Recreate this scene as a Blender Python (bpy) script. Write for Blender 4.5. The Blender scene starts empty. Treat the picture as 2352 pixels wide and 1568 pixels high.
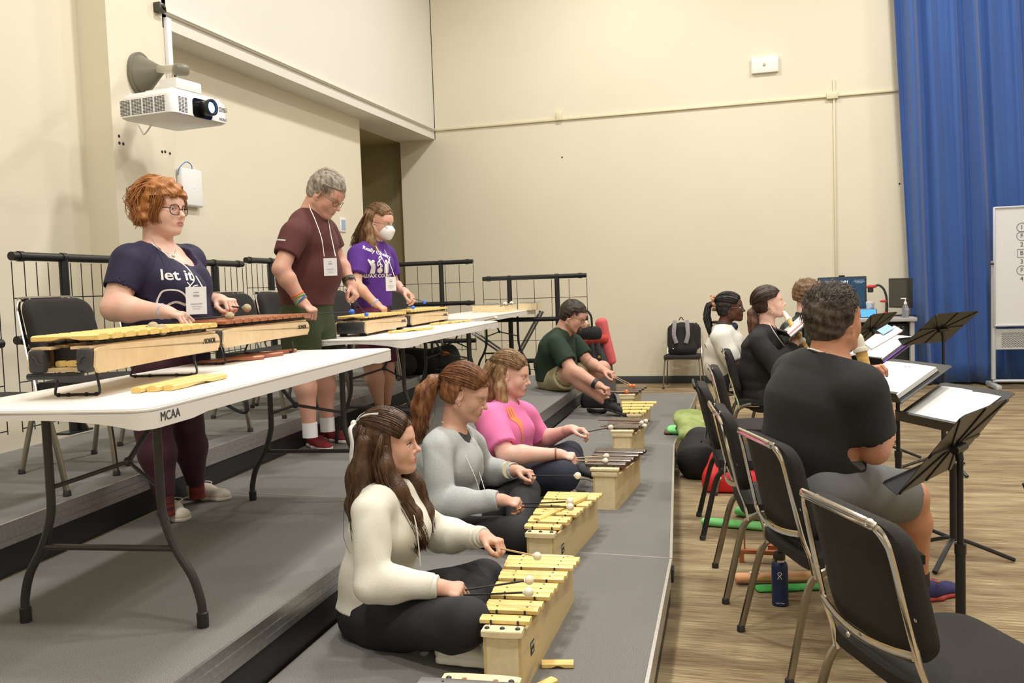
import bpy, bmesh, math, random
import numpy as np
from mathutils import Vector as V, Matrix as Mx, Quaternion, Euler
random.seed(7)
C = bpy.context.scene.collection
PI = math.pi
W = {}
# ---------------------------------------------------------------- materials
def mat(name, col, rough=0.5, metal=0.0, noise=None, bump=None, emit=None, trans=0, sheen=0, spec=None, sss=0, coat=0, alpha=1, ior=None):
    """noise=(scale_xyz, colour2, lo, hi [,detail]) bump=(scale,strength)"""
    if name in W: return W[name]
    m = bpy.data.materials.new(name); m.use_nodes = True
    nt = m.node_tree; b = nt.nodes['Principled BSDF']; L = nt.links.new
    b.inputs['Base Color'].default_value = (*col, 1)
    b.inputs['Roughness'].default_value = rough
    b.inputs['Metallic'].default_value = metal
    if trans: b.inputs['Transmission Weight'].default_value = trans
    if ior: b.inputs['IOR'].default_value = ior
    if sheen: b.inputs['Sheen Weight'].default_value = sheen
    if spec is not None: b.inputs['Specular IOR Level'].default_value = spec
    if coat: b.inputs['Coat Weight'].default_value = coat
    if sss:
        b.inputs['Subsurface Weight'].default_value = sss
        b.inputs['Subsurface Radius'].default_value = (0.02, 0.008, 0.004)
        b.inputs['Subsurface Scale'].default_value = 0.3
    if alpha < 1: b.inputs['Alpha'].default_value = alpha
    if emit:
        b.inputs['Emission Color'].default_value = (*emit[0], 1); b.inputs['Emission Strength'].default_value = emit[1]
    if noise or bump:
        tc = nt.nodes.new('ShaderNodeTexCoord')
    if noise:
        mp = nt.nodes.new('ShaderNodeMapping'); mp.inputs['Scale'].default_value = noise[0]
        n = nt.nodes.new('ShaderNodeTexNoise'); n.inputs['Scale'].default_value = 1; n.inputs['Detail'].default_value = noise[4] if len(noise) > 4 else 3
        r = nt.nodes.new('ShaderNodeValToRGB')
        r.color_ramp.elements[0].position = noise[2]; r.color_ramp.elements[1].position = noise[3]
        r.color_ramp.elements[0].color = (*col, 1); r.color_ramp.elements[1].color = (*noise[1], 1)
        L(tc.outputs['Object'], mp.inputs[0]); L(mp.outputs[0], n.inputs[0]); L(n.outputs[0], r.inputs[0]); L(r.outputs[0], b.inputs['Base Color'])
    if bump:
        n2 = nt.nodes.new('ShaderNodeTexNoise'); n2.inputs['Detail'].default_value = 4
        mp2 = nt.nodes.new('ShaderNodeMapping'); mp2.inputs['Scale'].default_value = bump[0] if isinstance(bump[0], tuple) else (bump[0],)*3
        n2.inputs['Scale'].default_value = 1
        bp = nt.nodes.new('ShaderNodeBump'); bp.inputs['Strength'].default_value = bump[1]; bp.inputs['Distance'].default_value = 0.01
        L(tc.outputs['Object'], mp2.inputs[0]); L(mp2.outputs[0], n2.inputs[0]); L(n2.outputs[0], bp.inputs['Height']); L(bp.outputs[0], b.inputs['Normal'])
    W[name] = m
    return m
WALL = mat('cream_wall', (.74, .685, .545), .75, bump=((60, 60, 60), .06), noise=((.6, .6, .6), (.77, .715, .575), .35, .65))
WALLG = mat('pale_wall', (.72, .70, .64), .75, noise=((.6, .6, .6), (.75, .73, .67), .35, .65))
BASE = mat('grey_rubber_base', (.045, .05, .055), .5)
TRIMC = mat('cream_metal', (.74, .68, .48), .4)
RISER = mat('riser_carpet', (.085, .082, .076), .95, noise=((420, 420, 420), (.29, .28, .265), .34, .66, 4), bump=(500, .3))
ALU = mat('riser_aluminium', (.62, .61, .60), .34, .9, noise=((1.2, 60, 60), (.50, .49, .50), .3, .7))
BLK = mat('black_metal', (.012, .012, .014), .38)
BLKP = mat('black_plastic', (.02, .02, .022), .45)
BLKF = mat('black_fabric', (.014, .012, .011), .9, noise=((300, 300, 300), (.026, .023, .021), .3, .7), bump=(700, .25))
CHROME = mat('chrome', (.80, .78, .74), .13, 1)
STEEL = mat('grey_leg_metal', (.33, .31, .27), .28, 1)
TABLE = mat('table_plastic', (.83, .80, .76), .45, bump=(120, .03))
TBLEG = mat('table_leg_metal', (.05, .047, .048), .35, .3)
WHITE = mat('white_plastic', (.86, .86, .87), .35)
PAPER = mat('paper', (.88, .88, .87), .8)
BIRCH = mat('birch', (.72, .52, .29), .4, noise=((2, 18, 18), (.80, .60, .36), .3, .7), coat=.2)
PINE = mat('pine', (.66, .50, .24), .5, noise=((30, 3.5, 22), (.42, .34, .24), .52, .8, 6))
PINEL = mat('light_pine', (.82, .70, .44), .5, noise=((40, 6, 40), (.76, .62, .36), .4, .7))
YBAR = mat('yellow_fibreglass', (.78, .56, .17), .35, noise=((30, 300, 30), (.84, .63, .24), .4, .6))
RBAR = mat('rosewood', (.30, .085, .03), .35, noise=((12, 90, 12), (.42, .14, .055), .4, .65), coat=.3)
DBAR = mat('dark_rosewood', (.045, .026, .02), .3, noise=((12, 90, 12), (.085, .05, .038), .4, .65), coat=.3)
GBAR = mat('grey_steel_bar', (.38, .39, .42), .3, .85)
def _rgb(h): return tuple(((int(h[i:i+2], 16)/255)**2.2) for i in (0, 2, 4))
# ---------------------------------------------------------------- mesh builder
class MB:
    def __init__(s): s.v = []; s.f = []; s.m = []; s.sm = []; s.mi = 0
    def add(s, vs, fs, smooth=True):
        o = len(s.v); s.v += [tuple(p) for p in vs]; s.f += [tuple(o+i for i in f) for f in fs]
        s.m += [s.mi]*len(fs); s.sm += [smooth]*len(fs); return s
    def box(s, c, d, R=None, bev=0, seg=2, taper=None):
        bm = bmesh.new(); bmesh.ops.create_cube(bm, size=1)
        for v in bm.verts: v.co = V((v.co.x*d[0], v.co.y*d[1], v.co.z*d[2]))
        if taper:
            for v in bm.verts:
                if v.co.z > 0: v.co.x *= taper[0]; v.co.y *= taper[1]
        if bev: bmesh.ops.bevel(bm, geom=bm.edges[:], offset=min(bev, min(d)*.49), segments=seg, affect='EDGES', profile=.5)
        return s.bm(bm, c, R, bool(bev))
    def bm(s, bm, c=(0, 0, 0), R=None, smooth=True):
        R = R or Mx.Identity(3)
        if hasattr(R, 'to_3x3'): R = R.to_3x3()
        c = V(c); bm.verts.index_update()
        s.add([R @ v.co + c for v in bm.verts], [[v.index for v in f.verts] for f in bm.faces], smooth); bm.free(); return s
    def tube(s, pts, r, n=8, closed=False, caps=True, flat=None, up=None):
        """sweep; flat=(a,b) half sizes for a rectangular/oval section"""
        pts = [V(p) for p in pts]; N = len(pts)
        rs = r if hasattr(r, '__len__') else [r]*N
        T = []
        for i in range(N):
            a = pts[i-1] if (i or closed) else pts[i]; b = pts[(i+1) % N] if (i < N-1 or closed) else pts[i]
            t = (b-a); T.append(t.normalized() if t.length > 1e-9 else V((0, 0, 1)))
        u = V(up) if up else (V((0, 0, 1)) if abs(T[0].z) < .9 else V((1, 0, 0)))
        vs = []; prev = None
        for i in range(N):
            t = T[i]
            if prev is None or up: x = (u - t*u.dot(t)).normalized()
            else: x = (prev - t*prev.dot(t)).normalized()
            prev = x; y = t.cross(x)
            for k in range(n):
                a = 2*PI*k/n + (PI/n if n == 4 else 0)
                if flat:
                    ca, sa = math.cos(a), math.sin(a)
                    if n == 4: ca, sa = (1 if ca > 0 else -1), (1 if sa > 0 else -1)
                    vs.append(pts[i] + x*ca*flat[0] + y*sa*flat[1])
                else: vs.append(pts[i] + (x*math.cos(a) + y*math.sin(a))*rs[i])
        fs = []
        for i in range(N if closed else N-1):
            j = (i+1) % N
            for k in range(n):
                l = (k+1) % n; fs.append((i*n+k, i*n+l, j*n+l, j*n+k))
        if caps and not closed: fs += [tuple(range(n))[::-1], tuple((N-1)*n+k for k in range(n))]
        return s.add(vs, fs, n > 5)
    def lathe(s, prof, c=(0, 0, 0), R=None, n=20):
        vs = []; R = R.to_3x3() if hasattr(R, 'to_3x3') else (R or Mx.Identity(3)); c = V(c)
        for r, z in prof:
            for k in range(n):
                a = 2*PI*k/n; vs.append(R @ V((r*math.cos(a), r*math.sin(a), z)) + c)
        fs = []
        for i in range(len(prof)-1):
            for k in range(n):
                l = (k+1) % n; fs.append((i*n+k, i*n+l, (i+1)*n+l, (i+1)*n+k))
        fs += [tuple(range(n))[::-1], tuple((len(prof)-1)*n+k for k in range(n))]
        return s.add(vs, fs)
    def prism(s, poly, z0, z1, R=None, c=(0, 0, 0), smooth=False):
        R = R.to_3x3() if hasattr(R, 'to_3x3') else (R or Mx.Identity(3)); c = V(c); n = len(poly)
        vs = [R @ V((p[0], p[1], z0)) + c for p in poly] + [R @ V((p[0], p[1], z1)) + c for p in poly]
        fs = [tuple(range(n))[::-1], tuple(range(n, 2*n))] + [(i, (i+1) % n, n+(i+1) % n, n+i) for i in range(n)]
        return s.add(vs, fs, smooth)
    def sphere(s, c, r, n=12, R=None):
        bm = bmesh.new(); bmesh.ops.create_uvsphere(bm, u_segments=n*2 if n < 10 else n+6, v_segments=n, radius=1)
        rr = r if hasattr(r, '__len__') else (r, r, r)
        for v in bm.verts: v.co = V((v.co.x*rr[0], v.co.y*rr[1], v.co.z*rr[2]))
        return s.bm(bm, c, R)
    def quad(s, a, b, c, d): return s.add([a, b, c, d], [(0, 1, 2, 3)], False)
    def build(s, name, m, parent=None, loc=None, world=False, auto=35):
        me = bpy.data.meshes.new(name)
        off = V((0, 0, 0))
        if world and parent is not None: off = V(parent.matrix_world.translation) if False else V(_wl(parent))
        if loc is not None: off = off + V(loc)
        me.from_pydata([V(p)-off for p in s.v], [], s.f)
        ms = m if isinstance(m, (list, tuple)) else [m]
        for q in ms: me.materials.append(q)
        me.polygons.foreach_set('material_index', s.m); me.polygons.foreach_set('use_smooth', s.sm)
        if auto and any(s.sm):
            me.validate(); me.update(); me.set_sharp_from_angle(angle=math.radians(auto))
        o = bpy.data.objects.new(name, me); C.objects.link(o)
        if parent is not None: o.parent = parent
        if loc is not None: o.location = loc
        return o
def _wl(o):
    l = V((0, 0, 0))
    while o is not None: l = l + V(o.location); o = o.parent
    return l
def arc(cx, cy, r, a0, a1, n): return [(cx+r*math.cos(math.radians(a0+(a1-a0)*i/n)), cy+r*math.sin(math.radians(a0+(a1-a0)*i/n))) for i in range(n+1)]
def rrect(w, h, r, n=5):
    p = []
    for cx, cy, a in ((w/2-r, h/2-r, 0), (-w/2+r, h/2-r, 90), (-w/2+r, -h/2+r, 180), (w/2-r, -h/2+r, 270)): p += arc(cx, cy, r, a, a+90, n)
    return p
def smoothpath(pts, k=6):
    """Catmull-Rom"""
    P = [V(p) for p in pts]; P = [P[0]*2-P[1]] + P + [P[-1]*2-P[-2]]; out = []
    for i in range(1, len(P)-2):
        for j in range(k):
            t = j/k; a, b, c, d = P[i-1:i+3]
            out.append(.5*((2*b)+(c-a)*t+(2*a-5*b+4*c-d)*t*t+(3*b-a-3*c+d)*t**3))
    out.append(P[-2]); return out
def tag(o, label=None, cat=None, group=None, kind=None):
    if label: o['label'] = label
    if cat: o['category'] = cat
    if group: o['group'] = group
    if kind: o['kind'] = kind
    return o
def thing(name, label, cat, loc=(0, 0, 0), rotz=0, group=None):
    o = bpy.data.objects.new(name, None); C.objects.link(o); o.empty_display_size = .1
    o.location = loc; o.rotation_euler = (0, 0, rotz)
    return tag(o, label, cat, group)
def dup(root, loc, rotz, label, group=None):
    def cp(o, par):
        c = o.copy(); C.objects.link(c); c.parent = par
        for ch in o.children: cp(ch, c)
        return c
    r = cp(root, None); r.location = loc; r.rotation_euler = (0, 0, rotz); r['label'] = label
    if group: r['group'] = group
    return r
def frame(fwd, up=(0, 0, 1)):
    """3x3 whose columns are right, forward, up"""
    f = V(fwd).normalized(); u = V(up); r = f.cross(u).normalized(); u = r.cross(f)
    return Mx((r, f, u)).transposed()
def text(s, size, c, right, up, ext=.001, font_bold=0, shear=0):
    cu = bpy.data.curves.new('t', 'FONT'); cu.body = s; cu.size = size; cu.extrude = ext; cu.align_x = 'CENTER'; cu.align_y = 'CENTER'; cu.offset = font_bold; cu.shear = shear; cu.resolution_u = 3
    o = bpy.data.objects.new('t', cu); C.objects.link(o)
    dg = bpy.context.evaluated_depsgraph_get(); me = bpy.data.meshes.new_from_object(o.evaluated_get(dg))
    r = V(right).normalized(); u = V(up); u = (u-r*u.dot(r)).normalized(); n = r.cross(u); c = V(c)
    mb = MB(); mb.add([c + r*v.co.x + u*v.co.y + n*v.co.z for v in me.vertices], [tuple(p.vertices) for p in me.polygons], False)
    bpy.data.objects.remove(o); bpy.data.curves.remove(cu); bpy.data.meshes.remove(me)
    return mb
def merge(a, b): 
    o = len(a.v); a.v += b.v; a.f += [tuple(i+o for i in f) for f in b.f]; a.m += b.m; a.sm += b.sm; return a

# ---------------------------------------------------------------- the room
def struct(name, mb, m, label=None):
    o = mb.build(name, m); o['kind'] = 'structure'
    if label: o['label'] = label
    return o
CARP = mat('floor_carpet', (.17, .115, .05), .95, noise=((5, 220, 220), (.47, .40, .27), .33, .67, 6), bump=(400, .25))
def carpet_extra():
    nt = CARP.node_tree; b = nt.nodes['Principled BSDF']; src = b.inputs['Base Color'].links[0].from_socket
    tc = nt.nodes.new('ShaderNodeTexCoord'); mp = nt.nodes.new('ShaderNodeMapping'); mp.inputs['Scale'].default_value = (1.2, 4.5, 1)
    n = nt.nodes.new('ShaderNodeTexNoise'); n.inputs['Scale'].default_value = 1.6; n.inputs['Detail'].default_value = 6
    r = nt.nodes.new('ShaderNodeValToRGB'); r.color_ramp.elements[0].position = .35; r.color_ramp.elements[1].position = .68
    r.color_ramp.elements[0].color = (.62, .52, .46, 1); r.color_ramp.elements[1].color = (1.15, 1.12, 1.0, 1)
    mx = nt.nodes.new('ShaderNodeMix'); mx.data_type = 'RGBA'; mx.blend_type = 'MULTIPLY'; mx.inputs[0].default_value = 1
    nt.links.new(tc.outputs['Object'], mp.inputs[0]); nt.links.new(mp.outputs[0], n.inputs[0]); nt.links.new(n.outputs[0], r.inputs[0])
    nt.links.new(src, mx.inputs[6]); nt.links.new(r.outputs[0], mx.inputs[7]); nt.links.new(mx.outputs[2], b.inputs['Base Color'])
carpet_extra()
struct('floor', MB().box((1, 4, -.05), (15, 20, .1)), CARP)
CH = 6.6
struct('ceiling', MB().box((.5, 4, CH+.05), (14, 20, .1)), mat('ceiling_tile', (.8, .78, .72), .9))
struct('wall_back', MB().box((1.42, 12.5, CH/2), (13.17, .2, CH)).box((-4.9, 12.5, 5.08), (.58, .2, 3.04)), WALL)
struct('wall_right', MB().box((7.1, 4, CH/2), (.2, 18, CH)), WALL)
struct('wall_front', MB().box((1, -5.1, CH/2), (14, .2, CH)), WALL)
# left wall: pilaster, recessed panel, upper bulkhead
struct('wall_left', MB().box((-4.98, .3, CH/2), (.2, 10.7, CH)), WALL)
struct('wall_left_pilaster', MB().box((-4.85, 6.0, CH/2), (.46, .70, CH)), WALL)
struct('wall_left_bulkhead', MB().box((-4.9, 9.35, 5.08), (.56, 6.1, 3.04)), WALLG)
struct('wall_left_recess', MB().box((-5.02, 8.43, 1.9), (.2, 4.17, 3.8)), WALL)
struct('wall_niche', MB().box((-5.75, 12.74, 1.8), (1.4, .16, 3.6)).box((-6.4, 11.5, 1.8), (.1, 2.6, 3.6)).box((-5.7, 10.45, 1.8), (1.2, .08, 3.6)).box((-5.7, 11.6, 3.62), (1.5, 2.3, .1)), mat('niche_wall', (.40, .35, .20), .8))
struct('baseboard_back', MB().box((1.5, 12.39, .052), (13.2, .02, .104), bev=.004), BASE)
struct('trim_1', MB().box((-.9, 12.385, 3.69), (7.4, .03, .028), bev=.004), TRIMC)          # surface raceway
struct('trim_2', MB().box((0.836,12.385,2.528), (.022, .022, 2.75), bev=.004), TRIMC)
def jbox(c, d, label):
    t = thing('junction_box', label, 'electrical box', (c[0], 12.4, c[2]-d[2]/2))
    MB().box((0, -d[1]/2, d[2]/2), d, bev=.006).build('cover', TRIMC, t)
    m = MB()
    for sx in (-.36, .36): m.lathe([(.004, 0), (.004, .002)], (sx*d[0], -d[1]-.001, d[2]/2), Mx.Rotation(PI/2, 3, 'X'), 8)
    m.build('screw', TRIMC, t)
jbox((-2.764,12.4,3.731), (.085, .05, .115), 'small cream junction box where the surface raceway runs along the back wall')
jbox((0.815,12.4,3.693), (.14, .05, .085), 'wide cream junction box above the vertical raceway near the blue curtain')
q = (-0.005,12.4,4.159)
t = thing('blank_cover_plate', 'white rectangular cover plate high on the back wall with a small central knockout', 'cover plate', (q[0], 12.4, q[2]-.1))
MB().box((0, -.025, .1), (.335, .05, .2), bev=.003).build('plate', mat('white_paint', (.86, .85, .80), .5), t)
MB().lathe([(.018, 0), (.02, .004), (.012, .006)], (-.01, -.052, .1), Mx.Rotation(PI/2, 3, 'X'), 14).build('knockout', mat('tan_metal', (.45, .38, .25), .4, .5), t)
# wall specks
# projection screen housing strip under the bulkhead edge line
t = thing('screen_track', 'long thin white screen track along the foot of the left bulkhead', 'screen track', (-4.62, 9.3, 3.69))
MB().box((.02, 0, 0), (.04, 6.1, .02), bev=.003).box((.012, 0, -.014), (.024, 6.1, .012)).build('track', mat('track_white', (.80, .78, .68), .4), t)
MB().box((.03, -3.07, .0), (.06, .07, .075), bev=.006).tube([(.05, -3.09, .02), (.07, -3.05, .0), (.05, -3.02, -.02)], .008).build('bracket', mat('dark_bracket', (.08, .075, .06), .35, .6), t)
t = MB().box((-4.60, 6.335, 3.30), (.035, .055, .68), bev=.004).build('cable_cover', mat('cable_cover_white', (.85, .86, .90), .35))
tag(t, 'vertical white cable cover between the projector arm and the screen track', 'cable cover')
# wall access point
q = (-4.92,6.924,2.364)
t = thing('wireless_access_point', 'square white wireless access point on the recessed wall behind the curly haired woman', 'access point', (-4.92, q[1], q[2]-.17))
MB().box((.03, 0, .17), (.06, .30, .33), bev=.02, seg=3).build('housing', WHITE, t)
MB().sphere((.062, .02, .17), .006, 6).build('status_light', mat('blue_led', (.3, .6, 1), .4, emit=((.3, .6, 1), 2)), t)
MB().tube(smoothpath([(.01, -.14, .26), (.05, -.17, .32), (.06, -.08, .385), (.04, .02, .37), (.03, .04, .325)]), .005).build('cable', mat('blue_cable', (.12, .25, .6), .5), t)
q = (-4.92,9.913,2.21)
t = thing('wall_control_panel', 'small white wall panel with a blue screen between the maroon shirt and purple shirt people', 'wall panel', (-4.92, q[1], q[2]-.085))
MB().box((.008, 0, .085), (.016, .15, .17), bev=.004).build('plate', WHITE, t)
MB().box((.018, 0, .085), (.006, .10, .12)).build('screen', mat('bluegrey_screen', (.35, .45, .62), .3), t)
# small wall plate outlines and specks on the walls
for k, (px, lab) in enumerate([((-4.92,6.744,2.261), '')]): pass
m = MB()
for p in ((-4.62,5.712,2.615), (-4.62,5.712,2.564), (-4.62,5.754,2.564), (-4.62,6.202,2.565), (-4.62,6.24,2.57), (-4.62,6.299,2.564)):
    m.sphere((p[0]+.002, p[1], p[2]), (.004, .012, .012), 6)
tag(m.build('screw_hole_marks', BLKP), 'cluster of dark screw holes in the wall below the projector', 'wall marks', kind='stuff')
for p, lab in (((-2.744,12.4,3.172), 'small dark speck on the back wall below the smaller junction box'), ((1.606,12.4,2.525), 'tiny dark speck on the back wall beside the blue curtain')):
    tag(MB().sphere((p[0], 12.398, p[2]), (.012, .004, .012), 6).build('wall_speck', BLKP), lab, 'wall mark')
# ---------------------------------------------------------------- stage risers
E0 = [(.7, -.28), (2.63, -.367), (3.88, -.425), (6.65, -.69), (9.68, -.755)]
E1 = [(.7, -1.45), (2.0, -1.50), (3.93, -1.575), (6.65, -1.737), (9.68, -1.85)]
E2 = [(.7, -2.49), (2.57, -2.69), (3.98, -2.845), (6.68, -3.05), (9.68, -3.30)]
E3 = [(.7, -3.70), (3.84, -3.98), (4.03, -4.0), (6.7, -4.2), (9.68, -4.42)]
def ex(E, y):
    for (a, xa), (b, xb) in zip(E, E[1:]):
        if y <= b or (b, xb) == E[-1]: return xa+(xb-xa)*(y-a)/(b-a)
sec = [(.7, (3.87, 3.92, 3.97, 4.02)), (None, (6.65, 6.66, 6.68, 6.70)), (None, (9.68,)*4)]
names = [('front', 'nearest'), ('middle', 'middle'), ('rear', 'farthest')]
SEAM = mat('seam_edge', (.55, .54, .50), .4, .5)
for k in range(3):                       # tier
    z = .2*(k+1); Er, El = (E0, E1, E2)[k], (E1, E2, E3)[k]
    for j in range(3):
        y0r = .7 if j == 0 else sec[j-1][1][k]; y0l = .7 if j == 0 else sec[j-1][1][k+1]
        y1r = sec[j][1][k]; y1l = sec[j][1][k+1]; e = .003
        poly = [(ex(Er, y0r)-.012, y0r+e), (ex(Er, y1r)-.012, y1r-e), (ex(El, y1l), y1l-e), (ex(El, y0l), y0l+e)]
        cx = (poly[0][0]+poly[1][0])/2; cy = (y0r+y1r)/2
        t = thing('riser_platform', '%s section of the %s carpeted stage riser step' % (('nearest', 'middle', 'farthest')[j], ('lowest front', 'middle height', 'highest rear')[k]), 'stage riser', (cx, cy, 0), group='carpeted stage risers')
        MB().prism(poly, z-.015, z).build('deck', RISER, t, world=True)
        a = V((ex(Er, y0r), y0r+e, 0)); b = V((ex(Er, y1r), y1r-e, 0)); d = (b-a).normalized(); n = V((d.y, -d.x, 0))
        def face(z0, z1, off, th=.012):
            c = (a+b)/2 + n*(off-th/2) + V((0, 0, (z0+z1)/2))
            return c, (th, (b-a).length, z1-z0), frame(d)
        mb = MB(); h = .085
        for z0, z1, off in ((z-h, z-h+.022, 0), (z-h+.022, z-h+.026, -.003), (z-h+.026, z-.034, 0), (z-.034, z-.029, -.003), (z-.029, z-.004, 0), (z-.004, z+.001, .001)):
            c, dd, R = face(z0, z1, off); mb.box(c, dd, R)
        mb.build('edge_trim', ALU, t, world=True)
        c, dd, R = face(z-.2 if k else 0, z-h, -.012); MB().box(c, dd, R).build('skirt', BLKP, t, world=True)
        mb = MB()                                        # light trim on the joint
        for (p, q2) in ((V((*poly[1], z)), V((*poly[2], z))), (V((*poly[0], z)), V((*poly[3], z)))):
            mb.tube([p, q2], .0022, 4)
        mb.build('joint_trim', SEAM, t, world=True)
        if j < 2:
            c = b + n*.006 + V((0, -.04, z-.055)); MB().box(c, (.012, .07, .06), frame(d), bev=.01).build('latch', BLKP, t, world=True)
        if j == 2:
            MB().prism([(poly[1][0], poly[1][1]+.012), (poly[2][0], poly[2][1]+.012), (poly[2][0], poly[2][1]), (poly[1][0], poly[1][1])], z-.2 if k else 0, z).build('end_panel', BLKP, t, world=True)
# ---------------------------------------------------------------- guard rails
def guard_rail(a, b, zt, zb, posts, label, endmesh=(.0, .0), z0=None, sp=.095):
    a = V((a[0], a[1], 0)); b = V((b[0], b[1], 0)); d = (b-a).normalized(); L = (b-a).length
    t = thing('guard_rail', label, 'railing', (a.x, a.y, z0))
    def P(s, z): return a + d*s + V((0, 0, z))
    for z in (zt, zt-.47, zb):
        m = MB().tube([P(0, z), P(L, z)], .025, 12)
        for s in [p for p in posts]+[.07, L-.07]: m.tube([P(s-.02, z), P(s+.02, z)], .03, 12)
        m.build('rail', BLK, t, world=True)
    for s in posts:
        m = MB().tube([P(s, z0+.02), P(s, zt)], .028, 12)
        m.box(P(s, z0+.015)+V((0, 0, 0)), (.10, .22, .012), frame(d)).prism([(0, 0), (.09, 0), (0, .16)], -.006, .006, frame(d) @ Mx.Rotation(PI/2, 3, 'X'), P(s+.02, z0+.02))
        m.build('post', BLK, t, world=True)
    m = MB(); s = .0
    while s <= L+.001: m.tube([P(s, zb-.12), P(s, zt-.03)], .0032, 5); s += L/round(L/sp)
    for z in (zt-.235, zt-.235-.47, zb-.1): m.tube([P(0, z), P(L, z)], .0035, 5)
    m.build('wire_mesh', BLK, t, world=True)
Y3 = 9.72
def lx(y): return ex(E3, y)-.04
guard_rail((lx(1.6), 1.6), (lx(3.97)-.02, 3.97), 1.655, .80, [.5, 1.8], 'black wire mesh guard rail at far left of the top riser', z0=.6)
guard_rail((lx(4.03), 4.06), (lx(6.65), 6.65), 1.665, .80, [.42, 2.15], 'black wire mesh guard rail behind the curly haired woman', z0=.6)
guard_rail((lx(6.75), 6.72), (lx(9.68), 9.68), 1.70, .80, [.45, 2.4], 'black wire mesh guard rail behind the maroon and purple shirts', z0=.6)
guard_rail((-4.42, Y3+.03), (-3.23, Y3+.03), 1.70, .80, [.26, .80], 'short black guard rail across the end of the top riser', z0=.6, sp=.17)
guard_rail((-3.12, Y3+.03), (-1.925, Y3+.03), 1.495, .56, [.31, .86], 'black guard rail across the end of the middle riser beside the green shirt man', z0=.4, sp=.19)
# ---------------------------------------------------------------- camera and light
cam = bpy.data.cameras.new('camera'); co = bpy.data.objects.new('camera', cam); C.objects.link(co)
cam.sensor_width = 36; cam.lens = 2067/2352*36; cam.clip_start = .05
R = Mx(((.961114867, .016595349, .275649789), (.273959020, .068158994, -.959323098), (-.034708313, .997536438, .060962177)))
co.matrix_world = Mx.Translation((0, 0, 1.40)) @ R.to_4x4()
bpy.context.scene.camera = co
def light(name, loc, power, size, col=(1, .965, .91), rot=None, spread=None):
    l = bpy.data.lights.new(name, 'AREA'); l.shape = 'DISK'; l.size = size; l.energy = power; l.color = col
    if spread: l.spread = math.radians(spread)
    o = bpy.data.objects.new(name, l); C.objects.link(o); o.location = loc
    if rot: o.rotation_euler = rot
    return o
for i, (x, y, p) in enumerate([(-1.4, -.3, 430), (-1.7, 2.6, 300), (-1.7, 6.2, 480), (-1.8, 10.0, 380), (1.6, 1.0, 330), (1.8, 5.0, 380), (1.8, 9.6, 420), (4.6, 4.0, 260), (4.6, 9.5, 260)]):
    light('ceiling_lamp', (x, y, CH-.12), p, .42)
light('soft_ceiling_fill', (.5, 3.5, CH-.05), 240, 7.0, (1, .97, .93))  # added wide fill light under the ceiling, not a fixture of the room
light('front_softlight', (1.5, -4.2, 4.2), 160, 3.2, (1, .97, .94), (math.radians(65), 0, math.radians(8)))
w = bpy.data.worlds.new('world'); bpy.context.scene.world = w; w.use_nodes = True
w.node_tree.nodes['Background'].inputs[0].default_value = (.9, .93, 1, 1); w.node_tree.nodes['Background'].inputs[1].default_value = .25
s = bpy.context.scene
s.view_settings.view_transform = 'Standard'; s.view_settings.look = 'None'; s.view_settings.gamma = 1; s.view_settings.exposure = -1.75
s.view_settings.use_curve_mapping = False
s.cycles.max_bounces = 8; s.cycles.diffuse_bounces = 4; s.cycles.glossy_bounces = 3; s.cycles.transparent_max_bounces = 8
s.cycles.use_denoising = True; s.cycles.sample_clamp_indirect = 8

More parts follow.
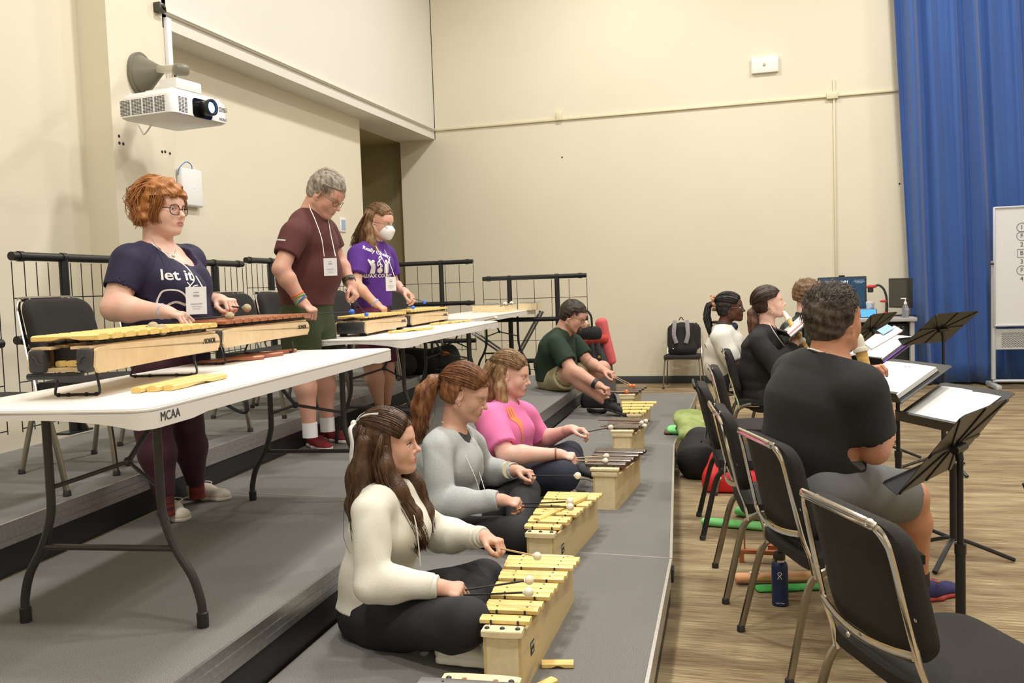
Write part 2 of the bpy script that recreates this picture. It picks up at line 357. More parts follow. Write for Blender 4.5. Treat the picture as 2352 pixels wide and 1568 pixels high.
# ---------------------------------------------------------------- band chairs
def make_chair(label, group, metal=CHROME, leg=STEEL, dull=False):
    t = thing('band_chair', label, 'chair', (0, 0, 0), 0, group)
    # seat: thin upholstered pad, front edge rolled
    bm = bmesh.new(); bmesh.ops.create_grid(bm, x_segments=12, y_segments=12, size=.5)
    top = [v for v in bm.verts]
    for v in bm.verts:
        x, y = v.co.x*2, v.co.y*2; k = (1-abs(x)**6)*(1-abs(y)**6)
        w = .235 - .018*(y < 0)*(-y); v.co = V((x*w*(1-.05*max(0, abs(y)-.8)/.2), y*.215*(1-.04*max(0, abs(x)-.8)/.2), .428 + .016*k - .012*max(0, y)**4 - .012*max(0, -y-.0)*(1-x*x)))
    r = bmesh.ops.extrude_face_region(bm, geom=bm.faces[:])
    for v in [g for g in r['geom'] if isinstance(g, bmesh.types.BMVert)]: v.co.z = .385
    bmesh.ops.recalc_face_normals(bm, faces=bm.faces[:])
    MB().bm(bm).build('seat', BLKF, t, auto=50)
    # back rest: curved pad
    def backp(u, v_, off):          # u -1..1 across, v 0..1 up
        z = .475 + .345*v_; y = -.225 - .075*v_ - off
        return V((u, y + .030*(u/.22)**2, z))
    poly = rrect(.44, .345, .075, 6); poly = [(x*(1.0+(-.5*y)*.12), y+.1725) for x, y in poly]
    m = MB(); n = len(poly); vs = []; rings = []
    for off, sc in ((-.042, .90), (-.036, .97), (-.018, 1), (.0, 1), (.008, .985)):
        rings.append([backp(x*sc, .5+((y-.1725)*sc)/.345, off) for x, y in poly])
    for rg in rings: vs += rg
    fs = []
    for i in range(len(rings)-1):
        for k in range(n): l = (k+1) % n; fs.append((i*n+k, i*n+l, (i+1)*n+l, (i+1)*n+k))
    for ri, off in ((0, -.044), (len(rings)-1, .008)):      # faces with inner grid rings
        base = ri*n; prev = list(range(base, base+n))
        for sc in (.7, .35):
            ids = []
            for x, y in poly: ids.append(len(vs)); vs.append(backp(x*sc*.93, .5+((y-.1725)*sc*.93)/.345, off))
            for k in range(n): l = (k+1) % n; fs.append((prev[k], prev[l], ids[l], ids[k]))
            prev = ids
        fs.append(tuple(prev))
    m.add(vs, fs); bm = bmesh.new(); me = bpy.data.meshes.new('x'); me.from_pydata([tuple(v) for v in m.v], [], m.f); bm.from_mesh(me); bmesh.ops.recalc_face_normals(bm, faces=bm.faces[:])
    MB().bm(bm).build('backrest', BLKF, t, auto=60)
    # frame: flattened tube round the back and down as the rear legs
    Lw = .218
    pts = [(-.225, -.20, .36), (-.222, -.212, .43), (-.218, -.235, .50), (-.212, -.262, .62)]
    arcp = [(-.206, -.288, .745), (-.198, -.297, .785), (-.176, -.303, .812), (-.145, -.306, .82)]
    half = pts+arcp; full = half + [(-x, y, z) for x, y, z in half[::-1]]
    full = [(x, y-.012+.030*(x/.22)**2-.03+.016, z) for x, y, z in full]
    MB().tube(smoothpath(full, 4), .01, 8, flat=(.007, .0125), up=(0, -1, .2)).build('back_frame', metal, t)
    lo = [(-.21+.42*i/8, -.246-.02*(1-((i-4)/4)**2)+.004, .515-.022*(1-((i-4)/4)**2)) for i in range(9)]
    m = MB().tube(lo, .01, 6, flat=(.005, .013), up=(0, -1, 0))
    m.build('back_crossbar', metal, t)
    for x, z in ((-.13, .815), (.13, .815), (-.205, .60), (.205, .60), (0, .492)):
        MB().sphere((x, -.272-.032*(z > .7)+.028*(abs(x)/.22)**2-.012*(z < .5)+.018*(abs(z-.6) < .01), z), (.008, .005, .008), 6).build('screw', metal, t)
    for s in (-1, 1):
        MB().tube(smoothpath([(s*.226, -.10, .395), (s*.226, -.17, .375), (s*.226, -.215, .33), (s*.236, -.255, .18), (s*.247, -.295, .014)], 4), .01, 8, flat=(.0095, .0145), up=(1, 0, 0)).build('leg', leg, t)
        MB().tube(smoothpath([(s*.215, .02, .385), (s*.218, .13, .378), (s*.221, .165, .34), (s*.235, .20, .14), (s*.242, .215, .014)], 4), .01, 8, flat=(.0095, .0145), up=(1, 0, 0)).build('leg', leg, t)
        for y, x in ((-.297, .247), (.216, .242)): MB().lathe([(.015, 0), (.017, .003), (.0155, .022), (.014, .024)], (s*x, y, 0), n=12).build('foot_cap', BLKP, t)
        MB().tube([(s*.20, -.17, .378), (s*.20, .17, .378)], .009, 8).build('seat_rail', metal, t)
    MB().tube([(-.20, .14, .376), (.20, .14, .376)], .009, 8).build('seat_crossbar', metal, t)
    return t
def place(base, first, x, y, z, f, label, group):
    a = math.radians(f)-PI/2
    if first: base.location = (x, y, z); base.rotation_euler = (0, 0, a); base['label'] = label; base['group'] = group; return base
    return dup(base, (x, y, z), a, label, group)
G1 = 'black padded chairs of the recorder players'; G2 = 'black padded chairs on the top riser'
ch = make_chair('x', G1)
place(ch, True, .436, 2.49, 0, 24.8, 'empty black padded chrome chair nearest the camera at bottom right', G1)
place(ch, 0, .235, 3.483, 0, 20.8, 'black padded chrome chair the man in the black shirt sits on', G1)
place(ch, 0, .055, 4.20, 0, 8.3, 'empty black padded chair just beyond the black shirt man', G1)
place(ch, 0, -.09, 6.18, 0, 6, 'empty black padded chair behind the one with black legs', G1)
place(ch, 0, -.07, 7.62, 0, 4, 'black padded chair under the woman in the black cardigan', G1)
place(ch, 0, -.25, 8.40, 0, 2, 'black padded chair under the woman in the white shirt', G1)
place(ch, 0, .17, 8.55, 0, -20, 'black padded chair under the man in the plaid shirt', G1)
chb = make_chair('x', G1, BLK, BLK)
place(chb, True, -.10, 5.15, 0, 6.5, 'black padded chair with black painted legs beside the lowest riser', G1)
place(ch, 0, -1.105, 11.96, 0, -90, 'black padded chair against the back wall holding a backpack', G1)
for x, y, a, lab in [(-3.02, 2.78, 0, 'black chair on the top riser cut by the left edge of the picture'), (-3.11, 3.65, 2, 'black chair on the top riser behind the nearest yellow xylophone'), (-3.16, 4.38, 2, 'black chair on the top riser behind the curly haired woman'),
                     (-3.25, 5.38, 2, 'left one of two black chairs between the navy and maroon shirts'), (-3.30, 5.98, 2, 'right one of two black chairs between the navy and maroon shirts'),
                     (-3.38, 7.12, 2, 'black chair on the top riser behind the maroon shirt man'), (-3.42, 7.70, 2, 'black chair on the top riser between the maroon and purple shirts'), (-3.62, 8.95, 0, 'black chair on the top riser behind the purple shirt woman')]:
    place(ch, 0, x, y, .6, a, lab, G2)
# ---------------------------------------------------------------- folding tables
def table(x, y, rz, L, Wd, ztop, zf, label, writing=None, legs=.80):
    t = thing('folding_table', label, 'table', (x, y, zf), rz, 'white folding tables'); h = ztop-zf
    m = MB(); poly = rrect(Wd, L, .06, 6); inn = [(px*.985, py*.995) for px, py in poly]
    m.prism(poly, h-.012, h-.004, smooth=True).prism(inn, h-.004, h, smooth=True)
    vs = []; fs = []; n = len(poly); out = []
    import bisect
    dense = []
    for i in range(n):
        a = V(poly[i]); b = V(poly[(i+1) % n]); k = 24 if (b-a).length > .4 else 1
        for j in range(k): dense.append(a.lerp(b, j/k))
    n = len(dense)
    def dep(p):
        if abs(p.y) > L/2-.005: return .055 - .028*max(0, math.cos(p.x/(Wd/2-.05)*PI/2))**.7 if abs(p.x) < Wd/2-.06 else .055
        if abs(abs(p.y)-.0) < L*.36: return .05
        return .058
    for p in dense:
        q = p*.955 if 0 else V((p.x*(1-.05/Wd*2*.3), p.y*(1-.05/L*2*.3)))
        vs += [(p.x, p.y, h-.008), (p.x, p.y, h-dep(p)), (q.x, q.y, h-dep(p)), (q.x, q.y, h-.008)]
    for i in range(n):
        j = (i+1) % n
        for k in range(3): fs.append((i*4+k, j*4+k, j*4+k+1, i*4+k+1))
    m.add(vs, fs, False); m.build('tabletop', TABLE, t)
    def leg(s, e, r=.0135):
        y0 = s*legs
        pts = [(e*.185, y0, h-.03), (e*.185, y0, h*.62), (e*.19, y0, h*.48), (e*.225, y0, h*.34), (e*.275, y0, h*.22), (e*.298, y0, h*.11), (e*.30, y0, .03)]
        MB().tube(smoothpath(pts, 5), r, 10).build('leg', TBLEG, t)
        MB().lathe([(.0175, 0), (.018, .045), (.0145, .048)], (e*.30, y0, 0), n=12).build('foot_cap', BLKP, t)
    for s in (-1, 1):
        for e in (-1, 1): leg(s, e)
        MB().tube([(-.225, s*legs, h*.34), (.225, s*legs, h*.34)], .010, 8).build('leg_crossbar', TBLEG, t)
        MB().tube([(-.24, s*legs, h-.03), (.24, s*legs, h-.03)], .012, 8).build('hinge_bar', TBLEG, t)
        MB().tube([(-.185, s*legs, h*.60), (0, s*(legs-.13), h*.68), (.185, s*legs, h*.60)], .007, 6).tube([(0, s*(legs-.13), h*.68), (0, s*(legs-.42), h-.035)], .009, 8).sphere((0, s*(legs-.13), h*.68), .016, 6).build('brace', TBLEG, t)
    for e in (-1, 1): MB().box((e*(Wd/2-.05), 0, h-.035), (.02, L*.80, .03)).build('side_rail', TBLEG, t)
    if writing:
        text(writing[0], .036, (Wd/2+.001, writing[1], h-.031), (0, 1, 0), (0, 0, 1), .0006).build('lettering', mat('marker_ink', (.05, .05, .06), .5), t)
    return t
table(-2.06, 3.07, math.radians(6.5), 2.23, .70, 1.11, .4, 'nearest long white folding table with a name handwritten on its edge', ('MCAA', -1.00))
table(-2.52, 6.18, math.radians(3.0), 2.40, .70, 1.11, .4, 'middle white folding table in front of the maroon and purple shirts', legs=.78)
table(-2.88, 8.80, math.radians(2.0), 2.74, .70, 1.135, .4, 'farthest white folding table holding three small glockenspiels', legs=.95)
# ---------------------------------------------------------------- table xylophones
def bar_mesh(w, l, th, arch=True):
    """bar along x, width along y"""
    m = MB(); n = 14; vs = []
    prof = [(-w/2, .15*th), (-w/2, .75*th), (-w*.32, th), (w*.32, th), (w/2, .75*th), (w/2, .15*th), (w*.4, 0), (-w*.4, 0)]
    for i in range(n+1):
        x = -l/2 + l*i/n; lift = th*.5*max(0, 1-(abs(x)/(l*.2))**2) if arch else 0
        for y, z in prof: vs.append((x, y, max(z, lift) if z < th*.3 else z))
    k = len(prof); fs = [(i*k+a, i*k+(a+1) % k, (i+1)*k+(a+1) % k, (i+1)*k+a) for i in range(n) for a in range(k)] + [tuple(range(k))[::-1], tuple(n*k+a for a in range(k))]
    return m.add(vs, fs)
INK = mat('black_ink', (.015, .015, .018), .5)
def logo(c, right, up, size, word, t, sub=True):
    c = V(c); r = V(right).normalized(); u = V(up).normalized()
    m = text(word, size, c + r*size*.4, r, u, .0005, .012*size*2)
    nrm = r.cross(u)
    for dx, dy in ((-1.75, .18), (-2.0, -.22)):       # the flag-like note mark before the word
        p = c + r*size*(dx+.1) + u*size*dy + nrm*.0006
        m.add([p + (r*a + u*b)*size for a, b in ((-.14, -.12), (.10, -.12), (.16, .12), (-.08, .12))], [(0, 1, 2, 3)], False)
    p = c + r*size*(-1.62) + nrm*.0006; m.add([p+(r*a+u*b)*size for a, b in ((-.05, -.05), (.02, -.05), (.16, .42), (.09, .42))], [(0, 1, 2, 3)], False)
    m.build('lettering', INK, t)
def table_xylo(x, y, z, rz, L, w0, w1, label, bmat, nb, h=.080, stand=.075, b0=.36, b1=.20, openend=True, sx=.0):
    """local +Y runs from the wide low end (towards the camera) to the narrow end; +X side is the front"""
    t = thing('table_xylophone', label, 'xylophone', (x, y, z), rz, 'xylophones on the tables'); z0 = stand
    for s in (-1, 1):                                    # side panels with rounded ends
        d = V((s*(w1-w0)/2, L, 0)).normalized(); R = Mx((d, V((0, 0, 1)), d.cross(V((0, 0, 1))))).transposed()
        LL = V((w1-w0, 2*L, 0)).length/2
        p = [(0.02, 0), (LL-.03, .012)] + arc(LL-.035, .045, .033, -80, 0, 4) + [(LL-.002, h-.045)] + arc(LL-.035, h-.040, .033, 0, 80, 4) + [(.09, h), (.03, h-.004)] + arc(.02, h-.02, .014, 80, 180, 3)+[(-.002, .02)]
        MB().prism(p, -.006, .006, R, (s*w0/2, 0, z0)).build('side_panel', BIRCH, t)
    CAP = mat('dark_grey_cap', (.035, .035, .037), .5)
    MB().prism([(-w0/2, .01), (w0/2, .01), (w1/2, L-.01), (-w1/2, L-.01)], z0+.006, z0+.018).build('bottom_board', BIRCH, t)
    MB().prism([(-w0/2+.01, .0), (-w0/2+.07, .0), (-w1/2+.03, L-.01), (-w1/2+.008, L-.01)], z0+h-.006, z0+h+.002).prism([(w0/2-.01, .0), (w0/2-.07, .0), (w1/2-.03, L-.01), (w1/2-.008, L-.01)], z0+h-.006, z0+h+.002).build('rim', BIRCH, t)
    for s in (-1, 1):
        if openend:
            m = MB().box((s*(w0/2-.026), .012, z0+h/2), (.05, .05, h-.008), bev=.012); m.build('end_cap', CAP, t)
            MB().tube(smoothpath([(s*(w0/2-.046), -.014, z0+.03), (s*(w0/2-.038), -.018, z0+.034), (s*(w0/2-.03), -.018, z0+.05), (s*(w0/2-.02), -.014, z0+.055)]), .0022, 6).build('hook', CAP, t)
    if not openend:
        MB().box((0, .012, z0+h/2), (w0-.012, .05, h-.006), bev=.014).tube([(-w0*.36, -.015, z0+.045), (-w0*.3, -.016, z0+.028), (w0*.3, -.016, z0+.028), (w0*.4, -.015, z0+.05)], .003, 6).build('end_cap', CAP, t)
    else:
        MB().tube([(-w0/2+.0, -.01, z0-.004), (w0/2-.03, -.012, z0-.004)], .010, 8).build('front_bar', BLK, t)
        MB().box((0, .06, z0+h/2), (w0-.09, .01, h*.9)).build('back_board', BLKP, t)
    gaps = {}; ys = []
    for i in range(nb): ys.append(.055 + (L-.12)*(i/(nb-1))**.98)
    bw = (L-.12)/(nb-1)*.90
    for i, yy in enumerate(ys):
        k = i/(nb-1); l = b0+(b1-b0)*k
        o = bar_mesh(bw, l, .018).build('bar', bmat, t); o.location = (sx*(1-k), yy, z0+h+.018 + (.006 if i % 3 == 0 else 0)*0)
    for s in (-1, 1):
        m = MB().tube([(s*w0*.30, .03, z0+h+.008), (s*w1*.30, L-.04, z0+h+.008)], .005, 6)
        m.build('felt_rail', BLKP, t)
        for i in range(nb): 
            k = (i+.5)/nb; MB().tube([(s*(w0*.30+(w1-w0)*.30*k), .03+(L-.07)*k, z0+h-.005), (s*(w0*.30+(w1-w0)*.30*k), .03+(L-.07)*k, z0+h+.026)], .0025, 5).build('pin', BLKP, t)
    if stand > .03:
        for yy, w in ((.085, w0*.72), (L-.17, w1*.95)):
            yo = .03 if yy < L/2 else .10
            p = smoothpath([(-w*.40, yy, z0+.004), (-w*.47, yy-yo*.2, z0*.45), (-w*.49, yy-yo*.3, .015), (-w*.44, yy-yo*.35, .006), (0, yy-yo*.35, .006), (w*.44, yy-yo*.35, .006), (w*.49, yy-yo*.3, .015), (w*.47, yy-yo*.2, z0*.45), (w*.40, yy, z0+.004)], 3)
            m = MB().tube(p, .0042, 8)
            for e in (-.42, -.2, .2, .42): m.tube([(w*e-.004, yy-yo*.35, .006), (w*e+.004, yy-yo*.35, .006)], .0062, 8)
            m.build('wire_stand', BLK, t)
    else:
        for yy, w in ((.06, w0*.7), (L-.1, w1*.8)):
            for s in (-1, 1): MB().box((s*w/2, yy, z0/2+.001), (.045, .03, z0+.004)).build('foot', BLKP, t)
    R = Mx.Rotation(math.atan2((w1-w0)/2, L), 3, 'Z')
    d = V(((w1-w0)/2, L, 0)).normalized()
    logo(V((w1/2, L, z0+h*.60)) - d*.10 + V((d.y, -d.x, 0))*.0068, d, (0, 0, 1), .026, 'SONOR', t)
    m = text('Meisterklasse', .008, V((w1/2, L, z0+h*.40)) - d*.09 + V((d.y, -d.x, 0))*.0068, d, (0, 0, 1), .0004)
    return t
table_xylo(-2.03, 2.20, 1.11, math.radians(12), .86, .20, .27, 'yellow barred xylophone on wire stands, nearest one on the tables', YBAR, 11, b0=.21, b1=.29)
tx2 = table_xylo(-2.29, 3.25, 1.11, math.radians(8), .90, .20, .27, 'reddish brown rosewood barred xylophone on the nearest table', RBAR, 11, b0=.22, b1=.30)
table_xylo(-2.62, 5.33, 1.11, math.radians(7), .90, .20, .25, 'yellow barred xylophone in front of the maroon shirt man', YBAR, 13, stand=.016, h=.082, b0=.19, b1=.27, openend=False)
table_xylo(-2.78, 6.50, 1.11, math.radians(4), .95, .20, .25, 'yellow barred xylophone in front of the purple shirt woman', YBAR, 13, stand=.016, h=.082, b0=.19, b1=.27, openend=False)
def loose(x, y, z, rz, l, w, m, label, group, tilt=0):
    o = bar_mesh(w, l, .018).build('xylophone_bar', m); o.location = (x, y, z); o.rotation_euler = (0, tilt, rz)
    tag(o, label, 'xylophone bar', group); return o
G = 'spare yellow bars lying on the nearest table'
for i, (dx, lab) in enumerate(((-.055, 'rearmost of three yellow bars lying together on the nearest table'), (-.018, 'middle one of three yellow bars lying together on the nearest table'), (.022, 'front one of three yellow bars on the nearest table, closest to the edge'))):
    loose(-1.862+dx, 2.545+.02*i, 1.111, math.radians(97), .40-.02*i, .034, YBAR, lab, G)
G = 'spare brown rosewood bars on the nearest table'
loose(-2.28, 3.46, 1.111, math.radians(62), .30, .035, RBAR, 'shortest of the loose rosewood bars, nearest the camera', G)
loose(-2.28, 3.62, 1.111, math.radians(75), .36, .035, RBAR, 'middle one of the loose rosewood bars', G)
loose(-2.32, 3.80, 1.111, math.radians(80), .42, .035, RBAR, 'longest loose rosewood bar, under the brown xylophone', G)
G = 'spare yellow bars on the middle table'
for k, (x, y) in enumerate(((-2.45, 5.78), (-2.42, 5.86), (-2.41, 5.97))):
    loose(x, y, 1.111, math.radians(80-6*k), .30, .032, YBAR, ('nearest', 'middle', 'farthest')[k]+' yellow bar lying in front of the maroon shirt man', G)
for k, (x, y) in enumerate(((-2.60, 6.93), (-2.56, 7.05), (-2.52, 7.20))):
    loose(x, y, 1.111, math.radians(88-4*k), .34, .032, YBAR, ('nearest', 'middle', 'farthest')[k]+' yellow bar lying in front of the purple shirt woman', G)
for k, dx in enumerate((-.05, -.01, .03)):
    loose(-2.03+dx, 2.30, 1.205, math.radians(102), .13, .034, YBAR, ('left', 'middle', 'right')[k]+' of the short yellow bars stored inside the open xylophone end', 'spare bars inside the nearest xylophone')
# ---------------------------------------------------------------- glockenspiels on the far table
def glock(x, y, rz, lab, L=.34, w0=.17, w1=.12, h=.07):
    t = thing('glockenspiel', lab, 'glockenspiel', (x, y, 1.135), rz, 'glockenspiels on the far table')
    MB().prism([(-w0/2, 0), (w0/2, 0), (w1/2, L), (-w1/2, L)], 0, h).build('box', PINEL, t)
    MB().box((0, -.006, h/2), (w0+.012, .012, h+.004)).build('end_board', PINEL, t)
    for i in range(11):
        k = i/10; o = MB().box((0, 0, 0), ((w0+(w1-w0)*k)*.95, .021, .006), bev=.002).build('bar', GBAR, t); o.location = (0, .02+(L-.04)*k, h+.012)
    return t
glock(-2.95, 9.15, math.radians(-5), 'left glockenspiel on the far table', .36, .20)
glock(-2.73, 8.98, math.radians(-6), 'middle glockenspiel on the far table with white mallets on top', .40, .18)
glock(-2.58, 9.55, math.radians(-6), 'right and smallest looking glockenspiel on the far table', .36, .14)
# ---------------------------------------------------------------- box xylophones on the lowest riser
def box_xylo(a, b, z, wa, wb, ha, hb, label, bmat, groups, kind='alto', ba=.15, bb=.28, print_=None, zb=.2):
    """a, b: floor points of the centre line at the near (narrow) and far (wide) end"""
    a = V((a[0], a[1], 0)); b = V((b[0], b[1], 0)); L = (b-a).length; rz = math.atan2((b-a).y, (b-a).x)-PI/2
    t = thing('box_xylophone', label, 'xylophone', (a.x, a.y, z), rz, 'box xylophones along the lowest riser')
    def wd(y): return wa+(wb-wa)*y/L
    def ht(y): return ha+(hb-ha)*y/L
    for s in (-1, 1):
        d = V((s*(wb-wa)/2, L, 0)).normalized(); nn = V((s*d.y, -s*d.x, 0)) if s > 0 else V((-d.y, d.x, 0))
        p0 = V((s*wa/2, 0, 0)); p1 = V((s*wb/2, L, 0)); i = -nn*.010
        vs = [p0, p1, p1+V((0, 0, hb)), p0+V((0, 0, ha)), p0+i, p1+i, p1+i+V((0, 0, hb)), p0+i+V((0, 0, ha))]
        m = MB(); q = [(0, 1, 2, 3), (4, 7, 6, 5), (0, 3, 7, 4), (1, 5, 6, 2), (3, 2, 6, 7), (0, 4, 5, 1)]
        m.add(vs, q if s > 0 else [f[::-1] for f in q], False); m.build('side_board', PINE, t)
    for y in (.006, L-.006):
        MB().box((0, y, ht(y)/2), (wd(y)-.02, .012, ht(y))).build('end_board', PINEL, t)
    MB().prism([(-wa/2+.012, .01), (wa/2-.012, .01), (wb/2-.012, L-.01), (-wb/2+.012, L-.01)], .004, .02).build('bottom_board', PINE, t)
    # top frame with end plates
    for y0, w, l in ((-.012, wa*1.06, .05), (L-.055, wb*1.04, .07)):
        zt = ht(max(0, y0))
        if kind == 'alto':
            yy = y0+l/2; o = -1 if y0 < 0 else 1
            poly = [(-w/2, -l/2*o), (w/2, -l/2*o)] + [(w/2*math.cos(q)*1.0, l/2*o*(1+.22*math.sin(q))) for q in [i*PI/10 for i in range(11)]]
            if o < 0: poly = poly[::-1]
            MB().prism(poly, 0, .016, None, (0, yy, zt+.002)).prism([(p[0]*.94, p[1]*.94) for p in poly], .016, .018, None, (0, yy, zt+.002)).build('end_plate', PINEL, t)
            for k in (-.38, 0, .38) if o < 0 else (-.40, .40):
                MB().sphere((w*k, yy+.004*o, zt+.021), (.008, .008, .005), 6).build('screw', BLKP, t)
            if o > 0:
                for k in (-.2, .2): MB().lathe([(.007, 0), (.007, .0012)], (w*k, yy+.006, zt+.0195), n=10).build('hole', mat('hole_brown', (.30, .14, .05), .7), t)
        else:
            MB().box((0, y0+l/2, zt+.035), (w*1.16, l, .016), bev=.004).box((0, y0+l/2, zt+.012), (w*1.04, l*.9, .026), bev=.003).build('end_plate', PINEL, t)
    # resonator opening edges (dark) and the arched tone openings
    MB().prism([(-wa/2+.014, .04), (wa/2-.014, .04), (wb/2-.014, L-.05), (-wb/2+.014, L-.05)], 0, .002, None, (0, 0, min(ha, hb)*.72)).build('resonator_board', mat('resonator', (.52, .27, .10), .6), t)
    tot = sum(groups)+.9*(len(groups)-1); pitch = (L-.14)/(tot-1+.01); pos = []; y = .062
    for gi, g in enumerate(groups):
        for k in range(g): pos.append(y); y += pitch
        y += pitch*.9
    zo = .022 if kind == 'alto' else .045
    for yy in pos:
        k = (yy-.05)/(L-.1); l = ba+(bb-ba)*k
        o = bar_mesh(pitch*.93, l, .017 if kind == 'alto' else .020, False).build('bar', bmat, t); o.location = (0, yy, ht(yy)+zo)
        for e in (-.28, .28):
            MB().lathe([(.0035, 0), (.0035, .0008)], (l*e, yy, ht(yy)+zo+(.0172 if kind == 'alto' else .0202)), n=8).build('bar_hole', INK, t)
    for s in (-1, 1):
        MB().tube([(s*wa*.34, .04, ha+zo-.006), (s*wb*.34, L-.05, hb+zo-.006)], .005, 6).build('cord_rail', BLKP, t)
        for yy in pos: 
            w = wd(yy)*.34; MB().tube([(s*w, yy-pitch*.52, ht(yy)), (s*w, yy-pitch*.52, ht(yy)+zo+.014)], .0032, 6).build('pin', BLKP, t)
    # wooden tone tubes seen through the gaps
    y = .062; 
    for gi, g in enumerate(groups[:-1]):
        y += g*pitch; c = y - .05*pitch; r = wd(c)*.33
        m = MB(); n = 12
        vs = [(r*math.cos(PI*i/n), c+pitch*.15-r*.0+r*.42*math.sin(PI*i/n)-.02, z_) for z_ in (ht(c)-.03, ht(c)+.012) for i in range(n+1)]
        m.add(vs, [(i, i+1, n+2+i, n+1+i) for i in range(n)]).build('tone_tube', mat('resonator', (.52, .27, .10), .6), t); y += pitch*.9
    if print_:
        d = V(((wb-wa)/2, L, 0)).normalized(); c = V((wa/2, 0, ha*.52)) + d*print_[0] + V((d.y, -d.x, 0))*.0012
        R_ = Mx((d, V((0, 0, 1)), V((d.y, -d.x, 0)))).transposed()
        m = MB(); m.mi = 0
        m.box(c + V((0, 0, .013)), (.045, .020, .0006), R_).box(c + V((0, 0, -.008)), (.045, .018, .0006), R_)
        m.build('maker_stamp', INK, t)
        m = text('STUDIO', .0125, c + V((0, 0, .013))+V((d.y, -d.x, 0))*.0006, d, (0, 0, 1), .0003); merge(m, text('49', .014, c + V((0, 0, -.008))+V((d.y, -d.x, 0))*.0006, d, (0, 0, 1), .0003)); m.build('lettering', PINEL, t)
    return t
AG = [1, 2, 3, 2, 3]
box_xylo((-.772, 2.47), (-.83, 3.27), .2, .115, .195, .175, .150, 'yellow barred box xylophone played by the girl in the white hoodie', YBAR, AG, print_=(.13,), ba=.150, bb=.275)
box_xylo((-.915, 3.50), (-.925, 4.30), .2, .115, .195, .175, .150, 'yellow barred box xylophone with a loose bar laid across it', YBAR, AG, print_=(.13,), ba=.150, bb=.275)
box_xylo((-.855, 4.66), (-.86, 5.32), .2, .125, .20, .180, .150, 'dark barred box xylophone in front of the pink shirt woman', DBAR, [1, 2, 1, 2], 'bass', .21, .30)
box_xylo((-.96, 5.92), (-.99, 6.50), .2, .125, .20, .175, .150, 'dark barred box xylophone just beyond the pink shirt woman', DBAR, [2, 1, 2], 'bass', .21, .30)
box_xylo((-1.035, 7.0), (-1.09, 7.72), .2, .11, .18, .15, .14, 'small yellow barred box xylophone beside the black trainer', YBAR, [1, 1, 1, 1], ba=.18, bb=.30)
box_xylo((-1.24, 7.98), (-1.29, 8.62), .2, .12, .18, .16, .14, 'dark barred box xylophone played by the green shirt man', DBAR, [1, 1, 1, 1], 'bass', .20, .30)
box_xylo((-.68, 1.30), (-.735, 2.16), .2, .125, .20, .185, .170, 'box xylophone with grey metal bars cut off by the bottom edge', GBAR, [4, 4, 3], ba=.16, bb=.29)
loose(-.905, 3.86, .398, math.radians(75), .46, .030, YBAR, 'yellow bar laid diagonally across the second box xylophone', 'stray yellow bars on the lowest riser')
loose(-.66, 2.69, .201, math.radians(12), .10, .034, YBAR, 'yellow bar end poking out beside the nearest box xylophone', 'stray yellow bars on the lowest riser')
loose(-.67, 2.53, .201, math.radians(60), .10, .034, YBAR, 'yellow bar tip on the riser at the very bottom edge', 'stray yellow bars on the lowest riser')
loose(-1.13, 5.86, .201, math.radians(-5), .14, .034, YBAR, 'yellow bar on the riser left of the dark box xylophone', 'stray yellow bars on the lowest riser')

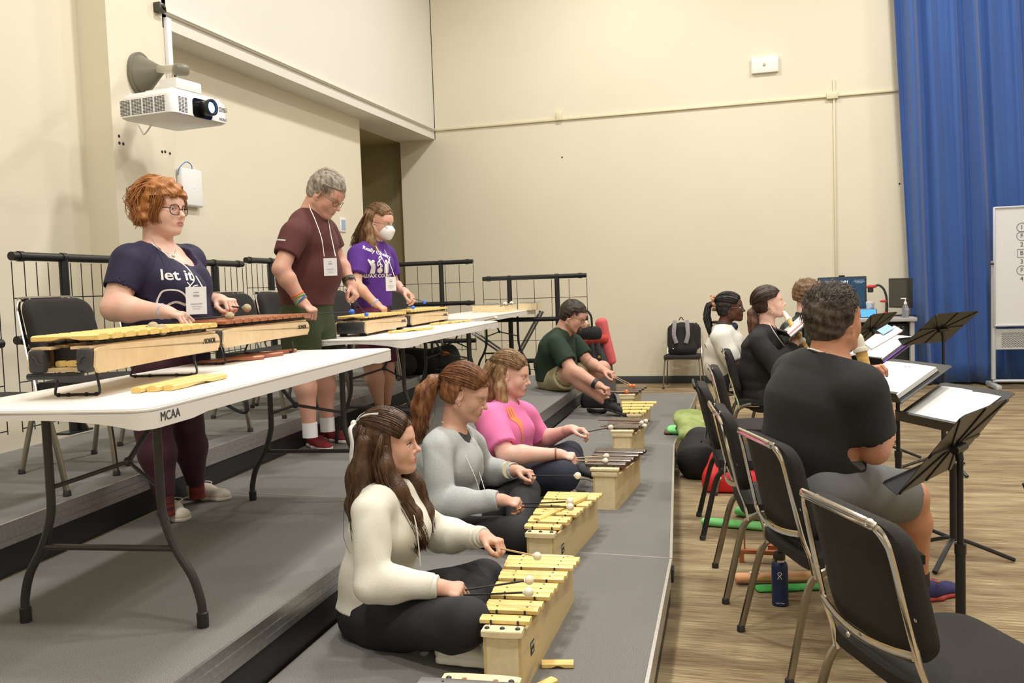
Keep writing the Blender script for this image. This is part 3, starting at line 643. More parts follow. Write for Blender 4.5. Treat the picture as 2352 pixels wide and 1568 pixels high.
# ---------------------------------------------------------------- sculpting: smooth-union distance fields meshed with surface nets
def _n(v): v = np.asarray(v, float); return v/np.linalg.norm(v)
class Fld:
    def __init__(s): s.p = []
    def _add(s, f, lo, hi, k, op): s.p.append((f, np.asarray(lo, float), np.asarray(hi, float), k, op)); return s
    def cap(s, a, b, ra, rb=None, k=.01, op='+'):
        a, b = np.asarray(a, float), np.asarray(b, float); rb = ra if rb is None else rb; ab = b-a; q = max(ab@ab, 1e-12)
        def f(P):
            v = P-a; t = np.clip((v@ab)/q, 0, 1); return np.linalg.norm(v-t[..., None]*ab, axis=-1)-(ra+(rb-ra)*t)
        r = max(ra, rb); return s._add(f, np.minimum(a, b)-r, np.maximum(a, b)+r, k, op)
    def ell(s, c, r, R=None, k=.01, op='+'):
        c = np.asarray(c, float); r = np.asarray(r, float); R = np.eye(3) if R is None else np.asarray(R, float)   # columns = axes
        def f(P):
            q = (P-c)@R; k0 = np.linalg.norm(q/r, axis=-1); k1 = np.linalg.norm(q/(r*r), axis=-1)+1e-9; return k0*(k0-1)/k1
        e = np.abs(R)@r; return s._add(f, c-e, c+e, k, op)
    def flat(s, a, b, wa, wb, x, y, k=.02, op='+'):
        """capsule of elliptic section: wa=(half width along x, half depth along y)"""
        a, b = np.asarray(a, float), np.asarray(b, float); ab = b-a; L = np.linalg.norm(ab)+1e-9; z = ab/L
        x = np.asarray(x, float); x = _n(x-z*(x@z)); y = np.cross(z, x); y = y if y@np.asarray(y) > 0 else y
        wa = np.asarray(wa, float); wb = np.asarray(wb, float); R = np.stack([x, y, z], 1)
        def f(P):
            q = (P-a)@R; t = np.clip(q[..., 2]/L, 0, 1); w = wa+(wb-wa)*t[..., None]; m = w.min(-1)
            zz = (q[..., 2]-t*L)/m; return (np.sqrt((q[..., 0]/w[..., 0])**2+(q[..., 1]/w[..., 1])**2+zz**2)-1)*m
        r = max(wa.max(), wb.max()); return s._add(f, np.minimum(a, b)-r, np.maximum(a, b)+r, k, op)
    def fun(s, f, lo, hi, k=.01, op='-'): return s._add(f, lo, hi, k, op)
    def bounds(s):
        lo = np.min([p[1] for p in s.p if p[4] == '+'], 0); hi = np.max([p[2] for p in s.p if p[4] == '+'], 0); return lo-.02, hi+.02
    def grid(s, lo, hi, h, post=None):
        n = np.maximum(np.ceil((hi-lo)/h).astype(int)+1, 3); ax = [lo[i]+h*np.arange(n[i]) for i in range(3)]
        D = np.full(n, .06, np.float32)
        for f, a, b, k, op in s.p:
            m = .035+k
            i0 = [max(0, int((a[i]-m-lo[i])/h)) for i in range(3)]; i1 = [min(n[i], int((b[i]+m-lo[i])/h)+2) for i in range(3)]
            if any(i1[i] <= i0[i] for i in range(3)): continue
            sl = tuple(slice(i0[i], i1[i]) for i in range(3))
            G = np.stack(np.meshgrid(*[ax[i][sl[i]] for i in range(3)], indexing='ij'), -1)
            d = f(G).astype(np.float32); A = D[sl]
            if op == '+': h_ = np.maximum(k-np.abs(A-d), 0)/k; D[sl] = np.minimum(A, d)-h_*h_*k*.25
            elif op == '-': h_ = np.maximum(k-np.abs(A+d), 0)/k; D[sl] = np.maximum(A, -d)+h_*h_*k*.25
        if post:
            idx = np.nonzero(np.abs(D) < .035); P = np.stack([ax[i][idx[i]] for i in range(3)], -1); D[idx] = post(P, D[idx])
        return D, ax
    def mesh(s, h, lo=None, hi=None, post=None):
        if lo is None: lo, hi = s.bounds()
        lo = np.asarray(lo, float); hi = np.asarray(hi, float); D, ax = s.grid(lo, hi, h, post)
        return nets(D, lo, h)
def nets(D, lo, h):
    S = D < 0; n = np.array(D.shape)-1
    cnt = np.zeros(n, np.uint8)
    offs = [(i, j, k) for i in (0, 1) for j in (0, 1) for k in (0, 1)]
    for o in offs: cnt += S[o[0]:o[0]+n[0], o[1]:o[1]+n[1], o[2]:o[2]+n[2]]
    act = np.nonzero((cnt > 0) & (cnt < 8)); A = np.stack(act, -1)
    if len(A) == 0: return np.zeros((0, 3)), np.zeros((0, 4), int)
    idm = np.full(n, -1, np.int64); idm[act] = np.arange(len(A))
    vals = {o: D[A[:, 0]+o[0], A[:, 1]+o[1], A[:, 2]+o[2]].astype(float) for o in offs}
    acc = np.zeros((len(A), 3)); c = np.zeros(len(A))
    for o in offs:
        for ax in range(3):
            if o[ax]: continue
            q = list(o); q[ax] = 1; q = tuple(q); a, b = vals[o], vals[q]; m = (a < 0) != (b < 0)
            t = np.where(m, a/(a-b+1e-12), 0); p = np.tile(np.array(o, float), (len(A), 1)); p[:, ax] = t
            acc[m] += p[m]; c[m] += 1
    Vv = lo+h*(A+acc/c[:, None]); F = []
    for ax in range(3):
        u, v = (ax+1) % 3, (ax+2) % 3
        a = [slice(1, -1)]*3; a[ax] = slice(0, -1); b = list(a); b[ax] = slice(1, None)
        a_, b_ = S[tuple(a)], S[tuple(b)]; ch = a_ != b_; I = np.stack(np.nonzero(ch), -1)
        if len(I) == 0: continue
        fl = a_[tuple(I.T)]; I = I+1; I[:, ax] -= 1
        du = np.zeros(3, int); du[u] = 1; dv = np.zeros(3, int); dv[v] = 1
        q = np.stack([idm[tuple((I-du-dv).T)], idm[tuple((I-dv).T)], idm[tuple(I.T)], idm[tuple((I-du).T)]], -1)
        ok = (q >= 0).all(-1); q, fl2 = q[ok], fl[ok]; q[~fl2] = q[~fl2][:, ::-1]; F.append(q)
    return Vv, np.concatenate(F)
def relax(Vv, F, it=2, lam=.5):
    E = np.concatenate([F[:, [0, 1]], F[:, [1, 2]], F[:, [2, 3]], F[:, [3, 0]]]); E = np.concatenate([E, E[:, ::-1]])
    cnt = np.bincount(E[:, 0], minlength=len(Vv)).astype(float); cnt[cnt == 0] = 1
    for _ in range(it):
        for sgn in (lam, -lam*.9):
            a = np.stack([np.bincount(E[:, 0], weights=Vv[E[:, 1], i], minlength=len(Vv)) for i in range(3)], -1)/cnt[:, None]
            Vv = Vv+(a-Vv)*sgn
    return Vv
def to_obj(name, parts, mats, parent, slot=None):
    """parts: list of (V,F); joined into ONE mesh"""
    vs = []; fs = []; o = 0
    for Vv, F in parts: vs.append(Vv); fs.append(F+o); o += len(Vv)
    Vv = np.concatenate(vs)-np.array(_wl(parent)); F = np.concatenate(fs)
    me = bpy.data.meshes.new(name); me.vertices.add(len(Vv)); me.vertices.foreach_set('co', Vv.astype(np.float32).ravel())
    me.loops.add(F.size); me.loops.foreach_set('vertex_index', F.astype(np.int32).ravel()); me.polygons.add(len(F))
    me.polygons.foreach_set('loop_start', np.arange(0, F.size, 4, dtype=np.int32))
    me.polygons.foreach_set('use_smooth', np.ones(len(F), bool))
    for m in mats: me.materials.append(m)
    if slot is not None:
        c = Vv[F].mean(1)+np.array(_wl(parent)); me.polygons.foreach_set('material_index', slot(c).astype(np.int32))
    me.update(calc_edges=True); me.validate()
    ob = bpy.data.objects.new(name, me); C.objects.link(ob); ob.parent = parent; return ob
def folds(amp, seed, fz=38, fx=16, extra=None):
    rs = np.random.RandomState(seed); ph = rs.rand(12)*7; K = rs.randn(5, 3)*np.array([fx, fx, fz])*.6; K2 = rs.randn(5, 3)*9
    def f(P, D):
        d = np.zeros(len(P))
        for i in range(5): d += np.sin(P@K[i]+ph[i]+1.8*np.sin(P@K2[i]+ph[i+5]))
        d = d/5; d = np.sign(d)*np.abs(d)**.8
        r = D+d*amp
        return r if extra is None else extra(P, r)
    return f
A_ = lambda *v: np.array(v, float)
# ---------------------------------------------------------------- people
def skin_mat(name, c, rough=.5, red=1.0):
    c2 = (c[0]*1.04, c[1]*.86, c[2]*.84)
    return mat('skin_'+name, c, rough, noise=((22, 22, 22), c2, .35, .75, 4), sss=.06, bump=(260, .06))
def hair_mat(name, a, b, rough=.38):
    return mat('hair_'+name, a, rough, noise=((55, 55, 14), b, .35, .68, 4), bump=((240, 240, 50), .35), spec=.45)
def cloth_mat(name, a, b=None, rough=.85, s=500, bump=.12, sheen=0):
    b = b or tuple(min(1, x*1.15+.003) for x in a)
    return mat('cloth_'+name, a, rough, noise=((s, s, s), b, .3, .7, 2), bump=(s, bump), sheen=sheen)
EYEW = mat('eye_white', (.75, .72, .70), .25); IRIS = mat('eye_iris', (.06, .04, .025), .2); PUP = mat('eye_pupil', (.005, .005, .005), .1)
LIP = mat('lip', (.50, .20, .18), .45)
def rot(v, ax, a):
    v = np.asarray(v, float); ax = _n(ax); return v*np.cos(a)+np.cross(ax, v)*np.sin(a)+ax*(ax@v)*(1-np.cos(a))
class Head:
    """local axes: x right, y forward, z up; origin between the ears at eye level"""
    def __init__(s, c, yaw, pitch=0, roll=0, sc=1.0):
        y, p = math.radians(yaw), math.radians(pitch)
        f = np.array([math.cos(y)*math.cos(p), math.sin(y)*math.cos(p), math.sin(p)]); r = _n(np.cross(f, [0, 0, 1])); u = np.cross(r, f)
        if roll: a = math.radians(roll); r, u = r*math.cos(a)+u*math.sin(a), u*math.cos(a)-r*math.sin(a)
        s.R = np.stack([r, f, u], 1); s.c = np.asarray(c, float); s.s = sc
    def w(s, p): return s.c+s.s*(s.R@np.asarray(p, float))
    def d(s, v): return s.R@np.asarray(v, float)
    def loc(s, P): return ((P-s.c)@s.R)/s.s
def head_fld(F, H, look_down=0, male=False, fat=0):
    s = H.s
    def E(c, r, k=.012, op='+', R=None): F.ell(H.w(c), np.array(r)*s, H.R if R is None else H.R@R, k*s, op)
    def K(a, b, ra, rb, k=.012, op='+'): F.cap(H.w(a), H.w(b), ra*s, rb*s, k*s, op)
    E((0, -.012, .034), (.073, .092, .083)); E((0, .040, .030), (.062, .055, .060), .02)
    E((0, .030, -.030), (.058+fat*.012, .058, .072), .03)
    for q in (-1, 1):
        K((q*.052, -.002, -.050), (q*.022, .056, -.088), .020+fat*.008, .016+fat*.004, .03)
        E((q*.036, .052, -.028), (.026+fat*.008, .024, .030), .02)
        K((q*.020, .082, .022), (q*.044, .066, .024), .009, .008, .014)
        E((q*.031, .086, .003), (.017, .012, .011), .012, '-')
        c = np.array((q*.031, .0715, .002)); lid = .0005-.006*look_down
        def lidf(P, c=c):
            L = H.loc(P)-c; r = np.linalg.norm(L, axis=-1); d = np.abs(r-.0135)-.0012
            up = -(L[..., 2]-(.0035-.0105*look_down)-L[..., 1]*.05); lo = (L[..., 2]+.0048)
            return np.maximum(d, np.minimum(up, lo))*s
        F.fun(lidf, H.w(c)-.03*s, H.w(c)+.03*s, .003*s, '+')
    K((0, .084, .014), (0, .102, -.022), .0075, .0095, .010); E((0, .1065, -.027), (.0105, .0110, .0085), .008)
    for q in (-1, 1): E((q*.0115, .090, -.032), (.0075, .0095, .0065), .006); E((q*.006, .0965, -.038), (.0032, .0045, .003), .003, '-')
    E((0, .080, -.056), (.028, .014, .020), .02)
    E((0, .0895, -.0545), (.0205, .0085, .0055), .005); E((0, .0885, -.0655), (.0180, .0088, .0065), .005)
    K((-.020, .0965, -.0600), (.020, .0965, -.0600), .0016, .0016, .003, '-')
    E((0, .072, -.092), (.020 + .006*male, .018, .016), .02)
    for q in (-1, 1):                     # ears
        R = np.array(Mx.Rotation(math.radians(-q*22), 3, 'Z') @ Mx.Rotation(math.radians(-10), 3, 'X'))
        E((q*.0745, -.008, -.006), (.0075, .019, .031), .008, '+', R); E((q*.0815, -.004, .002), (.0055, .0095, .016), .004, '-', R)
        E((q*.0725, .002, -.033), (.006, .009, .010), .006)
def hand_fld(F, w, d, n, tv, s=1.0, curl=(1.0, 1.25, .8), idx=None, thumb='grip'):
    """w wrist, d pointing direction, n palm normal, tv thumb side; returns the grip point"""
    w = np.asarray(w, float); d = _n(d); n = _n(np.asarray(n, float)-d*(np.asarray(n, float)@d)); tv = np.asarray(tv, float); t = np.cross(d, n); t = t if t@tv > 0 else -t
    F.flat(w+d*.004*s, w+d*.072*s, (.027*s, .019*s), (.037*s, .0125*s), t, n, .012)
    F.ell(w+d*.035*s+t*.022*s+n*.010*s, np.array((.016, .028, .012))*s, np.stack([t, d, n], 1), .012)
    F.cap(w-d*.03*s, w+d*.02*s, .0235*s, .024*s, .015)
    ax = np.cross(d, n); fl = (.96, 1.05, .99, .80)
    for i in range(4):
        c = (idx if (i == 0 and idx) else curl); p = w+d*(.077-.003*abs(i-1))*s+t*(.0285-.0188*i)*s; a = 0; dd = rot(d, n, 0)
        spread = t*(.10-.06*i); L = [.040*fl[i], .025*fl[i], .021*fl[i]]; r = [.0092, .0082, .0072, .0062]; r = [x*(1 if i < 3 else .88) for x in r]
        F.cap(p-d*.012*s, p, .0098*s, .0095*s, .008)
        for j in range(3):
            a += c[j]; q = rot(d, ax, a); q = _n(q+spread*(1 if j == 0 else .3)); e = p+q*L[j]*s
            F.cap(p, e, r[j]*s, r[j+1]*s, .003); p = e
    p = w+d*.022*s+t*.026*s+n*.008*s
    dirs = {'grip': [t*.62+d*.72+n*.40, d*.85+n*.50-t*.05, d*.72+n*.25-t*.55], 'open': [t*.7+d*.7+n*.2, t*.35+d*.9+n*.25, t*.1+d*.95+n*.2], 'pinch': [t*.55+d*.75+n*.5, d*.95+n*.45+t*.05, d*.9+n*.2-t*.15]}[thumb]
    for dr, L, ra, rb in zip(dirs, (.040, .031, .024), (.0135, .0105, .0092), (.0105, .0092, .0072)):
        e = p+_n(dr)*L*s; F.cap(p, e, ra*s, rb*s, .005); p = e
    return w+d*.078*s+t*.022*s+n*.020*s
def eyes(H, t, gaze=(0, 1, -.1), iris=None):
    ir = iris or IRIS
    for q in (-1, 1):
        m = MB(); g = V(H.d(_n(gaze))); Rq = g.to_track_quat('Z', 'Y').to_matrix(); c = V(H.w((q*.031, .0715, .002))); r = .0124*H.s
        rings = [0, 9, 17, 25, 40, 60, 90, 130, 180]; n = 16; vs = []
        for a in rings:
            for k in range(n): b = 2*PI*k/n; vs.append(c+Rq@V((math.sin(math.radians(a))*math.cos(b), math.sin(math.radians(a))*math.sin(b), math.cos(math.radians(a))))*r)
        for i in range(len(rings)-1):
            m.mi = 2 if i < 1 else (1 if i < 3 else 0); o = len(m.v)
            m.add(vs[i*n:(i+2)*n], [(k, (k+1) % n, n+(k+1) % n, n+k) for k in range(n)])
        m.build('eye', [EYEW, ir, PUP], t, world=True, auto=0)
def brows(H, t, m_, th=.0028, h=.0):
    for q in (-1, 1):
        pts = [H.w((q*x, y, z+h)) for x, y, z in ((.013, .0905, .0195), (.024, .0885, .0245), (.036, .0805, .0255), (.047, .0685, .020))]
        MB().tube(smoothpath(pts, 4), [th*H.s*(.8+.5*math.sin(PI*min(1, .15+i/14))) for i in range(13)], 6, flat=None).build('eyebrow', m_, t, world=True)
def lipslot(H):
    def f(c):
        L = H.loc(c); a = ((L[:, 0]/.0205)**2+((L[:, 2]+.0600)/.0105)**2 < 1) & (L[:, 1] > .083); return a.astype(int)
    return f
def glasses(H, t, frame_m, w=.0225, h=.0185, sq=.5, glass=True, th=.0013, z0=-.002, y0=.100):
    s = H.s; lens = mat('lens_glass', (.95, .97, 1), .02, trans=1, ior=1.02, alpha=.35)
    for q in (-1, 1):
        pts = []
        for i in range(20):
            a = 2*PI*i/20; ca, sa = math.cos(a), math.sin(a); e = 2/(2+sq*2)
            x = math.copysign(abs(ca)**e, ca)*w; z = math.copysign(abs(sa)**e, sa)*h
            pts.append(H.w((q*(.0325)+x, y0-.35*max(0, abs(q*.0325+x)-.03)-.004*abs(x)/w, z+z0)))
        MB().tube(pts, th*s, 6, closed=True).build('glasses_rim', frame_m, t, world=True)
        if glass: MB().add(pts, [tuple(range(20))], False).build('lens', lens, t, world=True)
        MB().tube(smoothpath([H.w((q*.056, y0-.012, .006+z0)), H.w((q*.070, .07, .008+z0)), H.w((q*.079, .0, .006+z0)), H.w((q*.079, -.015, -.004+z0))], 4), th*s*1.1, 6).build('temple_arm', frame_m, t, world=True)
    MB().tube([H.w((-.011, y0, .003+z0)), H.w((0, y0+.004, .006+z0)), H.w((.011, y0, .003+z0))], th*s, 6).build('bridge', frame_m, t, world=True)
# hair ---------------------------------------------------------
SC = np.array((0, -.012, .034)); SR = np.array((.078, .098, .088))
def spt(d, lift=0): d = _n(d); return SC+d*(1/np.sqrt(((d/SR)**2).sum()))*(1+lift)
def slerp(a, b, n, lift=0, l1=None):
    a, b = _n(a), _n(b); om = math.acos(max(-1, min(1, a@b))); l1 = lift if l1 is None else l1
    return [spt((math.sin((1-i/n)*om)*a+math.sin(i/n*om)*b)/max(1e-6, math.sin(om)), lift+(l1-lift)*i/n) for i in range(n+1)]
def strands(H, guides, n, spread, r, m, t, seed=1, name='hair', wave=0, taper=.35, wf=9, rag=.1):
    """guides: lists of head-local points; each strand interpolates between random neighbouring guides with an offset"""
    rs = np.random.RandomState(seed); G = [np.array([g[int(round(i*(len(g)-1)/11))] if len(g) != 12 else g[i] for i in range(12)], float) if False else _resamp(np.array(g, float), 12) for g in guides]
    m_ = MB(); sp = np.interp(np.linspace(0, 1, 12), np.linspace(0, 1, len(spread)), spread)
    for j in range(n):
        gi = rs.rand()*(len(G)-1) if len(G) > 1 else 0; a = int(gi); f = gi-a; g = G[a] if len(G) == 1 else G[a]*(1-f)+G[min(a+1, len(G)-1)]*f
        off = rs.randn(3)*.55; ln = 1-rag*rs.rand()**2; pts = []; ph = rs.rand(3)*7
        for i in range(12):
            p = g[i]+off*sp[i]
            if wave: p = p+wave*(i/11)*np.array([math.sin(ph[0]+i/11*wf), math.sin(ph[1]+i/11*wf), .5*math.sin(ph[2]+i/11*wf)])
            pts.append(p)
        k = int(11*ln)+1; pts = pts[:max(4, k)]; rr = r*(.7+.6*rs.rand())*H.s; L = len(pts)
        m_.tube([H.w(p) for p in pts], [rr*(1-(1-taper)*(i/(L-1))**2) for i in range(L)], 3, caps=True)
    for i in range(len(m_.sm)): m_.sm[i] = True
    return m_.build(name, m, t, world=True, auto=0)
def _resamp(g, n):
    L = np.r_[0, np.cumsum(np.linalg.norm(np.diff(g, axis=0), axis=1))]; u = np.linspace(0, L[-1], n); return np.stack([np.interp(u, L, g[:, i]) for i in range(3)], 1)
def cap_hair(H, t, m, th=.010, fz=.060, slope=.30, back=-.004, nape=-.062, rough=.0025, seed=3, name='hair', h=.0035, side=.0, freq=150, puff=None):
    """close shell of hair over the skull with the face left open"""
    F = Fld(); s = H.s
    F.ell(H.w(SC), (SR+th)*s, H.R, .01); F.ell(H.w((0, -.045, -.020)), np.array((.060+th, .048+th, .060))*s, H.R, .03)
    if puff:
        for c, r in puff: F.ell(H.w(c), np.array(r)*s, H.R, .02)
    rs = np.random.RandomState(seed); ph = rs.rand(6)*7
    def post(P, D):
        L = H.loc(P); x, y, z = L[:, 0], L[:, 1], L[:, 2]
        pa = -(z-(fz+slope*(y-.08)-.10*np.abs(x)**1.0*side))            # above the forehead line
        pb = y-back                                                     # or behind the ears
        keep = np.minimum(pa, pb)*s; nz = (nape-z)*s
        w = np.sin(freq*x+ph[0]+2*np.sin(60*z+ph[1]))*np.sin(freq*.55*y+ph[2]+2*np.sin(50*x+ph[3]))+.6*np.sin(freq*1.3*z+freq*.6*x+ph[4])
        inner = -(D)-.0 if False else None
        return np.maximum(np.maximum(D+w*rough*s, keep), nz)
    lo, hi = F.bounds(); Vv, Fc = F.mesh(h*max(.8, s), lo, hi, post); return to_obj(name, [(relax(Vv, Fc, 1), Fc)], [m], t)
def short_hair(H, t, m, n, length, flow, seed=5, fz=.055, r=.0013, curl=0, lift=.04, zmin=-.07, back=.0, up=.35, name='hair_tufts'):
    rs = np.random.RandomState(seed); mb = MB(); k = 0
    while k < n:
        d = _n(rs.randn(3)); p = spt(d, lift*rs.rand())
        if p[2] < zmin or (p[1] > back and p[2] < fz+.30*(p[1]-.08)) : continue
        k += 1; fl = np.asarray(flow(p), float); fl = fl-d*(fl@d); fl = fl/(np.linalg.norm(fl)+1e-6)
        L = length(p)*(.6+.6*rs.rand()); pts = [p]; q = p.copy(); v = _n(fl+d*up+rs.randn(3)*.18)
        ph = rs.rand()*6
        for i in range(6):
            v = _n(v+fl*.25-d*.10+(np.array([math.sin(ph+i*1.6), math.cos(ph+i*1.3), math.sin(ph*2+i)])*curl)); q = q+v*L/6; pts.append(q)
        mb.tube([H.w(x) for x in pts], [r*H.s*(1-.7*(i/6)**2)*(.7+.5*rs.rand()*0+.2) for i in range(7)], 3)
    for i in range(len(mb.sm)): mb.sm[i] = True
    return mb.build(name, m, t, world=True, auto=0)
# shoes ---------------------------------------------------------
def shoe(t, heel, toe, up=(0, 0, 1), L=.27, w=.046, h=.085, m=None, sole=None, lace=None, soleh=.022, name='shoe'):
    heel, toe, up = np.asarray(heel, float), np.asarray(toe, float), _n(up); d = toe-heel; d = _n(d-up*(d@up)); x = np.cross(d, up)
    def P(a, b, c): return heel+d*a*L+x*b+up*c
    F = Fld(); F.flat(P(.14, 0, .034), P(.45, 0, .040), (w*.74, h*.46), (w*.86, h*.48), x, up, .03); F.flat(P(.45, 0, .036), P(.80, 0, .026), (w*.90, h*.42), (w*.92, .026), x, up, .03)
    F.ell(P(.88, 0, .022), (w*.78, .13*L, .024), np.stack([x, d, up], 1), .03); F.flat(P(.16, 0, .05), P(.20, 0, h), (w*.66, .034), (w*.62, .036), x, d, .02)
    F.cap(P(.20, 0, h+.02), P(.19, 0, h-.004), w*.52, w*.50, .006, '-')
    base = heel
    def post(Pp, D): z = (Pp-base)@up; return np.maximum(D, (soleh*.8)-z)
    Vv, Fc = F.mesh(.0045, post=post); o = to_obj(name, [(relax(Vv, Fc, 1), Fc)], [m], t)
    G = Fld(); G.flat(P(.14, 0, soleh*.5), P(.50, 0, soleh*.5), (w*.86, soleh), (w*.92, soleh), x, up, .02); G.flat(P(.50, 0, soleh*.5), P(.82, 0, soleh*.5), (w*.92, soleh), (w*1.0, soleh), x, up, .02); G.ell(P(.88, 0, soleh*.5), (w*.88, .135*L, soleh), np.stack([x, d, up], 1), .02)
    def post2(Pp, D): z = (Pp-base)@up; return np.maximum(np.maximum(D, z-soleh), .001-z)
    Vv, Fc = G.mesh(.0045, post=post2); to_obj('sole', [(Vv, Fc)], [sole or m], o)
    if lace:
        mb = MB()
        for i in range(5):
            a = .40+.085*i; z = h*.96-.010*i-(.004*i if i > 2 else 0); mb.tube(smoothpath([P(a, -w*.55, z-.014), P(a+.03, 0, z+.003), P(a, w*.55, z-.014)], 4), .0024, 5)
        for sg in (-1, 1):
            mb.tube(smoothpath([P(.40, 0, h*.98), P(.33, sg*.03, h*1.08), P(.42, sg*.055, h*.98), P(.46, sg*.03, h*.86)], 4), .0022, 5)
        mb.build('laces', lace, o, world=True)
    return o
# garments and bodies --------------------------------------------
def arm_fld(F, sh, el, wr, r=(.050, .040, .026), k=.02, off=0, frac=2.0):
    """frac 0..1 along the upper arm, 1..2 along the forearm"""
    sh, el, wr = map(lambda a: np.asarray(a, float), (sh, el, wr))
    F.cap(sh, sh+(el-sh)*min(1, frac), r[0]+off, r[0]+(r[1]-r[0])*min(1, frac)+off, k)
    if frac > 1:
        f = frac-1; m = el+(wr-el)*.30
        F.cap(el, m if f > .3 else el+(wr-el)*f, r[1]+off, r[1]*1.04+off, k)
        if f > .3: F.cap(m, el+(wr-el)*f, r[1]*1.04+off, r[1]*1.04+(r[2]-r[1]*1.04)*(f-.3)/.7+off, k)
def leg_fld(F, hp, kn, an, r=(.085, .058, .036), k=.03, off=0, frac=2.0, calf=True):
    hp, kn, an = map(lambda a: np.asarray(a, float), (hp, kn, an))
    F.cap(hp, hp+(kn-hp)*min(1, frac), r[0]+off, r[0]+(r[1]-r[0])*min(1, frac)+off, k)
    if frac > 1:
        f = frac-1; m = kn+(an-kn)*.32; rm = r[1]*(1.02 if calf else .9)
        F.cap(kn, m if f > .32 else kn+(an-kn)*f, r[1]*.95+off, rm+off, k)
        if f > .32: F.cap(m, kn+(an-kn)*f, rm+off, rm+(r[2]-rm)*(f-.32)/.68+off, k)
def torso_fld(F, J, off=0, k=.05, top=True):
    """J: pelvis, waist, chest, neck + widths; x = lateral axis"""
    x = np.asarray(J['x'], float); B = J.get('b', 1.0); w = J['w']   # w: list of (half width, half depth) at pelvis, waist, chest, top
    P = [np.asarray(J[q], float) for q in ('pelvis', 'waist', 'chest', 'neck')]
    o = np.array((off, off))
    F.flat(P[0], P[1], np.array(w[0])+o, np.array(w[1])+o, x, None, k); F.flat(P[1], P[2], np.array(w[1])+o, np.array(w[2])+o, x, None, k)
    F.flat(P[2], P[2]+(P[3]-P[2])*.62, np.array(w[2])+o, np.array(w[3])+o, x, None, k)
    for s_ in ('shR', 'shL'):
        sh = np.asarray(J[s_], float); F.cap(P[3]+(P[2]-P[3])*.22, sh, .045+off, .052*J.get('sh', 1)+off, .05)
    for c, r in J.get('extra', []): F.ell(c, np.array(r)+off, None, .05)
def cutplane(p, n):
    p, n = np.asarray(p, float), _n(n)
    return lambda P: (P-p)@n
def hairvol(H, t, m, chains, name='hair_volume', h=.005, amp=.004, seed=1, fx=150, fz=22, k=.03):
    """solid lock of hair: chains of head-local points with radii"""
    F = Fld()
    for ch_ in chains:
        P = [A_(*c[:3]) for c in ch_]; R_ = [c[3] for c in ch_]
        for a, b, ra, rb in zip(P, P[1:], R_, R_[1:]): F.cap(H.w(a), H.w(b), ra*H.s, rb*H.s, k)
    v, f = F.mesh(h, post=folds(amp, seed, fz, fx)); return to_obj(name, [(relax(v, f, 1), f)], [m], t)

# ---------------------------------------------------------------- building one figure
A_ = lambda *v: np.array(v, float)
def A(p): return np.asarray(p, float)
def body(t, H, J, skin, arms, legs=(), down=0, male=False, fat=0, neck=.050, hb=.008, nk=None, hh=.0032, torso_off=-.014, legr=(.085, .058, .036), armr=(.050, .040, .026), lips=True, bare_feet=False):
    F = Fld(); head_fld(F, H, down, male, fat)
    nb = A(J['neck']); F.cap(H.w((0, -.028, -.045)), nb+(A(J['chest'])-nb)*.05, neck*H.s, (neck+.008)*H.s, .03)
    torso_fld(F, J, torso_off)
    grips = []; boxes = []
    for a in arms:
        arm_fld(F, a['sh'], a['el'], a['wr'], a.get('r', armr), off=-.002)
        g = hand_fld(F, a['wr'], a['d'], a.get('n', (0, 0, -1)), a['tv'], a.get('s', H.s), a.get('curl', (.95, 1.2, .8)), a.get('idx'), a.get('thumb', 'grip')); grips.append(g)
        c = A(a['wr'])+_n(a['d'])*.085*H.s; boxes.append((c-.125*H.s, c+.125*H.s, .0030))
    for l in legs: leg_fld(F, l[0], l[1], l[2], legr, off=-.004)
    hc = H.w((0, .01, .012)); boxes.append((hc-.140*H.s, hc+.140*H.s, hh))
    lo, hi = F.bounds(); Vv, Fc = F.mesh(hb, lo, hi); Vv = relax(Vv, Fc, 2)
    c = Vv[Fc].mean(1); keep = np.ones(len(Fc), bool)
    for a, b, h in boxes: keep &= ~((c > a+hb*.9) & (c < b-hb*.9)).all(1)
    parts = [(Vv, Fc[keep])]
    for i, (a, b, h) in enumerate(boxes):
        v, f = F.mesh(h, a, b)
        if len(v):
            v2 = relax(v, f, 1); parts.append((v2, f))
    ls = lipslot(H)
    def slot(c): 
        m = (np.abs(c-H.w((0, .09, -.06))) < .06).all(1); r = np.zeros(len(c), int); 
        if m.any(): r[m] = ls(c[m])
        return r
    o = to_obj('body', parts, [skin, LIP if lips is True else lips], t, slot); return o, grips
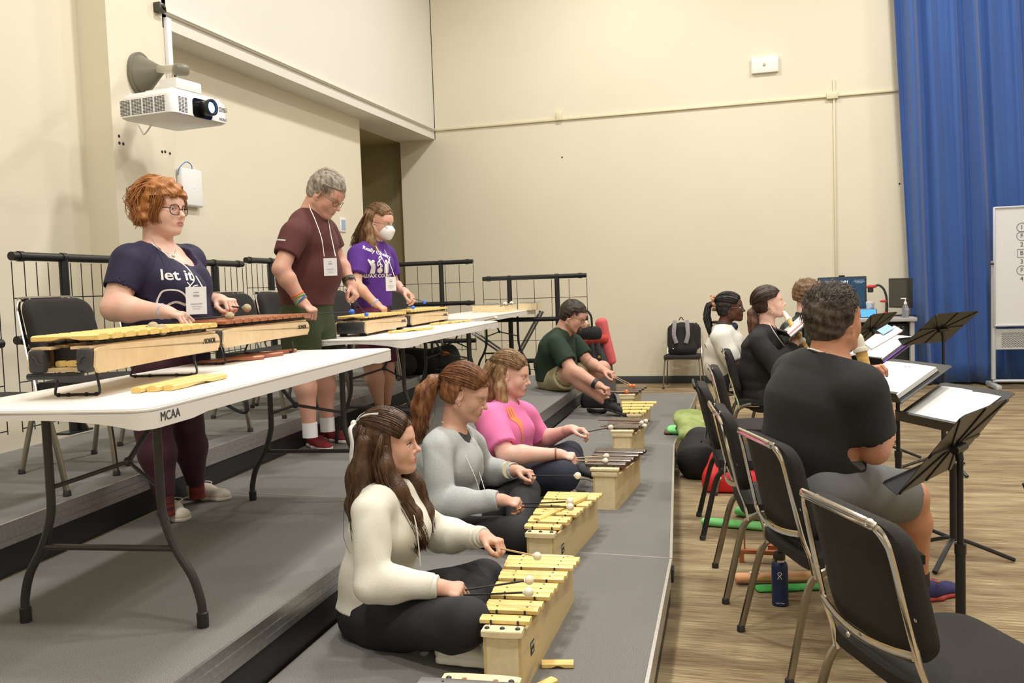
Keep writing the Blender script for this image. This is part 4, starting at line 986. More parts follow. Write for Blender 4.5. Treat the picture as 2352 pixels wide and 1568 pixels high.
def shirt(t, J, arms, frac, m, off=.012, hem=None, neckr=.062, necktilt=None, amp=.004, seed=1, h=.008, k=.05, scoop=None, fz=38, fx=16, name='shirt', open_=None, sleeve_w=.006, hemn=(0, 0, -1), armr=(.050, .040, .026), cap_top=None):
    F = Fld(); torso_fld(F, J, off, k); ends = []
    for a in arms:
        r = a.get('r', armr); fr = a.get('frac', frac); arm_fld(F, a['sh'], a['el'], a['wr'], r, k=.03, off=off*.9+(sleeve_w if fr < 1.3 else 0), frac=fr)
        sh, el, wr = A(a['sh']), A(a['el']), A(a['wr'])
        e, d, p0 = (sh+(el-sh)*fr, _n(el-sh), sh) if fr <= 1 else (el+(wr-el)*(fr-1), _n(wr-el), el)
        rr = (r[0]+(r[1]-r[0])*fr) if fr <= 1 else (r[1]*1.04+(r[2]-r[1]*1.04)*(fr-1.3)/.7); ends.append((e, d, rr, p0))
    nb = A(J['neck']); ch = A(J['chest']); ax = _n(nb-ch) if necktilt is None else _n(necktilt)
    def ex_(P, D):
        for e, d, rr, p0 in ends:
            v = P-e; z = v@d; q = np.linalg.norm(v-z[:, None]*d, axis=1); near = (np.linalg.norm(v, axis=1) < .13)
            D = np.where(near, np.maximum(D, z), D); D = np.where(near & (z > -.035), np.maximum(D, (rr+.003)-q), D)
        c = nb+ax*.01; v = P-c; z = v@ax; q = np.linalg.norm(v-z[:, None]*ax, axis=1)
        D = np.where(z > -.06, np.maximum(D, neckr*1.0-q+np.minimum(0, z)*.0), D); D = np.where(q < neckr*2.2, np.maximum(D, z-.012), D)
        if scoop: 
            c2, r2 = scoop; D = np.maximum(D, r2-np.linalg.norm(P-A(c2), axis=1))
        if hem is not None:
            z = (P-A(hem))@_n(hemn); D = np.maximum(D, z)
        return D
    Vv, Fc = F.mesh(h, post=folds(amp, seed, fz, fx, ex_)); return to_obj(name, [(relax(Vv, Fc, 2), Fc)], [m], t)
def pants(t, J, legs, m, frac=2.0, r=(.095, .066, .044), off=.0, top=None, amp=.004, seed=2, h=.008, name='trousers', flare=0, k=.04, foot=None):
    F = Fld(); x = A(J['x']); o = A((off, off)); w = J['w']
    F.flat(A(J['pelvis']), A(J['pelvis'])+(A(J['waist'])-A(J['pelvis']))*.45, A(w[0])+.006, (A(w[0])+A(w[1]))/2+.004, x, None, .05)
    ends = []
    for l in legs:
        leg_fld(F, l[0], l[1], l[2], r, k=k, off=off, frac=frac)
        a, b, c = map(A, l[:3]); e, d = (a+(b-a)*frac, _n(b-a)) if frac <= 1 else (b+(c-b)*(frac-1), _n(c-b)); rr = r[0]+(r[1]-r[0])*frac if frac <= 1 else r[2]+(r[1]-r[2])*(2-frac)
        ends.append((e, d, rr-.008))
    def ex_(P, D):
        for e, d, rr in ends:
            v = P-e; z = v@d; q = np.linalg.norm(v-z[:, None]*d, axis=1); near = (np.linalg.norm(v, axis=1) < .15)
            D = np.where(near, np.maximum(D, z), D); D = np.where(near & (z > -.03), np.maximum(D, rr*.86-q), D)
        if top is not None: D = np.maximum(D, (P-A(top))@A((0, 0, 1)))
        if foot is not None: D = np.maximum(D, foot-P[:, 2])
        return D
    Vv, Fc = F.mesh(h, post=folds(amp, seed, 22, 22, ex_)); return to_obj(name, [(relax(Vv, Fc, 2), Fc)], [m], t)
from mathutils.bvhtree import BVHTree
def decal(mb, ob, direction, off=.0015):
    """lay a print on cloth: move the vertices along direction until they touch ob"""
    me = ob.data; o = V(_wl(ob)); bv = BVHTree.FromPolygons([v.co+o for v in me.vertices], [tuple(p.vertices) for p in me.polygons]); d = V(direction).normalized(); out = []
    for v in mb.v:
        p = V(v); hit = bv.ray_cast(p-d*.5, d, 1.2); out.append(tuple(hit[0]-d*off if hit[0] else p))
    mb.v = out; return mb
def gridded(mb, n=3):
    """subdivide the triangles of a flat print so that it can follow cloth"""
    bm = bmesh.new(); vs = [bm.verts.new(v) for v in mb.v]
    for f in mb.f:
        try: bm.faces.new([vs[i] for i in f])
        except ValueError: pass
    bmesh.ops.triangulate(bm, faces=bm.faces[:])
    for _ in range(n):
        ed = [e for e in bm.edges if e.calc_length() > .012]
        if not ed: break
        bmesh.ops.subdivide_edges(bm, edges=ed, cuts=1); bmesh.ops.triangulate(bm, faces=bm.faces[:])
    r = MB(); bm.verts.index_update(); r.add([v.co[:] for v in bm.verts], [[v.index for v in f.verts] for f in bm.faces], False); bm.free(); return r
SHAFT = mat('mallet_shaft', (.02, .02, .02), .4); SHAFTW = mat('mallet_wood', (.55, .38, .22), .5)
def mallet(g, head, label, group, r=.018, m=None, shaft=None, back=.07, rs=.0035):
    g, head = A(g), A(head); d = _n(head-g); t = thing('mallet', label, 'mallet', tuple(head), 0, group)
    MB().tube([g-d*back, head-d*r*.5], rs, 8).build('shaft', shaft or SHAFT, t, world=True)
    MB().sphere(head, r, 14).tube([head-d*r*1.15, head-d*r*.8], rs*1.8, 8).build('mallet_head', m, t, world=True)
FELT = mat('beige_felt', (.44, .36, .23), .95, noise=((90, 90, 90), (.56, .48, .33), .3, .7), bump=(150, .5)); CREAM = mat('cream_ball', (.84, .80, .66), .5); ORANGE = mat('orange_ball', (.95, .22, .05), .4); BLUEB = mat('blue_rubber', (.06, .20, .75), .4)
def badge(c, right, up, cord, label, w=.085, h=.115, m_c=None):
    """cord: points from one side of the card round the neck to the other"""
    c = A(c); r = _n(right); u = _n(A(up)-r*(A(up)@r)); t = thing('name_badge', label, 'name badge', tuple(c), 0, 'white lanyard name badges')
    R = np.stack([r, u, np.cross(r, u)], 1)
    MB().box(c, (w, h, .002), Mx(R.tolist())).build('card', mat('badge_card', (.80, .80, .84), .45), t, world=True)
    n = np.cross(r, u); m = MB(); RR = Mx(R.tolist())
    for y, ww, hh in ((.30, .25, .012), (.18, .28, .03), (-.12, .55, .013), (-.22, .5, .006), (-.30, .36, .006)):
        m.box(c+u*y*h+n*.0016, (ww*w, hh*h*2.2, .0006), RR)
    m.build('printing', mat('badge_print', (.35, .35, .38), .6), t, world=True)
    MB().tube(smoothpath([V(p) for p in cord], 5), .0024, 6).build('cord', mat('white_cord', (.85, .83, .80), .7), t, world=True)
    return t
def band(p, d, r, w, m, name, t):
    """ring around a wrist"""
    p = A(p); R = V(_n(d)).to_track_quat('Z', 'Y').to_matrix(); MB().lathe([(r, -w/2), (r+.0025, -w/2), (r+.0035, 0), (r+.0025, w/2), (r, w/2)], p, R, 20).build(name, m, t, world=True)
SK1 = skin_mat('fair', (.76, .50, .40)); SK2 = skin_mat('light', (.68, .42, .31)); SK3 = skin_mat('tan', (.55, .28, .17)); SK4 = skin_mat('deep', (.11, .043, .024), .42); SK5 = skin_mat('ruddy', (.64, .37, .275))
XL = (0, -1, 0)
# ---------------------------------------------------------------- 1 navy shirt woman
t = thing('person', 'person with curly red bob, dark glasses and navy scoop neck shirt playing a table xylophone', 'person', (-2.748,3.642,0.4))
H = Head((-2.625,3.5,1.801), -2, -4, 0, 1.04)
J = dict(pelvis=(-2.625,3.5,1.123), waist=(-2.621,3.5,1.315), chest=(-2.628,3.5,1.489), neck=(-2.66,3.5,1.632), shR=(-2.659,3.32,1.57), shL=(-2.646,3.7,1.584), x=XL, w=[(.185, .150), (.180, .160), (.175, .140), (.150, .085)], sh=1.1,
         extra=[((-2.471,3.42,1.43), (.085, .085, .085)), ((-2.565,3.6,1.443), (.08, .08, .085)), ((-2.555,3.5,1.28), (.12, .16, .12))])
ar = (.068, .054, .029)
arms = [dict(sh=(-2.653,3.3,1.554), el=(-2.665,3.2,1.366), wr=(-2.431,3.22,1.345), d=(.93, .15, -.22), tv=(0, 1, .25), r=ar, n=(.05, .1, -1), curl=(.75, .95, .6), idx=(.55, .7, .5)),
        dict(sh=(-2.648,3.7,1.564), el=(-2.713,3.8,1.365), wr=(-2.457,3.64,1.386), d=(.90, -.22, -.10), tv=(0, -1, .35), r=ar, n=(.1, 0, -1), curl=(.95, 1.1, .7))]
legs = [((-2.597,3.4,1.102), (-2.662,3.4,0.819), (-2.596,3.37,0.493)), ((-2.655,3.6,1.084), (-2.65,3.62,0.794), (-2.706,3.75,0.476))]
b, g = body(t, H, J, SK1, arms, fat=1, neck=.056, armr=ar, down=.1)
NAVY = cloth_mat('navy', (.012, .008, .042), rough=.75, sheen=0)
top = shirt(t, J, arms, .60, NAVY, off=.010, hem=(-2.644,3.5,1.073), neckr=.080, scoop=((-2.556,3.5,1.608), .098), amp=.004, armr=ar, seed=11, necktilt=(.35, 0, 1))
pants(t, J, legs, cloth_mat('maroon_leggings', (.055, .010, .028), rough=.6), frac=1.93, r=(.115, .074, .040), amp=.002, h=.007, name='leggings')
CREAMSH = mat('cream_shoe', (.66, .60, .50), .6, noise=((60, 60, 60), (.74, .69, .60), .3, .7)); SOLEW = mat('offwhite_sole', (.74, .70, .60), .5); LACEW = mat('white_lace', (.82, .80, .76), .8)
for a_, b_ in (((-2.74,3.535,0.4), (-2.448,3.356,0.4)), ((-2.816,3.829,0.4), (-2.525,3.813,0.4))): shoe(t, a_, b_, L=.245, w=.044, h=.075, m=CREAMSH, sole=SOLEW, lace=LACEW)
for l in legs: 
    e = A(l[2]); MB().tube([tuple(e+A((0, 0, .035))), tuple(e+A((0, 0, -.055)))], .037, 14).build('sock', mat('patterned_sock', (.26, .045, .03), .9, noise=((6, 6, 70), (.10, .02, .04), .4, .6)), t, world=True)
HR1 = hair_mat('ginger', (.33, .115, .03), (.50, .22, .07))
cap_hair(H, t, HR1, th=.020, fz=.058, slope=.1, back=.012, nape=-.075, rough=.006, freq=110, seed=4, name='hair', puff=[((-.055, -.045, -.02), (.052, .06, .062)), ((.055, -.045, -.02), (.052, .06, .062)), ((0, -.085, -.01), (.075, .045, .072)), ((0, -.02, .085), (.07, .085, .045))])
gd = []
for a in np.linspace(-1.0, 1.0, 15):
    gd.append([spt((a*.5, .25, 1), .18), spt((a*1.3, -.3, .7), .30), spt((a*1.5, -.6, .1), .42), A_(a*.115, -.085+abs(a)*.045, -.055), A_(a*.112, -.075+abs(a)*.05, -.095)])
strands(H, gd, 420, [.004, .014, .018, .018, .014], .0022, HR1, t, 3, 'curls', wave=.014, wf=17)
for q in (-1, 1): strands(H, [[spt((q*.2, .3, 1), .16), spt((q*.8, .7, .75), .14), (q*.070, .066, .045), (q*.078, .045, -.005), (q*.072, .040, -.055), (q*.078, .046, -.075)], [spt((q*.2, .2, 1), .16), spt((q*1, .3, .7), .25), (q*.088, .03, .02), (q*.095, .015, -.03), (q*.085, .02, -.085)]], 110, [.002, .008, .010, .010, .008], .0019, HR1, t, 9+q, 'side_curls', wave=.009, wf=16)
strands(H, [[spt((x*.7, .15, 1), .15), spt((x*.9, .75, .8), .16), (x*.05, .088, .060), (x*.056, .092, .036)] for x in (-1, -.6, -.2, .2, .6, 1)], 190, [.002, .006, .006, .005], .0017, HR1, t, 21, 'fringe', wave=.004, wf=8)
eyes(H, t, (.25, 1, -.05), mat('iris_blue', (.12, .16, .20), .2)); brows(H, t, mat('brow_ginger', (.20, .08, .03), .8), .0022, -.003)
glasses(H, t, mat('tortoise_frame', (.02, .018, .016), .25), .0245, .0215, .35, th=.0018, z0=-.003)
band(A(arms[0]['wr'])-_n(A(arms[0]['wr'])-A(arms[0]['el']))*.012, A(arms[0]['wr'])-A(arms[0]['el']), .031, .010, mat('beaded_bracelet', (.38, .42, .60), .5, noise=((120, 120, 120), (.6, .6, .66), .4, .6)), 'bracelet', t)
band(A(arms[0]['wr'])+A((.098, .016, -.030)), (.7, .1, -.6), .0095, .004, CHROME, 'ring', t)
# tattoo on the near upper arm
m = MB(); c = A((-2.524,3.1,1.461))
for i in range(7):
    a = i*2*PI/7; m.add([c+A((.024*math.cos(a), 0, .028*math.sin(a))), c+A((.009*math.cos(a+.45), 0, .010*math.sin(a+.45))), c, c+A((.009*math.cos(a-.45), 0, .010*math.sin(a-.45)))], [(0, 1, 2, 3)], False)
decal(gridded(m), b, (-.45, .85, 0), .0008).build('tattoo', mat('tattoo_violet', (.20, .13, .30), .6), t, world=True)
m = MB(); c = c+A((.012, 0, -.028)); m.add([c+A((.012*math.cos(i*PI/6), 0, .012*math.sin(i*PI/6))) for i in range(12)], [tuple(range(12))], False)
decal(gridded(m), b, (-.45, .85, 0), .0012).build('tattoo', mat('tattoo_yellow', (.62, .36, .12), .6), t, world=True)
PRW = mat('white_print', (.82, .81, .80), .7)
rr = _n((.72, .69, 0)); 
m = gridded(text('let it', .066, (-2.262,3.2,1.498), (.62, .78, -.06), (.05, 0, 1), 0, .0012), 2); 
for pts, w_ in (([(-.075, -.07), (-.055, -.035), (-.01, -.035), (.02, -.06), (.03, -.10)], .007), ([(-.075, -.07), (-.08, -.105), (-.05, -.135), (-.01, -.13)], .007), ([(-.035, -.135), (-.045, -.105), (-.015, -.085), (.025, -.10)], .010), ([(.03, -.10), (.03, -.05), (.055, -.02), (.075, -.015)], .005), ([(.03, -.10), (.045, -.075), (.07, -.07)], .004), ([(.02, -.035), (.04, -.02), (.03, 0)], .004)):
    cc = A((-2.264,3.2,1.468)); e = [cc+_n((.62, .78, 0))*p[0]+A((0, 0, p[1])) for p in [(q.x, q.y) for q in smoothpath([(a, b2, 0) for a, b2 in pts], 6)]]
    up_ = A((0, 0, 1)); vs = []
    for i, p in enumerate(e):
        d_ = _n(e[min(i+1, len(e)-1)]-e[max(i-1, 0)]); nn = np.cross(d_, A((.78, -.62, 0))); vs += [p+nn*w_/2, p-nn*w_/2]
    m.add(vs, [(2*i, 2*i+1, 2*i+3, 2*i+2) for i in range(len(e)-1)], False)
decal(m, top, (-.78, .62, 0), .002).build('shirt_print', PRW, t, world=True)
bc = A((-2.303,3.26,1.387)); badge(bc, (.62, .78, 0), (.05, -.04, 1), [bc+A((-.018, -.023, .055)), (-2.315,3.27,1.478), (-2.363,3.28,1.535), (-2.49,3.34,1.588), (-2.636,3.42,1.652), (-2.711,3.5,1.69), (-2.748,3.6,1.696), (-2.664,3.6,1.652), (-2.556,3.55,1.566), (-2.424,3.43,1.501), bc+A((.018, .023, .055))], 'name badge on a white cord worn by the curly haired woman')
MB().tube(smoothpath([(-2.61,3.4,1.665), (-2.561,3.37,1.624), (-2.504,3.36,1.594), (-2.491,3.38,1.589), (-2.549,3.48,1.619)], 6), .0012, 5).sphere((-2.476,3.36,1.582), .007, 8).build('necklace', CHROME, t, world=True)
GM = 'mallets held by the players'
mallet(g[0], (-2.252,3.42,1.314), 'mallet with beige felt head in the near hand of the curly haired woman', GM, .019, FELT)
mallet(g[1], (-2.293,3.62,1.344), 'mallet with beige felt head in the far hand of the curly haired woman', GM, .019, FELT)
mallet((-2.192,2.62,1.282), (-2.128,2.75,1.299), 'left of two felt mallets lying on the nearest yellow xylophone', 'mallets lying on instruments', .020, FELT, back=.10, rs=.005)
mallet((-2.116,2.55,1.279), (-2.023,2.66,1.293), 'right of two felt mallets lying on the nearest yellow xylophone', 'mallets lying on instruments', .020, FELT, back=.10, rs=.005)

# ---------------------------------------------------------------- 2 maroon shirt man
t = thing('person', 'tall person with grey hair, glasses, maroon t-shirt and dark green shorts looking down', 'person', (-2.763,5.11,0.4))
H = Head((-2.583,5,1.996), 0, -36, 0, 1.13)
J = dict(pelvis=(-2.746,5,1.271), waist=(-2.734,5,1.491), chest=(-2.704,5,1.717), neck=(-2.682,5,1.896), shR=(-2.666,4.8,1.771), shL=(-2.726,5.22,1.809), x=XL, w=[(.185, .135), (.19, .155), (.19, .140), (.16, .085)], sh=1.15,
         extra=[((-2.666,5,1.529), (.13, .16, .13))])
ar = (.060, .050, .034)
arms = [dict(sh=(-2.674,4.76,1.744), el=(-2.704,4.64,1.546), wr=(-2.611,4.7,1.351), d=(.75, .05, -.60), tv=(.1, 1, .15), n=(-.5, .1, -.9), r=ar, curl=(1.1, 1.35, .9)),
        dict(sh=(-2.719,5.24,1.782), el=(-2.667,5.3,1.606), wr=(-2.559,5.24,1.451), d=(.45, -.1, -.9), tv=(.2, -1, .1), n=(-.8, -.2, -.5), r=ar, curl=(1.1, 1.35, .9))]
legs = [((-2.735,4.88,1.228), (-2.712,4.86,0.952), (-2.7,4.88,0.578)), ((-2.776,5.14,1.217), (-2.732,5.16,0.923), (-2.729,5.16,0.568))]
b, g = body(t, H, J, SK5, arms, legs, male=True, neck=.060, armr=ar, legr=(.095, .066, .042), down=.9)
MAR = cloth_mat('maroon', (.085, .020, .020), (.105, .028, .027))
top = shirt(t, J, arms, .62, MAR, off=.012, hem=(-2.743,5,1.325), neckr=.072, amp=.005, armr=ar, seed=5, sleeve_w=.012)
m = MB(); c = A((-2.703,4.66,1.714)); m.add([c+A((x*.030, 0, z*.004-x*.004)) for x, z in ((-1, -1), (1, -1), (1, 1), (-1, 1))], [(0, 1, 2, 3)], False)
decal(gridded(m), top, (-.3, .95, 0), .002).build('sleeve_stripe', mat('reflective_grey', (.62, .60, .60), .4), t, world=True)
pants(t, J, legs, cloth_mat('olive_shorts', (.030, .042, .012), (.04, .055, .016)), frac=.86, r=(.125, .105, .09), amp=.006, name='shorts')
RED = mat('maroon_knit', (.22, .015, .025), .8, noise=((300, 300, 300), (.30, .03, .04), .3, .7)); WS = mat('white_sole', (.82, .80, .78), .5)
for a_, b_ in (((-2.936,5.297,0.4), (-2.624,5.034,0.4)), ((-2.962,5.529,0.4), (-2.681,5.383,0.4))): shoe(t, a_, b_, L=.31, w=.052, h=.085, m=RED, sole=WS, lace=mat('dark_red_lace', (.16, .01, .015), .7), soleh=.026)
for l in legs: 
    e = A(l[2]); MB().tube([tuple(e+A((0, 0, .04))), tuple(e+A((0, 0, -.05)))], .046, 14).build('sock', mat('white_sock', (.78, .78, .80), .9), t, world=True)
HR2 = hair_mat('grey', (.20, .165, .125), (.46, .41, .34), .5)
cap_hair(H, t, HR2, th=.008, fz=.070, slope=.2, back=.000, nape=-.050, rough=.002)
short_hair(H, t, HR2, 1500, lambda p: .030+.016*max(0, p[2]/.1), lambda p: (p[0]*1.5, .6-1.2*(p[2] < .03), -.9 if p[2] < .07 else .15), fz=.058, r=.0013, back=.004, up=.45, curl=.12)
eyes(H, t, (0, 1, -.5)); brows(H, t, mat('brow_grey', (.13, .09, .06), .8), .003); glasses(H, t, mat('brown_frame', (.09, .055, .035), .3), .0225, .0155, .15, th=.0014)
HB = MAR
fa = [A(a['wr'])-A(a['el']) for a in arms]
for i, (c, nm) in enumerate((((.75, .10, .03), 'red'), ((.15, .45, .10), 'green'), ((.12, .12, .45), 'blue'), ((.2, .5, .12), 'lime'))):
    band(A(arms[0]['wr'])-_n(fa[0])*(.052-.014*i), fa[0]+A((.0, .05*(-1)**i, .06*(i-1.5))), .0385, .012, mat('band_'+nm, c, .5), 'wristband', t)
band(A(arms[1]['wr'])-_n(fa[1])*.03, fa[1], .039, .030, mat('olive_strap', (.085, .09, .045), .7), 'watch_strap', t)
MB().box(A(arms[1]['wr'])-_n(fa[1])*.03+A((.030, -.028, .015)), (.034, .034, .012), frame((.7, -.7, .3)), bev=.004).build('watch', mat('grey_watch', (.12, .12, .13), .3, .5), t, world=True)
bc = A((-2.419,4.7,1.548)); badge(bc, (.85, .5, 0), (.03, -.02, 1), [bc+A((-.028, -.015, .06)), (-2.468,4.7,1.719), (-2.549,4.78,1.84), (-2.617,4.86,1.906), (-2.701,5.02,1.965), (-2.698,5.14,1.931), (-2.604,5.05,1.861), (-2.519,4.92,1.744), bc+A((.028, .015, .06))], 'name badge on a white lanyard hanging on the maroon shirt', w=.075, h=.10)
mallet(g[0], (-2.395,4.9,1.282), 'blue headed mallet in the near hand of the maroon shirt man', GM, .017, BLUEB)
mallet(g[1], (-2.488,5.3,1.253), 'blue headed mallet in the far hand of the maroon shirt man', GM, .014, BLUEB)
# ---------------------------------------------------------------- 3 purple shirt woman
t = thing('person', 'person with long brown hair, white face mask, glasses and purple printed t-shirt', 'person', (-3.159,6.841,0.4))
H = Head((-2.861,6.4,1.923), -10, -14, 0, 1.10)
J = dict(pelvis=(-2.945,6.4,1.221), waist=(-2.936,6.4,1.416), chest=(-2.927,6.4,1.61), neck=(-2.911,6.4,1.776), shR=(-2.956,6.24,1.694), shL=(-2.907,6.58,1.708), x=XL, w=[(.165, .115), (.135, .105), (.150, .110), (.125, .07)], sh=.95, extra=[((-2.85,6.36,1.606), (.07, .11, .07))])
ar = (.050, .042, .029)
arms = [dict(sh=(-2.97,6.22,1.668), el=(-2.937,6.1,1.449), wr=(-2.808,6.14,1.312), d=(.8, .1, -.55), tv=(.1, 1, .2), n=(-.3, .1, -1), r=ar, curl=(.9, 1.2, .8)),
        dict(sh=(-2.903,6.6,1.674), el=(-2.876,6.66,1.452), wr=(-2.734,6.52,1.394), d=(.85, -.15, -.45), tv=(.1, -1, .3), n=(-.3, -.3, -1), r=ar, curl=(.7, .9, .6), thumb='pinch')]
legs = [((-2.937,6.3,1.182), (-2.916,6.28,0.826), (-2.882,6.3,0.53)), ((-2.949,6.5,1.173), (-2.91,6.5,0.805), (-2.922,6.52,0.517))]
b, g = body(t, H, J, SK2, arms, legs, neck=.048, armr=ar, legr=(.085, .072, .038), hb=.009, hh=.004)
PUR = cloth_mat('purple', (.080, .018, .22), (.10, .025, .27))
top = shirt(t, J, arms, .68, PUR, off=.016, hem=(-2.942,6.4,1.278), neckr=.062, amp=.006, armr=ar, seed=7, h=.009, sleeve_w=.016)
pants(t, J, legs, cloth_mat('burgundy', (.11, .012, .040)), frac=.92, r=(.110, .098, .07), amp=.003, h=.009, name='cycling_shorts')
for l in legs: e = A(l[2]); shoe(t, (e[0]-.05, e[1], .4), (e[0]+.2, e[1]-.02, .4), L=.27, w=.048, h=.085, m=mat('black_shoe', (.012, .012, .014), .6), sole=mat('black_sole', (.02, .02, .02), .6))
HR3 = hair_mat('brown', (.12, .055, .022), (.30, .17, .075))
cap_hair(H, t, HR3, th=.010, fz=.070, slope=.1, back=-.002, nape=-.06, h=.005, rough=.0015)
tie = spt((0, -1, .35), .18)
strands(H, [slerp((x*.8, .80, .60-abs(x)*.40), (x*.15, -1, .4), 11, .10, .2) for x in np.linspace(-1, 1, 9)], 260, [.002, .006, .005], .0018, HR3, t, 2, 'crown_hair')
hairvol(H, t, HR3, [[(.072, -.03, .0, .022), (.085, -.02, -.06, .028), (.090, .02, -.14, .032), (.084, .07, -.22, .032), (.070, .088, -.28, .020)], [(0, -.085, .0, .05), (0, -.115, -.10, .055), (0, -.125, -.20, .045)]], 'long_hair', .006)
strands(H, [[spt((.9, -.2, .3), .14), (.092, -.020, -.04), (.090, .005, -.10), (.082, .045, -.17), (.074, .080, -.25), (.060, .095, -.315)], [spt((.9, -.5, .3), .14), (.080, -.06, -.05), (.085, -.04, -.12), (.090, .02, -.18), (.088, .070, -.25), (.080, .085, -.30)]], 300, [.004, .014, .020, .024, .016], .0022, HR3, t, 5, 'front_hair', wave=.010)
strands(H, [[spt((x, -.8, .4), .14), (x*.075, -.11, -.03), (x*.095, -.13, -.12), (x*.11, -.13, -.22)] for x in (-1, -.5, 0, .5, 1)], 300, [.004, .010, .014, .012], .0022, HR3, t, 6, 'back_hair', wave=.008)
eyes(H, t, (0, 1, -.4)); brows(H, t, mat('brow_brown', (.08, .035, .015), .8), .003); glasses(H, t, mat('thin_frame', (.06, .05, .05), .3, .5), .0235, .0175, .2, th=.0011, z0=-.006)
F = Fld(); F.ell(H.w((0, .062, -.048)), A((.058, .056, .056))*H.s, H.R, .02); F.cap(H.w((0, .118, -.036)), H.w((0, .100, -.088)), .008*H.s, .010*H.s, .035*H.s); F.cap(H.w((0, .095, -.012)), H.w((0, .118, -.036)), .007*H.s, .008*H.s, .02*H.s)
def mpost(P, D): L = H.loc(P); return np.maximum(np.maximum(D, (.030-L[:, 1])*H.s), (L[:, 2]+.004)*H.s)
v, f = F.mesh(.0035, post=mpost); mk = to_obj('face_mask', [(relax(v, f, 1), f)], [mat('white_mask', (.85, .84, .84), .8)], t)
for z in (-.018, -.075): MB().tube(smoothpath([H.w((.052, .050, z)), H.w((.070, .025, z*.6)), H.w((.080, -.002, -.004))], 4), .0013, 5).build('ear_loop', mat('white_mask', (.85, .84, .84), .8), mk, world=True)
fa = [A(a['wr'])-A(a['el']) for a in arms]
band(A(arms[0]['wr'])-_n(fa[0])*.005, fa[0], .033, .014, mat('lavender_band', (.38, .42, .72), .5), 'wristband', t)
band(A(arms[1]['wr'])-_n(fa[1])*.015, fa[1], .031, .020, BLKP, 'watch_strap', t)
rt = (.78, .6, 0); m = text('FAIRFAX COUNTY', .036, (-2.703,6.1,1.514), rt, (0, 0, 1), 0, .001); merge(m, text('Really Cheery', .042, (-2.702,6.1,1.692), (.78, .6, -.35), (.2, 0, 1), 0, .0008))
cc = A((-2.689,6.1,1.596)); rr = _n(rt); m.mi = 0
def blob(pts): m.add([cc+rr*x*.75+A((0, 0, z))*.75 for x, z in pts], [tuple(range(len(pts)))], False)
for q in (-1, 1):       # two cheering figures
    blob([(q*.05, -.085), (q*.10, -.085), (q*.085, -.02), (q*.095, .01), (q*.125, .055), (q*.112, .062), (q*.075, .018), (q*.05, .012), (q*.045, -.03)])
    blob([(q*.068+.016*math.cos(a), .036+.016*math.sin(a)) for a in [i*PI/5 for i in range(10)]])
blob([(.028*math.cos(a), -.055+.028*math.sin(a)) for a in [i*PI/6 for i in range(12)]])
e = [cc+rr*p.x*.75+A((0, 0, p.y))*.75 for p in smoothpath([(.0, -.03, 0), (.022, -.01, 0), (0, .01, 0), (-.026, -.01, 0), (-.02, .03, 0), (.016, .06, 0), (.006, .085, 0), (-.008, .06, 0), (.004, .0, 0), (.006, -.05, 0)], 5)]
vs = []
for i, p in enumerate(e):
    d_ = _n(e[min(i+1, len(e)-1)]-e[max(i-1, 0)]); nn = np.cross(d_, np.cross(rr, A((0, 0, 1)))); vs += [p+nn*.0035, p-nn*.0035]
m.add(vs, [(2*i, 2*i+1, 2*i+3, 2*i+2) for i in range(len(e)-1)], False)
decal(gridded(m, 2), top, (-.6, .78, 0), .003).build('shirt_print', PRW, t, world=True)
bc = A((-2.667,6.12,1.449)); badge(bc, (.85, .5, 0), (.03, -.02, 1), [bc+A((-.025, -.015, .05)), (-2.72,6.16,1.585), (-2.813,6.24,1.704), (-2.893,6.36,1.777), (-2.903,6.48,1.792), (-2.803,6.36,1.69), (-2.73,6.28,1.581), bc+A((.025, .015, .05))], 'name badge on a white lanyard hanging on the purple shirt', w=.075, h=.10)
mallet(g[0], (-2.553,6.25,1.269), 'blue ball mallet in the near hand of the purple shirt woman', GM, .014, BLUEB)
mallet(g[1], (-2.559,6.5,1.305), 'blue ball mallet in the far hand of the purple shirt woman', GM, .014, BLUEB)
# ---------------------------------------------------------------- 4 girl in white hoodie
t = thing('person', 'person with long dark brown hair, white ribbon and cream hoodie sitting cross legged', 'person', (-1.238,2.718,0.2))
H = Head((-1.298,2.9,0.86), 13, 2, 0, .97)
J = dict(pelvis=(-1.369,2.88,0.267), waist=(-1.357,2.89,0.407), chest=(-1.32,2.9,0.571), neck=(-1.31,2.9,0.705), shR=(-1.292,2.74,0.675), shL=(-1.327,3.08,0.605), x=XL, w=[(.165, .118), (.135, .100), (.145, .105), (.125, .07)], sh=.95, extra=[((-1.245,2.88,0.564), (.065, .12, .07))])
ar = (.052, .046, .026)
arms = [dict(sh=(-1.287,2.7,0.666), el=(-1.247,2.62,0.456), wr=(-1.038,2.66,0.443), d=(1, .08, -.12), tv=(0, .9, .55), n=(0, .45, -1), r=ar, curl=(1.15, 1.45, .9), s=.92),
        dict(sh=(-1.319,3.1,0.579), el=(-1.24,3.22,0.442), wr=(-1.023,3.08,0.491), d=(.92, -.15, -.18), tv=(0, -1, -.1), n=(.1, -.2, -1), r=ar, curl=(.95, 1.3, .9), s=.92)]
legs = [((-1.294,2.78,0.263), (-0.919,2.58,0.367), (-1.137,2.86,0.166)), ((-1.391,2.99,0.21), (-1.049,3.16,0.305), (-1.028,2.74,0.208))]
b, g = body(t, H, J, SK2, arms, (), neck=.045, armr=ar, hh=.0028)
HOOD = cloth_mat('cream_hoodie', (.74, .72, .62), (.80, .78, .69), s=300)
top = shirt(t, J, arms, 1.93, HOOD, off=.014, hem=(-1.362,2.89,0.299), neckr=.056, amp=.009, armr=(.050, .046, .032), seed=9, h=.0065, fz=48, fx=30, name='hoodie')
F = Fld(); nb = A(J['neck'])                   # folded hood lying on the shoulders
